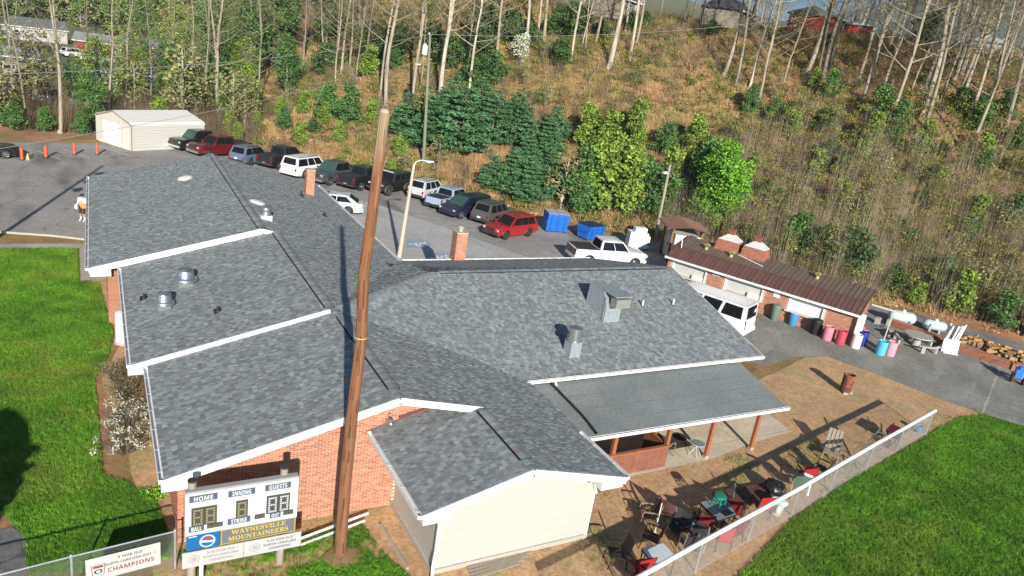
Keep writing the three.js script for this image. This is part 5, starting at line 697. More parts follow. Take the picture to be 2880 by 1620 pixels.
{
  seed(404);
  const brown = M(0.16, 0.075, 0.06, 0.8, 0, { map: grainTex }), brFr = M(0.3, 0.24, 0.2, 0.5, 0.2), red = plas(0.42, 0.018, 0.025, 0.6), dred = plas(0.16, 0.012, 0.022, 0.7), navy = plas(0.03, 0.05, 0.07, 0.7), blk = mt.black, green = plas(0.012, 0.2, 0.13, 0.4);
  slingChair('brown sling chair left of the thin upright pole', 2.0, 5.05, 150, brown, brFr); slingChair('brown sling chair right of the thin upright pole', 2.85, 5.25, 20, brown, brFr);
  solo('umbrella_pole', 'thin pale upright pole between the two brown chairs', 'pole', [cyl(0.022, 0.022, 1.2, 0, 0.6, 0, 8), cyl(0.05, 0.07, 0.1, 0, 0.05, 0, 10)], M(0.6, 0.58, 0.55, 0.5), 1.95, 0, 5.56);
  table('white square table with bluish sheen next to the padded rail', [[0.32, 6.74], [1.17, 6.73], [1.15, 7.4], [0.26, 7.4]], 0.72, M(0.66, 0.7, 0.72, 0.35), blk);
  table('grey slatted metal table carrying the green stool', [[3.92, 5.39], [5.11, 5.37], [4.7, 6.32], [3.81, 6.38]], 0.72, M(0.25, 0.29, 0.31, 0.5, 0.2), blk);
  { const t = thing('plastic_stool', 'green round plastic stool standing on the grey table', 'stool', 4.36, 0.72, 5.78); part('seat', [cyl(0.2, 0.21, 0.05, 0, 0.44, 0, 22), ball(0.2, 0, 0.455, 0, 1, 0.14, 1, 18)], green, t); for (let k = 0; k < 4; k++) { const a = k * Math.PI / 2 + 0.6; part('leg', [rod(V(Math.cos(a) * 0.24, 0, Math.sin(a) * 0.24), V(Math.cos(a) * 0.17, 0.44, Math.sin(a) * 0.17), 0.022, 8, 0.03)], green, t); } part('ring', [put(new THREE.TorusGeometry(0.2, 0.012, 6, 22), 0, 0.24, 0, Math.PI / 2)], green, t); }
  solo('tray', 'black rectangular tray at the end of the grey table', 'tray', [box(0.4, 0.03, 0.22, 0, 0, 0), box(0.4, 0.05, 0.02, 0, 0.015, 0.1), box(0.4, 0.05, 0.02, 0, 0.015, -0.1)], blk, 4.42, 0.738, 6.18, 0.1);
  slingChair('dark red chair partly under the grey table', 3.55, 6.0, 60, dred, blk); slingChair('dark red folding chair between grey table and rail', 4.35, 6.62, 95, dred, blk); slingChair('black sling chair close to the padded rail', 3.0, 6.45, 40, plas(0.03, 0.03, 0.035, 0.8), mt.steel); slingChair('dark red chair pushed against the rail near the black one', 3.7, 6.75, 75, red, blk); slingChair('red chair below the white square table', 0.1, 7.05, 80, red, blk); slingChair('dark red chair lowest at the bottom edge', -0.35, 7.5, 100, dred, blk); slingChair('black striped chair left of the black sling chair', 2.35, 6.75, 60, plas(0.035, 0.025, 0.03, 0.8), mt.steel);
  { const t = thing('slatted_platform', 'brown slatted wooden platform lying on the ground', 'platform', 7.1, 0, 4.95, -0.05); for (let r = 0; r < 6; r++) for (let k = 0; k < 3; k++) part('slat', [box(0.98, 0.035, 0.135, -1 + k * 1.0, 0.12, -0.42 + r * 0.165)], [brown, M(0.19, 0.09, 0.07, 0.8, 0, { map: woodTex }), M(0.14, 0.07, 0.055, 0.8, 0, { map: woodTex })][(r + k) % 3], t); for (const x of [-1.45, -0.5, 0.5, 1.45]) part('bearer', [box(0.09, 0.1, 1.0, x, 0.052, 0)], mt.wood, t); }
  solo('metal_tube', 'pale metal tube propped across the slatted platform', 'tube', [rod(V(5.72, 0.05, 5.3), V(6.25, 0.62, 4.75), 0.028, 8)], mt.alu);
  slingChair('red chair beside the slatted platform corner', 6.5, 5.85, 70, red, blk);
  { const g = new THREE.IcosahedronGeometry(0.36, 4), p = g.attributes.position; for (let i = 0; i < p.count; i++) { const v = V(p.getX(i), p.getY(i), p.getZ(i)), n = 0.5 + 1.0 * fbm(v.x * 6 + 9, v.y * 6 + v.z * 5, 3, 7); p.setXYZ(i, v.x * n, Math.max(-0.26, v.y * n * 0.62), v.z * n); } g.computeVertexNormals(); solo('rubbish_bag', 'black plastic rubbish bag slumped on the slatted platform', 'bag', [g], M(0.02, 0.02, 0.024, 0.3), 7.95, 0.42, 5.15); }
  { const t = thing('plastic_bin', 'white and grey plastic tub against the padded rail', 'bin', 7.2, 0, 6.0); part('tub', [put(new THREE.LatheGeometry([[0, 0.02], [0.2, 0.02], [0.26, 0.5], [0.28, 0.52], [0.25, 0.52], [0.19, 0.06], [0, 0.05]].map((a) => new THREE.Vector2(...a)), 20))], M(0.5, 0.54, 0.53, 0.5), t); part('cloth', [ball(0.2, 0.08, 0.5, 0.1, 1.2, 0.5, 1, 10), ball(0.12, -0.2, 0.35, 0.22, 1, 1.4, 0.7, 8)], mt.white, t); }
  solo('white_bracket', 'white angled plastic bracket sticking over the padded rail', 'bracket', [rod(V(0, 0.6, 0), V(0.14, 1.28, -0.12), 0.04, 8), rod(V(0.14, 1.28, -0.12), V(-0.12, 1.36, -0.3), 0.05, 8)], mt.white, 8.5, 0, 6.15);
  slingChair('bright red plastic chair standing alone near the rail', 10.0, 4.85, 65, red, dred); slingChair('dark teal chair beside the lone red chair', 11.1, 4.75, 110, navy, blk); slingChair('worn green chair half behind the rail', 9.25, 5.25, 40, plas(0.1, 0.17, 0.13, 0.7), mt.greyPaint);
  slingChair('dark brown chair behind the white square table', 1.35, 6.05, 130, brown, blk); slingChair('black chair close under the thin upright pole', 2.45, 5.95, 200, plas(0.03, 0.03, 0.035, 0.8), blk); slingChair('maroon chair at the left end of the slatted platform', 5.35, 5.75, 30, dred, blk); slingChair('dark chair left of the white square table', -0.25, 6.35, 160, plas(0.04, 0.03, 0.03, 0.8), blk);
  table('dark low folding table between brown chairs and black sling chair', [[1.5, 5.45], [2.2, 5.5], [2.15, 6.25], [1.45, 6.2]].map(([x, z]) => [x + 1.15, z + 0.35]), 0.6, M(0.07, 0.06, 0.055, 0.6), blk);
  // weathered adirondack chair lying over
  { const t = thing('wooden_lounger', 'weathered grey wooden deck chair with slatted seat', 'chair', 12.95, 0, 3.75, rad(35)); for (let k = 0; k < 4; k++) part('back_slat', [beam(V(0.15, 0.35, -0.25 + k * 0.16), V(0.85, 0.95, -0.22 + k * 0.15), 0.12, 0.025)], mt.woodGrey, t); for (let k = 0; k < 4; k++) part('seat_slat', [box(0.13, 0.025, 0.62, 0.02 - k * 0.17, 0.34 + k * 0.012, 0)], mt.woodGrey, t); for (const s of [-1, 1]) { part('leg', [box(0.08, 0.42, 0.04, -0.5, 0.2, s * 0.3)], mt.woodGrey, t); part('armrest', [box(0.8, 0.03, 0.12, -0.1, 0.56, s * 0.36)], mt.woodGrey, t); part('side_rail', [beam(V(-0.55, 0.36, s * 0.28), V(0.6, 0.06, s * 0.28), 0.03, 0.12)], mt.woodGrey, t); } }
  // stepladder leaning along the fence
  { const t = thing('step_ladder', 'aluminium ladder leaning on the padded fence rail', 'ladder', 0, 0, 0); const a0 = V(13.17, 0.02, 4.5), a1 = V(15.1, 1.3, 4.2), b0 = V(13.36, 0.02, 4.86), b1 = V(15.3, 1.3, 4.55); part('rail', [beam(a0, a1, 0.03, 0.07)], mt.alu, t); part('rail', [beam(b0, b1, 0.03, 0.07)], mt.alu, t); for (let k = 0; k < 8; k++) { const q = 0.06 + k * 0.125; part('rung', [rod(a0.clone().lerp(a1, q), b0.clone().lerp(b1, q), 0.018, 6)], mt.alu, t); } }
  { const t = thing('wheelbarrow', 'dark maroon wheelbarrow behind the padded rail', 'wheelbarrow', 17.2, 0, 3.75, rad(20)); const g = new THREE.CylinderGeometry(0.62, 0.36, 0.32, 4, 1); g.rotateY(Math.PI / 4); g.scale(1.15, 1, 0.75); part('tray', [put(g, 0, 0.55, 0)], plas(0.13, 0.01, 0.03, 0.5), t); part('wheel', [put(new THREE.TorusGeometry(0.17, 0.05, 8, 18), -0.6, 0.2, 0)], mt.rubber, t); for (const s of [-1, 1]) { part('handle', [rod(V(-0.6, 0.2, s * 0.08), V(0.95, 0.62, s * 0.32), 0.022, 8)], mt.black, t); part('leg', [tube([V(0.3, 0.42, s * 0.22), V(0.4, 0.02, s * 0.24), V(0.2, 0.02, s * 0.24), V(0.05, 0.38, s * 0.2)], 0.016, 6, 12)], mt.black, t); } }
  { const t = thing('bucket', 'small blue bucket at the far end of the fence', 'bucket', 19.75, 0, 3.35); part('pail', [new THREE.LatheGeometry([[0, 0.02], [0.13, 0.02], [0.17, 0.34], [0.18, 0.35], [0.16, 0.35], [0.12, 0.04], [0, 0.04]].map((a) => new THREE.Vector2(...a)), 18)], plas(0.05, 0.2, 0.38, 0.5), t); part('bail', [tube([V(-0.17, 0.34, 0), V(-0.1, 0.44, 0.05), V(0.1, 0.44, 0.05), V(0.17, 0.34, 0)], 0.008, 5, 14)], mt.steel, t); }
  // patio
  { const t = thing('side_table', 'small round glass side table on the patio slab', 'table', 6.88, 0.03, 2.0); part('table_top', [cyl(0.3, 0.3, 0.015, 0, 0.55, 0, 24)], M(0.2, 0.27, 0.25, 0.1), t); part('rim', [put(new THREE.TorusGeometry(0.3, 0.016, 6, 26), 0, 0.55, 0, Math.PI / 2)], M(0.45, 0.47, 0.46, 0.5), t); for (let k = 0; k < 4; k++) { const a = k * Math.PI / 2 + 0.4; part('leg', [rod(V(Math.cos(a) * 0.27, 0, Math.sin(a) * 0.27), V(-Math.cos(a) * 0.1, 0.54, -Math.sin(a) * 0.1), 0.013, 6)], M(0.5, 0.52, 0.5, 0.5), t); } }
  slingChair('dark tube chair beside the wooden half wall', 5.55, 1.65, 10, plas(0.05, 0.05, 0.05, 0.8), M(0.2, 0.2, 0.18, 0.5), { y: 0.03 });
  solo('door_mat', 'dark brown mat lying on the patio slab', 'mat', [box(1.5, 0.012, 0.95, 0, 0, 0)], M(0.045, 0.03, 0.022, 0.95, 0, { map: grainTex }), 6.6, 0.04, 0.95, 0.02);
  // rusty burn barrel
  { const t = thing('burn_barrel', 'rusty steel burn barrel standing on the gravel', 'barrel', 19.72, 0, -0.75); part('drum', [new THREE.LatheGeometry([[0.27, 0.1], [0.285, 0.1], [0.285, 0.38], [0.3, 0.4], [0.285, 0.42], [0.285, 0.68], [0.3, 0.7], [0.285, 0.72], [0.285, 0.98], [0.3, 1.0], [0.27, 1.0], [0.27, 0.14], [0, 0.13]].map((a) => new THREE.Vector2(...a)), 26)], mt.rust, t); for (const [x, z] of [[-0.2, 0.18], [0.24, 0.2], [0.05, -0.24]]) part('support_brick', [box(0.22, 0.1, 0.14, x, 0.05, z, 0, x * 3)], mt.stone, t); part('rust_rim', [put(new THREE.TorusGeometry(0.285, 0.022, 6, 26), 0, 1.0, 0, Math.PI / 2)], M(0.42, 0.17, 0.05, 0.95, 0, { map: grainTex }), t); }
  // bins and drums along the cook house
  const drum = (label, x, z, col, h = 0.88, r = 0.29, kind = 0) => { const t = thing('plastic_drum', label, 'drum', x, 0, z, 0, 'drums and bins by the cook house'); if (kind) { part('bin', [new THREE.LatheGeometry([[0, 0.02], [r * 0.82, 0.02], [r, h - 0.08], [r * 1.06, h - 0.08], [r * 1.06, h], [r * 0.95, h], [r * 0.78, 0.06], [0, 0.06]].map((a) => new THREE.Vector2(...a)), 20)], col, t); if (kind > 1) part('lid', [ball(r * 1.05, 0, h, 0, 1, 0.3, 1, 18)], col, t); for (const s of [-1, 1]) part('handle', [box(0.05, 0.05, 0.14, s * r * 1.05, h - 0.18, 0)], col, t); } else { part('drum', [new THREE.LatheGeometry([[0, 0], [r * 0.94, 0], [r, 0.04], [r, h * 0.3], [r * 1.03, h * 0.33], [r, h * 0.36], [r, h * 0.64], [r * 1.03, h * 0.67], [r, h * 0.7], [r, h - 0.03], [r * 0.94, h], [r * 0.88, h], [r * 0.86, h - 0.06], [0, h - 0.06]].map((a) => new THREE.Vector2(...a)), 22)], col, t); part('rim', [put(new THREE.TorusGeometry(r * 0.94, 0.02, 6, 22), 0, h, 0, Math.PI / 2)], col, t); } return t; };
  const pink = plas(0.62, 0.2, 0.26, 0.6), rose = plas(0.42, 0.05, 0.08, 0.55), dblue = plas(0.008, 0.03, 0.22, 0.45), lblue = plas(0.08, 0.42, 0.6, 0.5);
  drum('grey-green lidded bin against the cook house wall', 24.35, -9.9, plas(0.13, 0.19, 0.16, 0.6), 1.0, 0.3, 2); drum('mid blue open bin against the cook house wall', 25.0, -8.95, plas(0.07, 0.25, 0.48, 0.5), 0.85, 0.3, 1); drum('black lidded bin left of the pink drums', 25.35, -7.45, mt.black, 0.95, 0.32, 2); drum('faded pink drum beside the black bin', 25.4, -6.55, pink); drum('rose red drum with pale front beside corner post', 25.75, -5.85, rose); drum('white drum at the cook house corner post', 26.35, -5.2, M(0.68, 0.68, 0.68, 0.5)); drum('dark blue drum just past the corner post', 27.3, -5.45, dblue); drum('pink drum hidden behind the dark blue drum', 27.8, -5.95, pink); drum('light blue drum standing out on the yard', 27.2, -4.05, lblue); drum('pale pink drum with red top beside light blue drum', 27.85, -3.85, plas(0.66, 0.28, 0.32, 0.6));
  // picnic table of concrete
  { const t = thing('picnic_table', 'pale round concrete picnic table with curved benches', 'table', 31.6, 0, -4.6); part('table_top', [cyl(0.85, 0.85, 0.08, 0, 0.74, 0, 28)], mt.stone, t); part('pedestal', [cyl(0.2, 0.28, 0.7, 0, 0.35, 0, 14)], mt.stone, t); for (let k = 0; k < 3; k++) { const a = k * 2.1 + 0.9; const g = new THREE.TorusGeometry(1.25, 0.16, 4, 14, 1.3); g.rotateX(Math.PI / 2); g.scale(1, 0.3, 1); g.rotateY(a); g.translate(0, 0.44, 0); const b = part('bench', [g], mt.stone, t); for (const q of [0.25, 1.05]) part('bench_leg', [box(0.14, 0.4, 0.22, Math.cos(-a + q) * 1.25, 0.2, Math.sin(-a + q) * 1.25, 0, a - q)], mt.stone, b); } }
  solo('stone_stool', 'pale stone stool left of the round picnic table', 'stool', [cyl(0.22, 0.2, 0.1, 0, 0.4, 0, 14), cyl(0.12, 0.16, 0.36, 0, 0.18, 0, 12)], mt.stone, 31.2, 0, -6.2);
  for (const [k, x, z] of [[0, 32.6, -8.3], [1, 33.3, -7.9]]) { const t = thing('concrete_block', k ? 'hollow concrete block nearer the grey tanks' : 'hollow concrete block farther from the grey tanks', 'block', x, 0, z, 0.4, 'concrete blocks'); const s = new THREE.Shape([[-0.25, 0], [0.25, 0], [0.25, 0.42], [-0.25, 0.42]].map((a) => new THREE.Vector2(...a))); for (const c of [-0.12, 0.12]) { const h = new THREE.Path(); h.moveTo(c - 0.08, 0.08); h.lineTo(c - 0.08, 0.34); h.lineTo(c + 0.08, 0.34); h.lineTo(c + 0.08, 0.08); s.holes.push(h); } part('block', [new THREE.ExtrudeGeometry(s, { depth: 0.3, bevelEnabled: false })], mt.stone, t); }
  const tank = (label, x, z, len, r, turn) => { const t = thing('gas_tank', label, 'tank', x, 0, z, turn, 'gas tanks behind the picnic table'); const g = new THREE.CapsuleGeometry(r, len, 8, 20); g.rotateZ(Math.PI / 2); part('shell', [put(g, 0, r + 0.15, 0)], M(0.45, 0.52, 0.53, 0.45), t); part('valve_dome', [cyl(0.12, 0.14, 0.16, 0, 2 * r + 0.2, 0, 14)], M(0.5, 0.56, 0.57, 0.45), t); for (const s of [-1, 1]) part('saddle', [box(0.12, 0.3, r * 1.5, s * len * 0.35, 0.15, 0)], mt.stone, t); };
  tank('larger grey-blue gas tank behind the picnic table', 34.5, -7.7, 1.0, 0.42, rad(-40)); tank('smaller grey-blue gas tank beside white pipes', 36, -6.2, 0.9, 0.34, rad(-40));
  // bundle of white pipes standing in a rack
  for (let k = 0; k < 7; k++) { const a = rr(-0.25, 0.5), b = rr(-0.3, 0.3); solo('white_pipe', ['first', 'second', 'third', 'fourth', 'fifth', 'sixth', 'seventh'][k] + ' white pipe from the left in the leaning bundle', 'pipe', [rod(V(0, 0, 0), V(a + 0.1 * k, rr(1.3, 1.7), b), 0.06, 8)], mt.white, 33.3 + k * 0.16, 0, -3.9 + k * 0.03 + rr(-0.1, 0.1), 0, 'white pipes leaning by the picnic table'); }
  solo('white_crate', 'white boxy appliance panel beside the leaning pipes', 'panel', [box(1.0, 0.85, 0.1, 0, 0.43, 0, -0.15), box(0.9, 0.06, 0.5, 0, 0.03, 0.1)], mt.white, 33.2, 0, -3.35, rad(-35));
  // low brick retaining wall with individually laid copings
  { const pts = [[33.6, -7.6], [34.3, -3.5], [35.2, -0.6], [37.2, 1.2]]; const t = thing('retaining_wall', 'low red brick retaining wall at the foot of the wooded bank', 'wall'); for (let i = 0; i < 3; i++) { const a = V(pts[i][0], 0.2, pts[i][1]), b = V(pts[i + 1][0], 0.2, pts[i + 1][1]); part('wall_core', [beam(a, b, 0.55, 0.4)], M(0.36, 0.15, 0.09, 0.95, 0, { map: grainTex }), t); const d = b.clone().sub(a), L = d.length(); d.normalize(); const g = new THREE.BoxGeometry(0.19, 0.06, 0.28); for (let s = 0.1; s < L; s += 0.21) for (const k of [-1, 1]) { const m = part('brick', g, BR_MAT[Math.floor(R() * 5)], t); m.position.copy(a.clone().addScaledVector(d, s)).add(V(-d.z * k * 0.145, 0.22, d.x * k * 0.145)); m.rotation.y = Math.atan2(-d.z, d.x); } } }
  // split logs
  { const cols = [M(0.5, 0.3, 0.13, 0.9, 0, { map: woodTex }), M(0.42, 0.24, 0.1, 0.9, 0, { map: woodTex }), M(0.56, 0.36, 0.17, 0.9, 0, { map: woodTex })], gs = [0, 1, 2].map((k) => { const s = new THREE.Shape(); const n = 5 + k; for (let i = 0; i < n; i++) { const a = i / n * 6.28, r = 0.1 + 0.035 * R(); i ? s.lineTo(Math.cos(a) * r, Math.sin(a) * r) : s.moveTo(Math.cos(a) * r, Math.sin(a) * r); } const g = new THREE.ExtrudeGeometry(s, { depth: 0.45, bevelEnabled: false }); g.translate(0, 0, -0.22); return g; });
    for (let k = 0; k < 110; k++) { const u = R(), v = R(), x = mix(36.0, 38.2, u) + v * 1.2, z = mix(-4.6, 0.2, v) - u * 0.2, h = 0.1 + Math.max(0, 0.5 - Math.abs(u - 0.5)) * R() * 0.9; const m = part(numbered('split_log'), gs[k % 3], cols[(k * 7) % 3], scene); m.position.set(x, h, z); m.rotation.set(rr(-0.3, 0.3), rr(0, 3.1), rr(0, 3)); m.userData = { label: 'split firewood log in the heap above the brick retaining wall', category: 'log', group: 'firewood heap' }; } }
  { const t = thing('garden_tiller', 'blue garden tiller with dark tyres at right picture edge', 'tiller', 33.2, 0, 0.85, rad(30)); part('engine', [box(0.6, 0.4, 0.45, 0, 0.62, 0), cyl(0.16, 0.18, 0.2, 0.05, 0.9, 0, 14)], plas(0.015, 0.13, 0.5, 0.4), t); part('hood', [prism([[-0.45, 0.4], [0.4, 0.4], [0.3, 0.75], [-0.3, 0.85]], 0.42, 0.03)], plas(0.02, 0.16, 0.55, 0.4), t); for (const s of [-1, 1]) part('wheel', [put(new THREE.TorusGeometry(0.2, 0.075, 8, 18), -0.25, 0.26, s * 0.3)], mt.rubber, t); part('tine_guard', [box(0.35, 0.12, 0.6, 0.45, 0.36, 0)], plas(0.5, 0.4, 0.25), t); for (const s of [-1, 1]) part('handle', [rod(V(0.3, 0.6, s * 0.15), V(1.1, 1.05, s * 0.28), 0.018, 6)], mt.dark, t); }
  // orange marker posts and cone
  const spots = [[-18.93, -48.8], [-17.38, -50.2], [-15.4, -51.9], [-13.7, -52.5]]; const orange = plas(0.6, 0.1, 0.05, 0.5);
  spots.forEach(([x, z], k) => { const t = thing('marker_post', ['leftmost orange marker post in the far lot', 'second orange marker post from the left', 'third orange marker post from the left', 'orange marker post nearest the pale shed'][k], 'bollard', x, 0, z, 0, 'orange marker posts'); part('post', [cyl(0.11, 0.13, 0.95, 0, 0.5, 0, 14), ball(0.11, 0, 0.975, 0, 1, 0.4, 1, 12)], orange, t); part('base', [cyl(0.17, 0.19, 0.08, 0, 0.04, 0, 14)], mt.black, t); });
  { const t = thing('traffic_cone', 'small pale traffic cone beside the leftmost marker post', 'cone', -18.55, 0, -49.05); part('cone', [cyl(0.03, 0.15, 0.5, 0, 0.29, 0, 14)], plas(0.6, 0.36, 0.16), t); part('base', [box(0.36, 0.04, 0.36, 0, 0.02, 0)], plas(0.5, 0.3, 0.15), t); }
  solo('white_sack', 'small white sack on the bank behind the marker posts', 'sack', [ball(0.25, 0, 0.12, 0, 1.3, 0.6, 0.9, 10)], mt.white, -13.2, 0, -58.8);
  { const t = thing('fence_post', 'pale metal post beyond the far lot at left', 'post', -22, 0, -65.3); part('post', [cyl(0.06, 0.06, 2.0, 0, 1.0, 0, 10)], mt.galv, t); part('cap', [ball(0.07, 0, 2.0, 0, 1, 0.7, 1, 8)], mt.galv, t); }
  // white tank by the left wall
  { const t = thing('water_tank', 'white upright tank against the left side wall', 'tank', -12.98, 0, -12.4); part('shell', [cyl(0.32, 0.32, 1.3, 0, 0.7, 0, 20), ball(0.32, 0, 1.35, 0, 1, 0.35, 1, 18)], mt.white, t); part('plinth', [cyl(0.38, 0.38, 0.08, 0, 0.04, 0, 18)], mt.concrete, t); }
  { const t = thing('outdoor_tap_post', 'small black post on the path by the left lawn', 'post', -14.25, 0, -26.1); part('post', [box(0.09, 0.6, 0.09, 0, 0.3, 0)], mt.black, t); part('cap', [box(0.13, 0.06, 0.13, 0, 0.62, 0)], mt.black, t); }
}

// ---------------------------------------------------------------- a person by the far corner of the clubhouse
{
  const res = 150, half = 0.98; const mc = new MarchingCubes(res, mt.white, false, false, 200000); mc.isolation = 0;
  const J = { hipL: [-0.1, 0.92, 0], hipR: [0.1, 0.92, 0], kneeL: [-0.13, 0.5, 0.03], kneeR: [0.12, 0.5, 0.12], ankL: [-0.14, 0.09, -0.06], ankR: [0.13, 0.1, 0.1], toeL: [-0.16, 0.04, 0.1], toeR: [0.14, 0.05, 0.27], pel: [0, 0.98, 0], bel: [0, 1.12, 0.02], chest: [0, 1.32, 0.0], neck: [0, 1.5, 0.01], head: [0, 1.63, 0.04], chin: [0, 1.56, 0.08], shL: [-0.19, 1.42, 0], shR: [0.19, 1.42, 0], elL: [-0.26, 1.16, 0.04], elR: [0.25, 1.15, 0.06], wrL: [-0.2, 1.0, 0.24], wrR: [0.18, 0.99, 0.26], paL: [-0.16, 0.98, 0.32], paR: [0.14, 0.97, 0.33] };
  const B = [['pel', 'bel', 0.15, 0.14], ['bel', 'chest', 0.14, 0.155], ['chest', 'neck', 0.13, 0.06], ['neck', 'head', 0.055, 0.085], ['head', 'chin', 0.095, 0.06], ['shL', 'shR', 0.075, 0.075], ['shL', 'elL', 0.06, 0.045], ['shR', 'elR', 0.06, 0.045], ['elL', 'wrL', 0.042, 0.03], ['elR', 'wrR', 0.042, 0.03], ['wrL', 'paL', 0.032, 0.035], ['wrR', 'paR', 0.032, 0.035], ['hipL', 'kneeL', 0.1, 0.065], ['hipR', 'kneeR', 0.1, 0.065], ['kneeL', 'ankL', 0.06, 0.042], ['kneeR', 'ankR', 0.06, 0.042], ['ankL', 'toeL', 0.048, 0.042], ['ankR', 'toeR', 0.048, 0.042]];
  for (const [s, p] of [[-1, J.paL], [1, J.paR]]) { for (let f = 0; f < 4; f++) { const x = p[0] + (f - 1.5) * 0.019; J['f' + s + f] = [x, p[1] - 0.005, p[2] + 0.02]; J['g' + s + f] = [x - s * 0.005, p[1] - 0.04 - (f === 1 ? 0.012 : 0), p[2] + 0.06 + (f === 1 || f === 2 ? 0.01 : 0)]; B.push(['f' + s + f, 'g' + s + f, 0.012, 0.009]); } J['t' + s] = [p[0] - s * 0.035, p[1] + 0.01, p[2] - 0.02]; J['u' + s] = [p[0] - s * 0.06, p[1] - 0.02, p[2] + 0.03]; B.push(['t' + s, 'u' + s, 0.013, 0.01]); }
  const caps = B.map(([a, b, r0, r1]) => { const A = J[a], C = J[b], d = [C[0] - A[0], C[1] - A[1], C[2] - A[2]]; return { A, d, l2: d[0] ** 2 + d[1] ** 2 + d[2] ** 2, r0, r1 }; });
  const size = res; for (let k = 0; k < size; k++) { const zc = ((k - size / 2) / (size / 2)) * half; if (Math.abs(zc) > 0.5) { for (let i = 0; i < size * size; i++) mc.field[k * size * size + i] = -1; continue; } for (let j = 0; j < size; j++) { const yc = ((j - size / 2) / (size / 2)) * half + 0.88; for (let i = 0; i < size; i++) { const xc = ((i - size / 2) / (size / 2)) * half; let acc = 0.9; if (Math.abs(xc) < 0.45) { acc = 1; for (const c of caps) { const px = xc - c.A[0], py = yc - c.A[1], pz = zc - c.A[2]; const t = clamp((px * c.d[0] + py * c.d[1] + pz * c.d[2]) / c.l2); const dd = Math.hypot(px - c.d[0] * t, py - c.d[1] * t, pz - c.d[2] * t) - mix(c.r0, c.r1, t); const kk = c.r0 < 0.015 ? 0.006 : 0.04, h = clamp(0.5 + 0.5 * (acc - dd) / kk); acc = mix(acc, dd, h) - kk * h * (1 - h); } } mc.field[k * size * size + j * size + i] = -acc; } } }
  mc.update(); const n = mc.count ?? mc.geometry.drawRange.count; const g = new THREE.BufferGeometry(); const pos = mc.positionArray.slice(0, n * 3), nor = mc.normalArray.slice(0, n * 3), col = new Float32Array(n * 3);
  for (let i = 0; i < n; i++) { const x = pos[i * 3] *= half; const y = pos[i * 3 + 1] = pos[i * 3 + 1] * half + 0.88; const z = pos[i * 3 + 2] *= half; let c = [0.45, 0.25, 0.17]; if (y < 0.13) c = [0.72, 0.72, 0.72]; else if (y < 0.28) c = [0.7, 0.7, 0.7]; else if (y > 0.5 && y < 1.0 && z < 0.2) c = [0.015, 0.015, 0.018]; else if (y >= 1.0 && y < 1.5 && Math.hypot(x, z) < 0.34 && z < 0.14) c = [0.75, 0.75, 0.75]; col.set(c, i * 3); }
  g.setAttribute('position', new THREE.BufferAttribute(pos, 3)); g.setAttribute('normal', new THREE.BufferAttribute(nor, 3)); g.setAttribute('color', new THREE.BufferAttribute(col, 3)); g.setAttribute('uv', new THREE.BufferAttribute(new Float32Array(n * 2), 2)); g.computeVertexNormals();
  const t = thing('person', 'person in white shirt, black shorts and dark cap carrying an orange bundle', 'person', -14.62, 0, -31.4, rad(-20));
  part('body', g, M(1, 1, 1, 0.8, 0, { vertexColors: true }), t); part('cap', [(() => { const q = new THREE.SphereGeometry(0.108, 16, 8, 0, Math.PI * 2, 0, Math.PI * 0.52); q.scale(1, 1, 1.12); return put(q, 0, 1.655, 0.03); })(), box(0.15, 0.015, 0.12, 0, 1.665, 0.17, 0.2)], plas(0.015, 0.018, 0.035, 0.8), t); part('face_features', [box(0.02, 0.035, 0.03, 0, 1.615, 0.145), ball(0.011, -0.034, 1.64, 0.13), ball(0.011, 0.034, 1.64, 0.13), box(0.045, 0.01, 0.01, 0, 1.575, 0.132)], M(0.2, 0.1, 0.07, 0.7), t);
  solo('bundle', 'orange bundle held by the person at the corner', 'bundle', [ball(0.17, 0, 0, 0, 1.1, 0.9, 0.8, 12), box(0.2, 0.05, 0.14, 0, 0.12, 0)], plas(0.62, 0.27, 0.03, 0.7), -14.55 , 1.03, -31.02);
  const bp = thing('backpack', 'small white rucksack hanging at the left side of the person', 'bag', -14.95, 0.78, -31.35); part('bag', [ball(0.16, 0, 0.14, 0, 0.8, 1.1, 0.8, 12)], plas(0.6, 0.62, 0.6, 0.8), bp); part('strap', [tube([V(0, 0.3, 0), V(0.1, 0.55, 0), V(0.2, 0.62, 0.05)], 0.012, 5, 10)], plas(0.5, 0.5, 0.5, 0.8), bp);
}

// ---------------------------------------------------------------- houses on the crest and beyond the left trees
function house(name, label, x, z, turn, w, d, h, rise, wallM, roofM, wins, group) {
  const t = thing(name, label, 'house', x, groundY(x, z) - 0.25, z, rad(turn), group); part('wall', [box(w, h + 0.3, d, 0, h / 2, 0)], wallM, t); const g = prism([[-d / 2 - 0.35, h + 0.02], [d / 2 + 0.35, h + 0.02], [0, h + rise]], w + 0.6); g.rotateY(Math.PI / 2); const r = part('roof', [g], roofM, t); part('fascia', [box(w + 0.62, 0.16, 0.05, 0, h + 0.05, d / 2 + 0.36), box(w + 0.62, 0.16, 0.05, 0, h + 0.05, -d / 2 - 0.36)], mt.white, r);
  for (const [wx, ww, wh, wy, door] of wins) { const f = part(door ? 'door' : 'window', [box(ww, wh, 0.08, wx, wy, d / 2 + 0.03)], mt.white, t); if (!door) { part('pane', [box(ww * 0.8, wh * 0.42, 0.03, wx, wy + wh * 0.24, d / 2 + 0.07)], mt.glass, f); part('pane', [box(ww * 0.8, wh * 0.42, 0.03, wx, wy - wh * 0.24, d / 2 + 0.07)], mt.glass, f); } }
  return t;
}
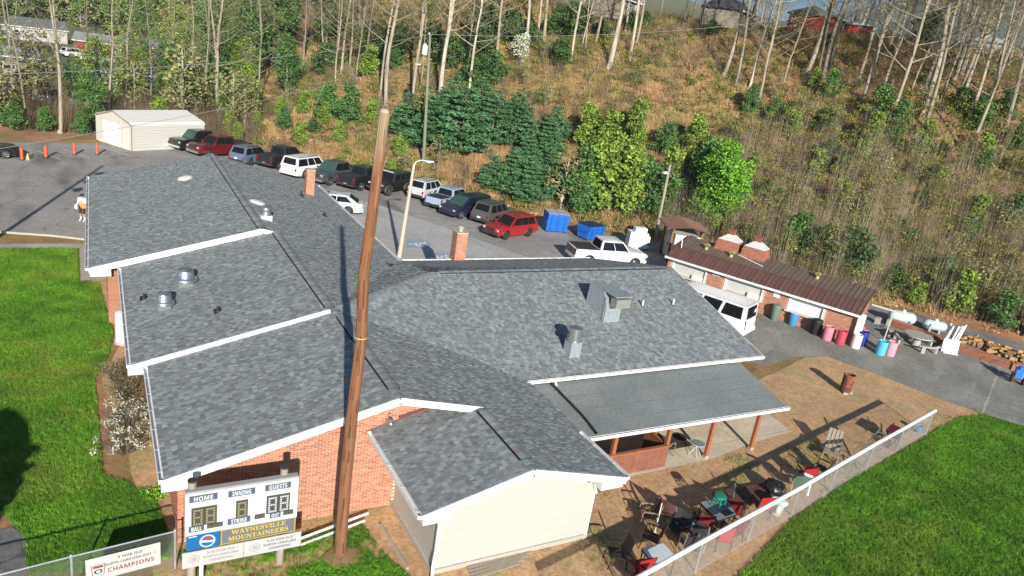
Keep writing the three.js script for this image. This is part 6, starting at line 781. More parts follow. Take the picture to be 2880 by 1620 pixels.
{
  const redM = M(0.26, 0.05, 0.035, 0.9, 0, { map: grainTex }), greyR = MG(0.16, 0.17, 0.18), tan = MG(0.36, 0.31, 0.24);
  house('brick_house', 'red brick house with white windows on the hill crest', 66.6, -48.6, 27, 9.5, 5.5, 2.2, 1.1, redM, greyR, [[-3.4, 0.9, 1.1, 1.5], [0.6, 0.8, 1.1, 1.5], [2.2, 0.8, 1.9, 1.0, 1], [-1.3, 0.9, 1.1, 1.5]]);
  house('annex', 'bright red annex with white eave beside the brick house', 70.1, -45.6, 30, 2.2, 3.2, 2.0, 0.4, M(0.5, 0.06, 0.05, 0.8), mt.white, []);
  house('grey_house', 'long grey-tan house under dark roof on the crest', 57.4, -55.2, 28, 7.5, 4.5, 2.0, 1.6, tan, MG(0.05, 0.055, 0.07), [[-2, 0.8, 0.9, 1.3], [1.4, 0.8, 0.9, 1.3]]);
  house('tan_house', 'small tan house with white door between crest trees', 45.6, -63.5, 30, 5.2, 4.5, 2.2, 1.5, tan, MG(0.1, 0.1, 0.1), [[1.4, 0.9, 2.0, 1.1, 1], [-1, 0.9, 1.0, 1.5]]);
  house('white_house', 'white low house far right behind the crest trees', 86, -38, 25, 7, 4, 2.2, 0.9, MG(0.6, 0.64, 0.66), MG(0.4, 0.45, 0.48), [[-2, 0.9, 1, 1.4], [1.5, 0.9, 1, 1.4]]);
  const yard = 'houses beyond the left trees'; house('cottage', 'grey roofed white cottage far beyond the left trees', -25, -170, 12, 12, 7, 2.8, 1.8, MG(0.55, 0.52, 0.5), greyR, [[-3, 1, 1.2, 1.6], [2, 1, 1.2, 1.6]], yard); house('cottage', 'red brick cottage with pale roof beyond the left trees', -11, -152, -8, 11, 7, 2.6, 1.5, redM, MG(0.32, 0.34, 0.36), [[-3, 1, 1.2, 1.5], [2, 1, 1.2, 1.5]], yard); house('cottage', 'dark walled cottage with grey roof beside forested flank', -4.5, -150, 20, 8, 6, 2.5, 1.6, M(0.13, 0.06, 0.05, 0.9), MG(0.3, 0.31, 0.33), [[0, 1, 1.2, 1.5]], yard);
  house('cottage', 'long blue-grey roofed building low behind the left trunks', -8.6, -104, 4, 11, 5, 2.2, 1.0, MG(0.2, 0.2, 0.22), MG(0.2, 0.25, 0.33), [[-3, 1, 1, 1.2], [1, 1, 1, 1.2]], yard); house('cottage', 'blue-grey metal roofed barn at far left edge', -25.5, -110, 8, 9, 6, 2.4, 1.2, MG(0.28, 0.24, 0.2), MG(0.26, 0.31, 0.38), [[0, 1, 1, 1.2]], yard);
}

// ---------------------------------------------------------------- plants
const leafMat = M(1, 1, 1, 0.75, 0, { vertexColors: true, side: THREE.DoubleSide });
const barkTex = dataTex(128, 256, (u, v) => { const n = 0.5 * tileNoise(u, v, 10, 41) + 0.3 * tileNoise(u, v, 26, 42) + 0.2 * hash2(Math.floor(u * 40), 2, 9), g = 0.3 + 1.1 * n; return [g, g * 0.98, g * 0.95]; });
const barks = [M(0.4, 0.34, 0.26, 0.95, 0, { map: barkTex }), M(0.31, 0.27, 0.21, 0.95, 0, { map: barkTex }), M(0.2, 0.165, 0.125, 0.95, 0, { map: barkTex }), M(0.52, 0.46, 0.37, 0.95, 0, { map: barkTex })];
function foliage(n, blobs, size, cols, o = {}) {
  const tot = blobs.reduce((a, b) => a + b[3] ** 2, 0), p = [], c = [], nn = []; const A = V(), B = V(), C = V();
  for (const [bx, by, bz, br, fy = 1] of blobs) { const k = Math.max(3, Math.round(n * br * br / tot)); const tone = rr(0.75, 1.2); for (let i = 0; i < k; i++) {
    A.set(rr(-1, 1), rr(-1, 1), rr(-1, 1)); if (A.lengthSq() > 1) A.normalize().multiplyScalar(R()); const rq = 0.55 + 0.45 * R(); A.normalize().multiplyScalar(br * (R() < 0.7 ? rq : R())); const x = bx + A.x, y = by + A.y * fy, z = bz + A.z; const s = size * rr(0.6, 1.3);
    B.set(rr(-1, 1), rr(-0.5, 0.5), rr(-1, 1)).normalize().multiplyScalar(s); C.set(rr(-1, 1), rr(-1, 1), rr(-1, 1)).cross(B).normalize().multiplyScalar(s * (o.narrow ?? 0.7)); if (o.up) C.lerp(V(rr(-0.3, 0.3), s, rr(-0.3, 0.3)).multiplyScalar(0.5), 0.5);
    const cc = pick(cols), q = tone * rr(0.75, 1.25), nx = B.y * C.z - B.z * C.y, ny = B.z * C.x - B.x * C.z, nz = B.x * C.y - B.y * C.x, l = Math.hypot(nx, ny, nz) || 1;
    for (const [u, v] of [[-1, 0], [0, -1], [1, 0], [-1, 0], [1, 0], [0, 1]]) { p.push(x + B.x * u * 0.5 + C.x * v * 0.5, y + B.y * u * 0.5 + C.y * v * 0.5, z + B.z * u * 0.5 + C.z * v * 0.5); c.push(cc[0] * q, cc[1] * q, cc[2] * q); nn.push(nx / l, ny / l, nz / l); } } }
  const g = new THREE.BufferGeometry(); g.setAttribute('position', new THREE.Float32BufferAttribute(p, 3)); g.setAttribute('normal', new THREE.Float32BufferAttribute(nn, 3)); g.setAttribute('color', new THREE.Float32BufferAttribute(c, 3)); g.setAttribute('uv', new THREE.Float32BufferAttribute(new Float32Array(p.length / 3 * 2), 2)); return g;
}
function limb(pts, r0, r1, seg) { const n = pts.length * 2, curve = new THREE.CatmullRomCurve3(pts), g = new THREE.TubeGeometry(curve, n, 1, seg), ps = g.attributes.position, fr = curve.getSpacedPoints(n); for (let i = 0; i < ps.count; i++) { const k = Math.floor(i / (seg + 1)), c = fr[k], r = mix(r0, r1, k / n); ps.setXYZ(i, c.x + (ps.getX(i) - c.x) * r, c.y + (ps.getY(i) - c.y) * r, c.z + (ps.getZ(i) - c.z) * r); } const uv = g.attributes.uv; for (let i = 0; i < uv.count; i++) uv.setXY(i, uv.getY(i), uv.getX(i) * 3); g.computeVertexNormals(); return g; }
function bareTreeGeo(h, r, o = {}) {   // trunk and limbs; twigs with opening buds
  const wood = [], twigs = [], tips = []; const lean = rr(-0.07, 0.07) * h, lz = rr(-0.07, 0.07) * h; const tp = (k) => V(lean * k * k + (Math.sin(k * 7 + r * 50) - Math.sin(r * 50)) * 0.22 + Math.sin(k * 17 + r * 90) * 0.07, h * k, lz * k * k + (Math.cos(k * 6 + r * 30) - Math.cos(r * 30)) * 0.22); const pts = []; for (let i = 0; i <= 8; i++) pts.push(i === 0 ? V(0, -0.4, 0) : tp(i / 8)); wood.push(limb(pts, r, r * 0.16, 8)); wood.push(cyl(r * 0.95, r * 1.6, r * 2.2, 0, r * 0.6, 0, 8));
  if (o.fork) { const k = o.fork, a = tp(k), e = a.clone().add(V(rr(1, 2) * (R() < 0.5 ? -1 : 1), h * (0.92 - k), rr(-1, 1))); wood.push(limb([a.clone().add(V(0, -0.5, 0)), a.clone().lerp(e, 0.3).add(V(0, 0.3, 0)), e], r * 0.62, r * 0.12, 7)); tips.push(e); }
  const nb = o.nb ?? 28; for (let b = 0; b < nb; b++) { const k = mix(o.low ?? 0.42, 0.97, (b + R()) / nb), a = tp(k), az = b * 2.4 + rr(-0.5, 0.5), len = h * (0.26 - 0.17 * k) * rr(0.7, 1.3), rise = rr(0.35, 0.95), d = V(Math.cos(az), rise, Math.sin(az)).normalize(), e = a.clone().addScaledVector(d, len), m = a.clone().addScaledVector(d, len * 0.5).add(V(0, -len * 0.06, 0)); const br = r * 0.34 * (1.15 - k); wood.push(limb([a, m, e], br, br * 0.22, 4)); tips.push(e);
    for (let s = 0; s < 5; s++) { const q = rr(0.25, 1), p0 = a.clone().lerp(e, q), d2 = V(rr(-1, 1), rr(0.1, 1.1), rr(-1, 1)).normalize().addScaledVector(d, 0.5).normalize(), l2 = len * rr(0.25, 0.5), p1 = p0.clone().addScaledVector(d2, l2); twigs.push(rod(p0, p1, br * 0.3, 3, br * 0.08)); tips.push(p1); for (let u = 0; u < 5; u++) { const p2 = p0.clone().lerp(p1, rr(0.3, 1)); twigs.push(rod(p2, p2.clone().add(V(rr(-1, 1), rr(0, 1), rr(-1, 1)).normalize().multiplyScalar(l2 * 0.45)), br * 0.12, 3, br * 0.04)); } } }
  return { wood: merge(wood), twigs: merge(twigs), tips };
}
const G1 = [[0.12, 0.21, 0.028], [0.18, 0.27, 0.03], [0.23, 0.3, 0.045]], G2 = [[0.05, 0.13, 0.03], [0.07, 0.16, 0.035], [0.1, 0.19, 0.04]], PINE = [[0.045, 0.125, 0.05], [0.065, 0.16, 0.06], [0.095, 0.2, 0.07]], BUD = [[0.2, 0.22, 0.07], [0.26, 0.22, 0.1], [0.18, 0.2, 0.06]], LAUREL = [[0.04, 0.09, 0.025], [0.055, 0.12, 0.03], [0.09, 0.15, 0.04]], BRIGHT = [[0.11, 0.28, 0.014], [0.15, 0.35, 0.02], [0.2, 0.41, 0.03], [0.07, 0.2, 0.01]], WHITE = [[0.62, 0.62, 0.56], [0.55, 0.56, 0.46], [0.3, 0.33, 0.15]];
const bareSet = []; seed(505);
for (let i = 0; i < 6; i++) { const h = 22, r = [0.26, 0.2, 0.3, 0.17, 0.23, 0.14][i]; const b = bareTreeGeo(h, r, { fork: [0.4, 0.5, 0.36, 0, 0.26, 0][i], low: [0.36, 0.22, 0.34, 0.2, 0.28, 0.16][i] }); const crown = foliage(900, b.tips.filter((_, k) => k % 2 === 0).map((p) => [p.x, p.y, p.z, 0.55]), 0.17, BUD); bareSet.push({ ...b, crown }); }
const treeWords = ['pale straight', 'slender grey', 'thick forked', 'thin leaning', 'brownish', 'young thin'];
let treeSeq = 0;
function bareTree(label, x, z, kind, scale, bark, group) {
  const b = bareSet[kind], t = thing('bare_tree', label, 'tree', x, groundY(x, z), z, (treeSeq++ * 2.399) % 6.28, group); t.scale.set(scale * 0.95, scale, scale * 0.95); t.rotation.order = 'YXZ'; t.rotation.z = (hash2(treeSeq, 3, 9) - 0.5) * 0.14; t.rotation.x = (hash2(treeSeq, 5, 9) - 0.5) * 0.1; const tr = part('trunk', b.wood, barks[bark], t); part('branches', b.twigs, barks[bark === 3 ? 0 : 2], tr); part('crown', b.crown, leafMat, t); return t;
}
const crest = 'bare spring trees on the hillside', side = ['left of the power pole', 'behind the pines', 'above the parked cars', 'near the hill crest', 'in the right hand stand', 'on the upper slope'];
const hillTrees = [[4.4, -78.3, 1, 0.8, 1], [12.4, -73.0, 5, 0.9, 0], [13.6, -74.8, 1, 0.95, 0], [14.1, -73.4, 3, 0.9, 1], [13.6, -68.2, 5, 0.8, 1], [15.0, -63.5, 1, 1, 0], [15.0, -61.1, 0, 1.05, 0], [17.7, -60.4, 4, 1.0, 0], [20.2, -58.1, 2, 1.0, 3], [24.1, -60.4, 3, 1, 1], [23.1, -56.9, 1, 0.95, 3], [27.4, -59.7, 4, 0.9, 0], [15.8, -72.4, 3, 0.9, 1], [19.0, -61.6, 5, 0.7, 1], [12.1, -88.2, 5, 0.9, 1], [30.5, -59.0, 0, 0.85, 3], [33.7, -62.0, 1, 0.9, 0], [34.1, -60.9, 4, 0.9, 0], [35.3, -56.0, 3, 1, 3], [39.4, -57.6, 1, 0.85, 0], [38.5, -52.7, 2, 1.05, 3], [42.0, -53.8, 1, 1.05, 3], [43.9, -55.5, 3, 0.95, 0], [48.6, -44.6, 0, 0.95, 0], [48.7, -42.5, 1, 0.95, 1], [49.7, -41.4, 3, 1, 3], [49.5, -39.4, 1, 0.8, 0], [37.4, -57.4, 5, 0.6, 3], [37.8, -57.2, 5, 0.7, 0], [51.0, -52.9, 4, 0.85, 1], [54.9, -38.7, 2, 1, 0], [55.5, -37.6, 1, 1, 2], [55.7, -37.0, 0, 1, 2], [57.1, -37.6, 5, 1, 3], [54.7, -30.6, 4, 1, 0], [53.5, -26.1, 1, 1.05, 0], [57.2, -25.6, 0, 1.05, 0], [56.0, -24.1, 1, 1, 1], [61.1, -24.5, 3, 1.05, 0], [61.3, -19.6, 1, 1.1, 1], [57.2, -30.5, 5, 0.9, 0], [63.7, -27.5, 0, 0.9, 1], [65.8, -28.2, 2, 0.9, 1], [53.2, -39.9, 5, 0.7, 0], [67.8, -25.8, 4, 0.9, 2], [64.0, -23.6, 3, 0.8, 1], [54.6, -44.2, 3, 0.95, 0], [-0.8, -74, 2, 0.9, 0]];
hillTrees.forEach(([x, z, k, s, b], i) => { const where = x < 17 ? 'left of power pole' : x < 31 ? 'above the pines' : x < 47 ? 'below tan crest house' : x < 52 ? 'left of red house' : 'in upper right stand'; bareTree(`${treeWords[k]} bare tree ${where}, ${['pale', 'grey', 'dark', 'whitish'][b]} bark`, x, z, k, s, b, crest); });
// woodland further back on the crest and the left flank, still trunk by trunk
seed(606);
for (let i = 0; i < 70; i++) { const left = i % 3 === 0; let x, z; if (left) { x = rr(2, 22); z = rr(-125, -78); } else { x = rr(28, 92); z = rr(-92, -26); const d = toeDist(x, z); if (d < 33 || (x > 60 && x < 76 && z > -56)) continue; } bareTree(left ? 'distant bare tree on the wooded left flank of the hill' : 'distant bare tree on the plateau behind the crest', x, z, Math.floor(R() * 6), rr(0.7, 1.05), Math.floor(R() * 3), left ? 'bare trees on the left flank' : 'bare trees behind the crest'); }
for (let i = 0; i < 30; i++) { const x = rr(50, 74), z = rr(-44, -14), d = toeDist(x, z); const an = Math.atan2(x - CAM.x, CAM.z - z) * 57.3; if (d < 20 || d > 42 || (an > 46.3 && an < 52.6)) continue; bareTree('slim bare tree in the crowded upper right stand', x, z, pick([1, 3, 5, 4]), rr(0.7, 1.0), Math.floor(R() * 3), 'crowded upper right stand'); }
for (let i = 0; i < 34; i++) bareTree('remote bare tree filling the skyline behind the red house', rr(74, 118), rr(-74, -22), Math.floor(R() * 6), rr(0.6, 0.95), Math.floor(R() * 3), 'skyline trees');
// lot-edge trees at upper left, some in leaf
[[-16.7, -61.9, 0, 0.8, 0, 'thick pale forked tree at lot edge left of the shed'], [-19.6, -63.8, 5, 0.7, 1, 'young thin tree at lot edge far left'], [-10.7, -77.9, 1, 0.75, 0, 'slender tree rising behind the shed roof'], [-4.3, -88.4, 3, 0.8, 1, 'leaning grey tree behind the right end of the shed'], [-7.9, -79.5, 5, 0.8, 1, 'thin tree behind the middle of the shed'], [-14, -79.4, 1, 0.7, 2, 'dark slender tree left of the shed'], [-21.3, -72, 4, 0.7, 1, 'brownish tree near the left picture edge'], [-2.6, -86.4, 5, 0.8, 0, 'thin pale tree behind the black pickup'], [-0.9, -86.5, 1, 0.85, 1, 'grey tree on the flank above the black pickup'], [-24, -66, 2, 0.8, 1, 'forked grey tree at the far left edge'], [-12.6, -70, 3, 0.75, 0, 'leaning pale tree just behind the shed']].forEach(([x, z, k, s, b, l]) => bareTree(l, x, z, k, s, b, 'trees along the far lot edge'));

// leafy trees, shrubs, conifers
function leafyGeo(h, w, n, size, cols, lobes, seedV, low = 0.25) { seed(seedV); const blobs = [], wood = []; wood.push(limb([V(0, -0.3, 0), V(rr(-0.1, 0.1), h * 0.3, 0), V(rr(-0.2, 0.2), h * 0.6, rr(-0.2, 0.2)), V(0, h * 0.88, 0)], h * 0.022, h * 0.006, 7)); for (let i = 0; i < lobes; i++) { const k = (i + 0.5) / lobes, y = h * mix(low, 0.95, k), prof = Math.sin(Math.PI * mix(0.18, 0.93, k)), a = i * 2.4 + rr(-0.6, 0.6), q = w * 0.5 * prof * rr(0.25, 0.85), br = w * rr(0.13, 0.25) * (0.65 + 0.5 * prof); const p = V(Math.cos(a) * q, y, Math.sin(a) * q); blobs.push([p.x, p.y, p.z, br, rr(0.55, 0.85)]); wood.push(limb([V(0, y - h * 0.16, 0), V(p.x * 0.5, y - h * 0.06, p.z * 0.5), p], h * 0.008, h * 0.002, 4)); } return { wood: merge(wood), crown: foliage(n, blobs, size, cols) }; }
function pineGeo(h, w, n, seedV) { seed(seedV); const wood = [limb([V(0, -0.3, 0), V(0, h * 0.5, 0), V(0, h, 0)], h * 0.022, 0.02, 6)], blobs = []; const lv = Math.round(h * 1.9); for (let i = 0; i < lv; i++) { const k = (i + 0.5) / lv, y = h * mix(0.06, 0.97, k), rad_ = w * 0.5 * Math.pow(1 - k * 0.9, 0.7) * rr(0.65, 1.15), nb = 5; for (let j = 0; j < nb; j++) { const a = j / nb * 6.28 + i * 0.9 + rr(-0.3, 0.3), e = V(Math.cos(a) * rad_, y + rad_ * 0.18, Math.sin(a) * rad_); wood.push(rod(V(0, y, 0), e, 0.03, 3, 0.01)); for (const q of [0.45, 0.75, 1]) blobs.push([e.x * q, y + rad_ * 0.18 * q, e.z * q, rad_ * 0.22 * (1.2 - 0.4 * q) + 0.1, 0.5]); } } return { wood: merge(wood), crown: foliage(n, blobs, 0.3, PINE, { narrow: 0.4 }) }; }
const lf = { bright: leafyGeo(8, 5.4, 11000, 0.21, BRIGHT, 40, 11, 0.12), shrubA: leafyGeo(4, 3.2, 2600, 0.24, G1, 18, 12, 0.1), shrubB: leafyGeo(4, 3.6, 2400, 0.25, G2, 16, 13, 0.1), tallA: leafyGeo(12, 7, 4200, 0.36, G1, 34, 14, 0.2), tallB: leafyGeo(12, 6.4, 4200, 0.36, G2, 34, 15, 0.15), laurel: leafyGeo(3.5, 4, 2600, 0.26, LAUREL, 16, 16, 0.12), dogwood: leafyGeo(4, 3.2, 1200, 0.2, WHITE, 12, 17, 0.35), pineA: pineGeo(6, 5.4, 9000, 18), pineB: pineGeo(5, 4.4, 7000, 19), sparse: leafyGeo(5, 3, 700, 0.2, BUD, 16, 20, 0.25) };
let plantSeq = 0;
function plant(name, label, cat, kind, x, z, s, group, bark = 2) { const g = lf[kind], t = thing(name, label, cat, x, groundY(x, z) - 0.05, z, (plantSeq++ * 1.7) % 6.28, group); t.scale.set(s * (0.88 + 0.24 * hash2(plantSeq, 1, 4)), s, s * (0.88 + 0.24 * hash2(plantSeq, 2, 4))); part('trunk', g.wood, barks[bark], t); part('crown', g.crown, leafMat, t); return t; }
plant('leafy_tree', 'vivid green full-leafed tree behind the timber shelter', 'tree', 'bright', 33.9, -26.2, 1.05);
[[16.2, -51.3, 1.0, 'left'], [18.7, -48.2, 1.15, 'tallest front'], [22.2, -48.4, 0.95, 'right'], [15.1, -54.5, 0.8, 'rear left'], [22.7, -53.2, 0.75, 'rear right'], [19.4, -53.2, 0.9, 'rear middle'], [25.3, -49.2, 0.7, 'far right']].forEach(([x, z, s, w], i) => plant('pine_tree', `${w} dark blue-green pine of the cluster above the cars`, 'pine', i % 2 ? 'pineB' : 'pineA', x, z, s * (i % 2 ? 1.25 : 1.05), 'pine cluster above the parked cars'));
[[21.2, -37.8, 0.95, 'middle'], [20.6, -39.8, 0.9, 'left'], [22.6, -37.6, 0.75, 'right'], [19.3, -41.3, 0.7, 'leftmost']].forEach(([x, z, s, w]) => plant('hemlock', `${w} feathery hemlock behind the red and grey cars`, 'conifer', 'pineB', x, z, s, 'hemlocks behind the cars'));
const nearShrubs = [[25.7, -34.6, 1.1, 'shrubB', 'above the blue dumpsters'], [26.4, -33.5, 1.2, 'shrubA', 'right above the lower dumpster'], [28.7, -32.4, 1.15, 'shrubA', 'left of the wooden lamp pole'], [30.3, -32.5, 1.0, 'shrubB', 'behind the wooden lamp pole'], [28.1, -35.2, 1.2, 'shrubA', 'high between dumpsters and lamp pole'], [35.5, -30.5, 1.15, 'shrubB', 'left behind the vivid green tree'], [33.4, -32.7, 1.0, 'shrubA', 'above the timber shelter'], [31.5, -30.5, 0.9, 'shrubB', 'just behind the shelter roof'], [24.6, -33.8, 0.7, 'shrubB', 'low beside the taller dumpster'], [30.1, -42.6, 0.85, 'shrubA', 'bright yellow-green, mid slope'], [31.2, -40.5, 0.9, 'shrubA', 'below the yellow-green one'], [34.1, -40.1, 0.9, 'shrubA', 'mid slope above the lamp pole'], [36.4, -37.8, 0.75, 'shrubB', 'mid slope behind vivid tree'], [39.4, -36.8, 0.8, 'shrubA', 'mid slope right of vivid tree'], [13.5, -51.4, 0.55, 'shrubA', 'small and bright left of the power pole'], [10.8, -60.6, 0.95, 'shrubB', 'dark above the black pickups'], [8.9, -57.5, 0.5, 'shrubA', 'small above the white SUV'], [12.9, -59.5, 0.6, 'shrubA', 'yellowish left of the pines'], [5.1, -59.1, 0.5, 'shrubA', 'small above the slate SUV'], [4.8, -65.3, 0.55, 'shrubB', 'on the left clay slope'], [9.0, -63.7, 0.85, 'shrubB', 'below the slender left trunks'], [15.4, -69.3, 0.8, 'shrubA', 'under the forked trunk'], [18.4, -70.3, 0.9, 'laurel', 'high on the left slope'], [-0.6, -67.3, 0.6, 'shrubA', 'round and bright beside the shed'], [-0.3, -63.9, 0.42, 'shrubA', 'small beside the maroon pickup'], [-9.4, -88.2, 1.1, 'shrubA', 'tall beyond the shed'], [-15.5, -87.2, 0.7, 'shrubA', 'beyond the forked lot tree'], [-20.3, -61.7, 0.55, 'shrubB', 'at lot edge far left'], [-18.0, -62.1, 0.5, 'shrubB', 'at lot edge beside forked tree'], [-22.5, -62.5, 0.7, 'shrubB', 'at the left picture edge'], [-14.9, -62, 0.45, 'shrubB', 'at lot edge left of shed'], [54.3, -36.7, 0.45, 'shrubA', 'under the right crest trunks'], [53.1, -27.2, 0.8, 'shrubB', 'under the right stand'], [50.1, -25.1, 0.75, 'shrubA', 'bright under the right stand'], [54.7, -22.8, 0.55, 'shrubA', 'right foot of the tall stand'], [47.3, -31.9, 0.6, 'shrubA', 'mid right slope'], [60.2, -17.3, 0.6, 'shrubB', 'near the right picture edge'], [60.2, -24.1, 0.5, 'shrubA', 'among the right trunks'], [67.4, -34.4, 0.95, 'laurel', 'dark on the right crest'], [36.6, -16.5, 0.8, 'laurel', 'glossy behind the cook house'], [37.6, -14.7, 0.95, 'laurel', 'larger glossy behind the cook house'], [39.3, -14.9, 0.5, 'shrubB', 'right of the glossy pair'], [35.4, -18.8, 0.75, 'shrubB', 'behind the smoke hoods'], [41.7, -8.2, 0.75, 'shrubA', 'above the gas tanks'], [43.0, -5.5, 0.6, 'shrubB', 'above the firewood'], [45.6, -5.9, 0.65, 'shrubA', 'upper right of firewood'], [42.6, -10.7, 0.6, 'shrubB', 'on the bank over the tanks'], [40.2, -10.5, 0.4, 'shrubA', 'low by the tanks'], [43.8, -3.2, 0.55, 'shrubA', 'at right edge over the firewood']];
nearShrubs.forEach(([x, z, s, k, w]) => plant(k === 'laurel' ? 'laurel_bush' : 'green_shrub', `${{ shrubA: 'fresh green', shrubB: 'deeper green', laurel: 'evergreen' }[k]} shrub ${w}`, 'shrub', k, x, z, s * (x > 24 && x < 36 ? 1.35 : 1.2), 'shrubs on the bank'));
[[22.9, -62.9, 1.15], [26.5, -62.1, 1.2], [26.0, -57.5, 1.1], [23.8, -58.2, 1.0], [30.4, -63.0, 1.15], [19.5, -71.6, 1.1], [22.4, -67.3, 1.0], [36.2, -61.4, 1.05], [33.6, -55.6, 0.95], [40.9, -58.6, 0.6], [37.5, -60.3, 1.2], [31.4, -60.9, 0.9], [44.9, -58.5, 0.7], [47.3, -58.9, 0.5], [52.5, -52.5, 0.55], [60.6, -41.5, 0.5], [28.5, -65.5, 1.2], [17.5, -76, 1.2], [13, -80, 1.2], [9.5, -84, 1.1]].forEach(([x, z, s], i) => plant('laurel_bush', 'dark evergreen laurel thicket bush under the crest trees', 'shrub', 'laurel', x, z, s, 'laurel thicket under the crest'));
plant('dogwood', 'white flowering dogwood on the slope above the pines', 'tree', 'dogwood', 29.8, -58.3, 1.0); plant('dogwood', 'white flowering dogwood high behind the power pole', 'tree', 'dogwood', 20.2, -74, 0.7);
[[23.7, -35.6, 1.15, 'left'], [24.4, -35.2, 1.05, 'right']].forEach(([x, z, s, w]) => plant('bare_shrub', `${w} pale many-stemmed bare shrub behind the dumpster`, 'shrub', 'sparse', x, z, s, 'bare shrubs', 3)); [[43.6, -7.6, 0.8, 'left'], [45, -7.2, 0.7, 'right'], [44.2, -9.6, 0.6, 'rear']].forEach(([x, z, s, w]) => plant('bare_shrub', `${w} bare pale sapling on the bank over the firewood`, 'shrub', 'sparse', x, z, s, 'bare shrubs', 0));
// leafing trees of the upper left
const leftTrees = [[-27, -82, 0.9, 'tallA'], [-9.5, -96, 0.75, 'tallA'], [1.5, -100, 1.1, 'tallB'], [5.5, -92, 1.1, 'tallB'], [9.5, -97, 1.15, 'tallB'], [-2, -112, 1.0, 'tallA'], [4, -112, 1.2, 'tallB'], [12, -104, 1.2, 'tallB'], [-6, -130, 1.0, 'tallB'], [-29, -126, 1.1, 'tallA'], [16, -92, 1.0, 'tallB'], [3.2, -83, 0.7, 'tallA'], [7.8, -79, 0.65, 'tallB'], [-31, -96, 1.0, 'tallA'], [-6.4, -84.5, 0.4, 'tallA'], [0.8, -90, 0.8, 'tallB']];
leftTrees.forEach(([x, z, s, k], i) => plant('leafy_tree', `${k === 'tallA' ? 'yellow-green' : 'dark green'} tree ${x < -20 ? 'near the left picture edge' : x < -5 ? 'among the yards beyond the shed' : 'on the wooded left flank'}, ${z > -90 ? 'nearest' : z > -105 ? 'middle distance' : 'farther back'}`, 'tree', k, x, z, s, 'leafing trees at upper left', 1));
// more cover: slope thickets and the belt behind the far lot
seed(717);
for (let i = 0, n = 0; n < 84 && i < 900; i++) { const x = rr(33, 63), z = rr(-40, -6), d = toeDist(x, z); if (d < 2.5 || d > 27 || (d > 14 && R() < 0.45)) continue; n++; const k = pick(['shrubB', 'laurel', 'shrubA', 'sparse', 'sparse', 'laurel']); plant(k === 'sparse' ? 'bare_shrub' : 'green_shrub', { shrubA: 'fresh green bush in the right slope thicket', shrubB: 'deep green bush in the right slope thicket', laurel: 'evergreen bush in the right slope thicket', sparse: 'twiggy bush in the right slope thicket' }[k], 'shrub', k, x, z, rr(0.4, 0.85), 'bushes in the right slope thicket', 1); }
for (let i = 0, n = 0; n < 44 && i < 900; i++) { const x = rr(2, 34), z = rr(-78, -34), d = toeDist(x, z); if (d < 2 || d > 26) continue; n++; const k = pick(['shrubB', 'sparse', 'shrubA', 'sparse', 'laurel']); plant(k === 'sparse' ? 'bare_shrub' : 'green_shrub', { shrubA: 'fresh green bush on the clay slope behind the cars', shrubB: 'deep green bush on the clay slope behind the cars', laurel: 'evergreen bush on the clay slope behind the cars', sparse: 'twiggy bush on the clay slope behind the cars' }[k], 'shrub', k, x, z, rr(0.35, 0.75), 'bushes on the clay slope', 1); }
for (let i = 0, n = 0; n < 26 && i < 300; i++) { const x = rr(-34, 3), z = rr(-86, -63); if (x > -14.5 && x < -1 && z > -64.5) continue; n++; const k = pick(['sparse', 'tallA', 'sparse', 'shrubA', 'tallB', 'sparse']); plant(k === 'sparse' ? 'bare_shrub' : 'leafy_tree', { tallA: 'yellow-green young tree in the belt behind the far lot', tallB: 'dark green young tree in the belt behind the far lot', shrubA: 'fresh green bush in the belt behind the far lot', sparse: 'twiggy sapling in the belt behind the far lot' }[k], k === 'shrubA' || k === 'sparse' ? 'shrub' : 'tree', k, x, z, k === 'sparse' ? rr(0.9, 2.2) : k === 'shrubA' ? rr(0.5, 1) : rr(0.35, 0.75), 'belt behind the far lot', 0); }
for (const [x, z, s] of [[24.6, -46.4, 0.95], [26.2, -43.6, 0.9], [23.4, -42.6, 0.8], [27.8, -45.2, 0.8], [24.9, -40.6, 0.7]]) plant('pine_tree', 'soft dark pine filling the slope between pines and dumpsters', 'pine', 'pineB', x, z, s, 'pines above the dumpsters');

// flowering bushes along the left wall
seed(707);
[[-13.3, -8.6, 0.5, BUD, 'greyish bare bush at the far end of the left bed', 0.85], [-13.15, -7.2, 0.55, BUD, 'brown twiggy bush in the left bed', 0.9], [-13.2, -5.2, 0.7, WHITE, 'bush with few white blossoms in the left bed', 1.05], [-13.2, -3.5, 0.85, WHITE, 'bush full of white blossoms nearest the corner', 1.2]].forEach(([x, z, s, cols, l, k]) => { const t = thing('flowering_bush', l, 'shrub', x, 0, z, 0, 'bushes in the bed along the left wall'); const stems = [], bl = []; for (let i = 0; i < 80; i++) { const a = rr(0, 6.28), q = rr(0.1, 0.8) * k, h = rr(0.3, 0.95) * k, e = V(Math.cos(a) * q, h, Math.sin(a) * q); stems.push(rod(V(Math.cos(a) * 0.1, 0, Math.sin(a) * 0.1), e, 0.014, 3, 0.004)); for (let j = 0; j < 3; j++) stems.push(rod(e.clone().multiplyScalar(rr(0.5, 0.9)), e.clone().add(V(rr(-0.25, 0.25), rr(0, 0.25), rr(-0.25, 0.25))), 0.006, 3, 0.003)); if (i % 2) bl.push([e.x, e.y, e.z, 0.15]); } part('stems', stems, barks[2], t); part('blossom', foliage(cols === WHITE ? 950 * k * k : 420, bl, 0.06, cols), leafMat, t); });
{ const t = thing('ground_cover', 'patch of small green weeds by the left wall corner', 'plant', -12.55, 0, -0.9); part('leaves', foliage(500, [[0, 0.06, 0, 0.45, 0.25]], 0.07, BRIGHT), leafMat, t); }
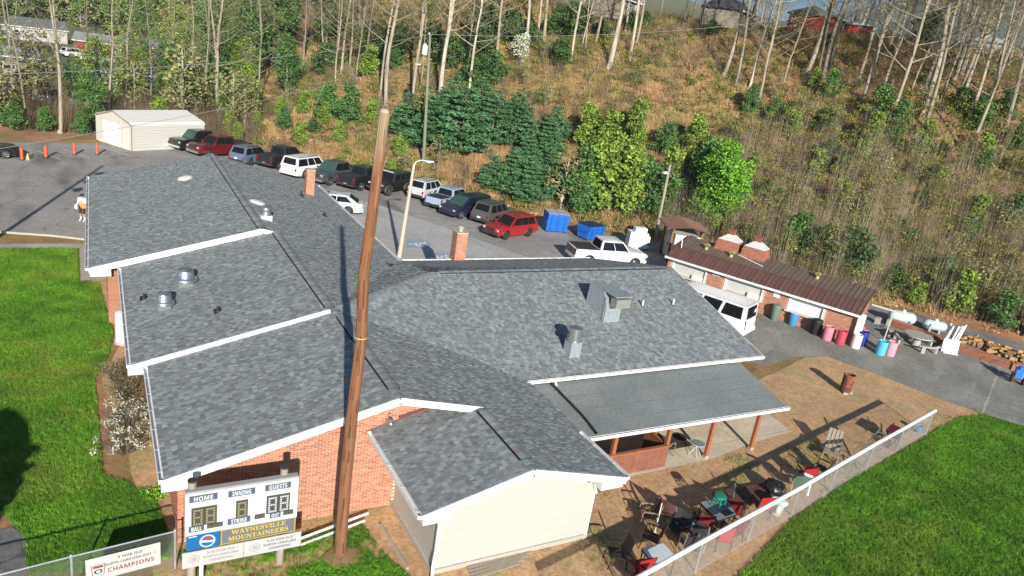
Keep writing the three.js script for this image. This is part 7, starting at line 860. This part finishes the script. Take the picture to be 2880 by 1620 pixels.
// dense round evergreen beyond the left edge; only its shadow is in the picture
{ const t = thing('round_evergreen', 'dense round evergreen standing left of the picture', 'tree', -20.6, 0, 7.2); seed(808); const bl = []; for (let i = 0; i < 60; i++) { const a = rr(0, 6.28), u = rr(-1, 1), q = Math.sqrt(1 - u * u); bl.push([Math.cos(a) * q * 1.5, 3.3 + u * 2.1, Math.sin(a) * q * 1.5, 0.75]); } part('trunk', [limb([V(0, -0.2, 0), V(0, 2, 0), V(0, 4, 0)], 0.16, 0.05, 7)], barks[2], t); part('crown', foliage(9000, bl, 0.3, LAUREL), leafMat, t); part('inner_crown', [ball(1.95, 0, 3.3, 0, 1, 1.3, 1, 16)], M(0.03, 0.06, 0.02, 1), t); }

// say which one: look-alikes are told apart by their order from the left
{
  const ones = ['', 'first', 'second', 'third', 'fourth', 'fifth', 'sixth', 'seventh', 'eighth', 'ninth', 'tenth', 'eleventh', 'twelfth', 'thirteenth', 'fourteenth', 'fifteenth', 'sixteenth', 'seventeenth', 'eighteenth', 'nineteenth'], tens = ['', '', 'twentieth', 'thirtieth', 'fortieth'], ten = ['', '', 'twenty', 'thirty', 'forty'];
  const ord = (n) => (n < 20 ? ones[n] : n % 10 ? ten[Math.floor(n / 10)] + '-' + ones[n % 10] : tens[Math.floor(n / 10)]);
  camera.updateMatrixWorld(); camera.updateProjectionMatrix(); const by = {};
  for (const o of scene.children) if (o.userData.label && o.userData.group && o.userData.group !== 'firewood heap') (by[o.userData.label] ??= []).push(o);
  for (const l in by) if (by[l].length > 1) { by[l].sort((a, b) => a.position.clone().project(camera).x - b.position.clone().project(camera).x); by[l].forEach((o, i) => { o.userData.label = `${l}, ${ord(i + 1)} from left`; }); }
}

// ---------------------------------------------------------------- ground cover (uncountable)
function scatter(name, label, cat, geo, mat, n, place, cols) {
  const im = new THREE.InstancedMesh(geo, mat, n), m = new THREE.Matrix4(), q = new THREE.Quaternion(), e = new THREE.Euler(), c = new THREE.Color(); let k = 0, tries = 0;
  while (k < n && tries++ < n * 12) { const p = place(); if (!p) continue; e.set(rr(-0.12, 0.12), rr(0, 6.28), rr(-0.12, 0.12)); q.setFromEuler(e); m.compose(V(p[0], p[1], p[2]), q, V(p[3], p[3] * (p[4] ?? 1), p[3])); im.setMatrixAt(k, m); const cc = typeof cols === 'function' ? cols(p[0], p[2]) : pick(cols), v = rr(0.75, 1.25); c.setRGB(cc[0] * v, cc[1] * v, cc[2] * v); im.setColorAt(k, c); k++; }
  im.count = k; return stuff(name, im, label, cat);
}
seed(909);
const stemGeo = merge(Array.from({ length: 18 }, () => { const a = rr(0, 6.28), q = rr(0, 0.7), x = Math.cos(a) * q, z = Math.sin(a) * q; return rod(V(x, -0.1, z), V(x + rr(-0.25, 0.25), rr(0.7, 2.0), z + rr(-0.25, 0.25)), 0.009, 3, 0.003); }));
const tuftGeo = (() => { const g = foliage(46, [[0, 0.35, 0, 0.55, 0.7], [0.4, 0.6, 0.2, 0.35, 0.8], [-0.3, 0.25, -0.35, 0.4, 0.6]], 0.17, [[1, 1, 1]]); g.deleteAttribute('color'); return g; })();
const litterGeo = (() => { const g = foliage(26, [[0, 0.05, 0, 0.7, 0.1]], 0.16, [[1, 1, 1]]); g.deleteAttribute('color'); return g; })();
const plainLeaf = M(1, 1, 1, 0.8, 0, { side: THREE.DoubleSide });
const onHill = (dMin, dMax, f) => () => { const x = rr(-4, 78), z = rr(-112, 2); const d = toeDist(x, z); if (d < dMin || d > dMax) return null; if (f && !f(x, z, d)) return null; return [x, groundY(x, z), z, rr(0.6, 1.25)]; };
scatter('brushwood', 'thin bare brushwood and saplings over the hillside', 'undergrowth', stemGeo, M(1, 1, 1, 0.95), 2600, onHill(1.2, 46, (x, z, d) => fbm(x * 0.12, z * 0.12, 3, 33) + (x > 30 ? 0.16 * sstep(24, 8, d) : -0.06) + rr(-0.1, 0.1) > 0.5), [[0.2, 0.145, 0.09], [0.26, 0.19, 0.12], [0.16, 0.12, 0.075], [0.12, 0.09, 0.06]]);
scatter('tall_saplings', 'taller grey saplings in the right hand slope', 'undergrowth', stemGeo, M(1, 1, 1, 0.95), 1500, () => { const p = onHill(1.5, 22, (x, z, d) => x > 30 && z > -34 && R() < 1.1 - d / 22)(); if (p) p[4] = rr(1.6, 2.8); return p; }, [[0.28, 0.22, 0.15], [0.22, 0.165, 0.11], [0.34, 0.28, 0.2]]);
scatter('brushwood', 'thin bare brushwood behind the far lot', 'undergrowth', stemGeo, M(1, 1, 1, 0.95), 900, () => { const x = rr(-36, 2), z = rr(-84, -61.5); if (x > -14.5 && x < -1 && z > -64.5) return null; return [x, groundY(x, z), z, rr(0.7, 1.4), rr(0.8, 1.8)]; }, [[0.2, 0.145, 0.09], [0.26, 0.19, 0.12], [0.14, 0.11, 0.07]]);
scatter('undergrowth', 'fresh green undergrowth scattered over the hillside', 'undergrowth', tuftGeo, plainLeaf, 6800, onHill(0.8, 50, (x, z, d) => fbm(x * 0.2 + 31, z * 0.2, 4, 13) + 0.26 * R() - (x < 18 ? 0.08 : 0) > 0.5), [[0.15, 0.19, 0.025], [0.2, 0.22, 0.03], [0.1, 0.16, 0.022], [0.07, 0.125, 0.02]]);
scatter('dry_grass', 'straw coloured dry grass over the warm slope', 'grass', (() => { const s = new Soup(); for (let i = 0; i < 22; i++) { const a = rr(0, 6.28), q = rr(0, 0.6), x = Math.cos(a) * q, z = Math.sin(a) * q, h = rr(0.25, 0.7), d = rr(0, 6.28), bx = Math.cos(d) * 0.02, bz = Math.sin(d) * 0.02, lx = rr(-0.25, 0.25), lz = rr(-0.25, 0.25); s.quad(V(x - bx, -0.05, z - bz), V(x + bx, -0.05, z + bz), V(x + lx + bx * 0.2, h, z + lz + bz * 0.2), V(x + lx - bx * 0.2, h, z + lz - bz * 0.2), [1, 1, 1]); } const g = s.geo(); g.deleteAttribute('color'); return g; })(), plainLeaf, 9000, onHill(0.8, 46, (x, z) => fbm(x * 0.15 + 3, z * 0.15, 3, 47) + 0.2 * R() > 0.5), [[0.42, 0.26, 0.11], [0.5, 0.33, 0.16], [0.34, 0.22, 0.09], [0.38, 0.3, 0.12]]);
scatter('spring_buds', 'yellow-green haze of opening buds over the right thicket', 'undergrowth', tuftGeo, plainLeaf, 2600, () => { const p = onHill(1.5, 24, (x, z, d) => x > 29 && z > -36)(); if (p) { p[1] += rr(0.4, 2.6); p[3] *= 0.8; } return p; }, [[0.24, 0.23, 0.035], [0.18, 0.2, 0.03], [0.27, 0.23, 0.055], [0.14, 0.17, 0.025]]);
scatter('leaf_litter', 'dry brown leaf litter over the hillside', 'leaf litter', litterGeo, plainLeaf, 9000, onHill(0.3, 48), [[0.36, 0.19, 0.085], [0.44, 0.25, 0.13], [0.27, 0.15, 0.075], [0.5, 0.31, 0.17], [0.2, 0.115, 0.06]]);
// far wood closing the upper left
{ seed(111); const far = leafyGeo(11, 7.5, 900, 0.6, [...G1, ...G2, [0.2, 0.17, 0.1]].map((c) => c), 22, 77, 0.1); const inst = (geo, mat, name) => { seed(222); const im = new THREE.InstancedMesh(geo, mat, 520), m = new THREE.Matrix4(); let k = 0; while (k < 520) { const x = rr(-110, 70), z = rr(-330, -140); const yardGap = x > -34 && x < 4 && z > -200; const d = toeDist(x, z); R(); R(); if (yardGap && R() < 0.94) continue; const s = rr(0.8, 1.5); m.makeRotationY(rr(0, 6)).scale(V(s, s * rr(0.9, 1.3), s)); m.setPosition(x, groundY(x, z), z); im.setMatrixAt(k++, m); } return im; };
  stuff('far_wood', inst(far.crown, leafMat), 'far mixed wood closing the view at upper left', 'wood'); stuff('far_wood_trunks', inst(far.wood, barks[1]), 'trunks of the far wood at upper left', 'wood'); }
// grass
{ const blades = (() => { const s = new Soup(); for (let i = 0; i < 9; i++) { const a = rr(0, 6.28), q = rr(0, 0.06), x = Math.cos(a) * q, z = Math.sin(a) * q, h = rr(0.035, 0.08), w = 0.006, d = rr(0, 6.28), bx = Math.cos(d) * w, bz = Math.sin(d) * w, lx = rr(-0.03, 0.03), lz = rr(-0.03, 0.03); s.quad(V(x - bx, 0, z - bz), V(x + bx, 0, z + bz), V(x + lx + bx * 0.3, h, z + lz + bz * 0.3), V(x + lx - bx * 0.3, h, z + lz - bz * 0.3), [1, 1, 1]); } const g = s.geo(); g.deleteAttribute('color'); return g; })();
  const inPoly = (poly, x, z) => { let c = false; for (let i = 0, j = poly.length - 1; i < poly.length; j = i++) if ((poly[i][1] > z) !== (poly[j][1] > z) && x < (poly[j][0] - poly[i][0]) * (z - poly[i][1]) / (poly[j][1] - poly[i][1]) + poly[i][0]) c = !c; return c; };
  const gm = M(1, 1, 1, 0.85, 0, { side: THREE.DoubleSide }); const set = [[0.085, 0.225, 0.009], [0.115, 0.275, 0.011], [0.14, 0.29, 0.015], [0.06, 0.17, 0.008]]; const cols = (x, z) => { const c = pick(set), a = fbm(x * 0.5, z * 0.5, 3, 71), b = fbm(x * 0.16 + 5, z * 0.16, 3, 72), y = clamp(sstep(0.54, 0.68, b) * 0.4 + sstep(0.6, 0.74, a) * 0.45) * (0.3 + 0.9 * R()), k = 0.6 + 0.8 * fbm(x * 1.3, z * 1.3, 2, 74); return [mix(c[0], 0.29, y * 0.7) * k, mix(c[1], 0.27, y * 0.7) * k, mix(c[2], 0.045, y * 0.7) * k]; };
  const gs = (poly, x0, x1, z0, z1, keep) => () => { const x = rr(x0, x1), z = rr(z0, z1); if (!inPoly(poly, x, z)) return null; if (keep && R() > keep(x, z)) return null; return [x, 0.018, z, rr(0.8, 1.5)]; };
  scatter('grass', 'mown green grass of the left lawn', 'grass', blades, gm, 60000, gs(lawnLeft, -20, -12, -26, 2.3), cols); scatter('grass', 'mown green grass of the right lawn', 'grass', blades, gm, 70000, gs(lawnRight, 0, 32, 2.8, 12), cols); scatter('grass', 'patchy grass in front of the brick wall', 'grass', blades, gm, 12000, gs(lawnFront, -12, -3, 2, 8, (x, z) => (fbm(x * 0.9, z * 0.9, 4, 111) < 0.55 ? 1 : 0.15)), cols);
  const yardTuft = () => { const x = rr(-1, 26), z = rr(2.5, 8); if (inPoly(lawnRight, x, z) || fbm(x * 0.7 + 9, z * 0.7, 4, 84) < 0.56) return null; return [x, 0.004, z, rr(0.7, 1.2)]; }; scatter('weeds', 'thin dry weeds in the dirt yard', 'weeds', blades, gm, 2500, yardTuft, [[0.26, 0.26, 0.08], [0.36, 0.29, 0.13], [0.2, 0.24, 0.07]]); }

renderer.render(scene, camera);
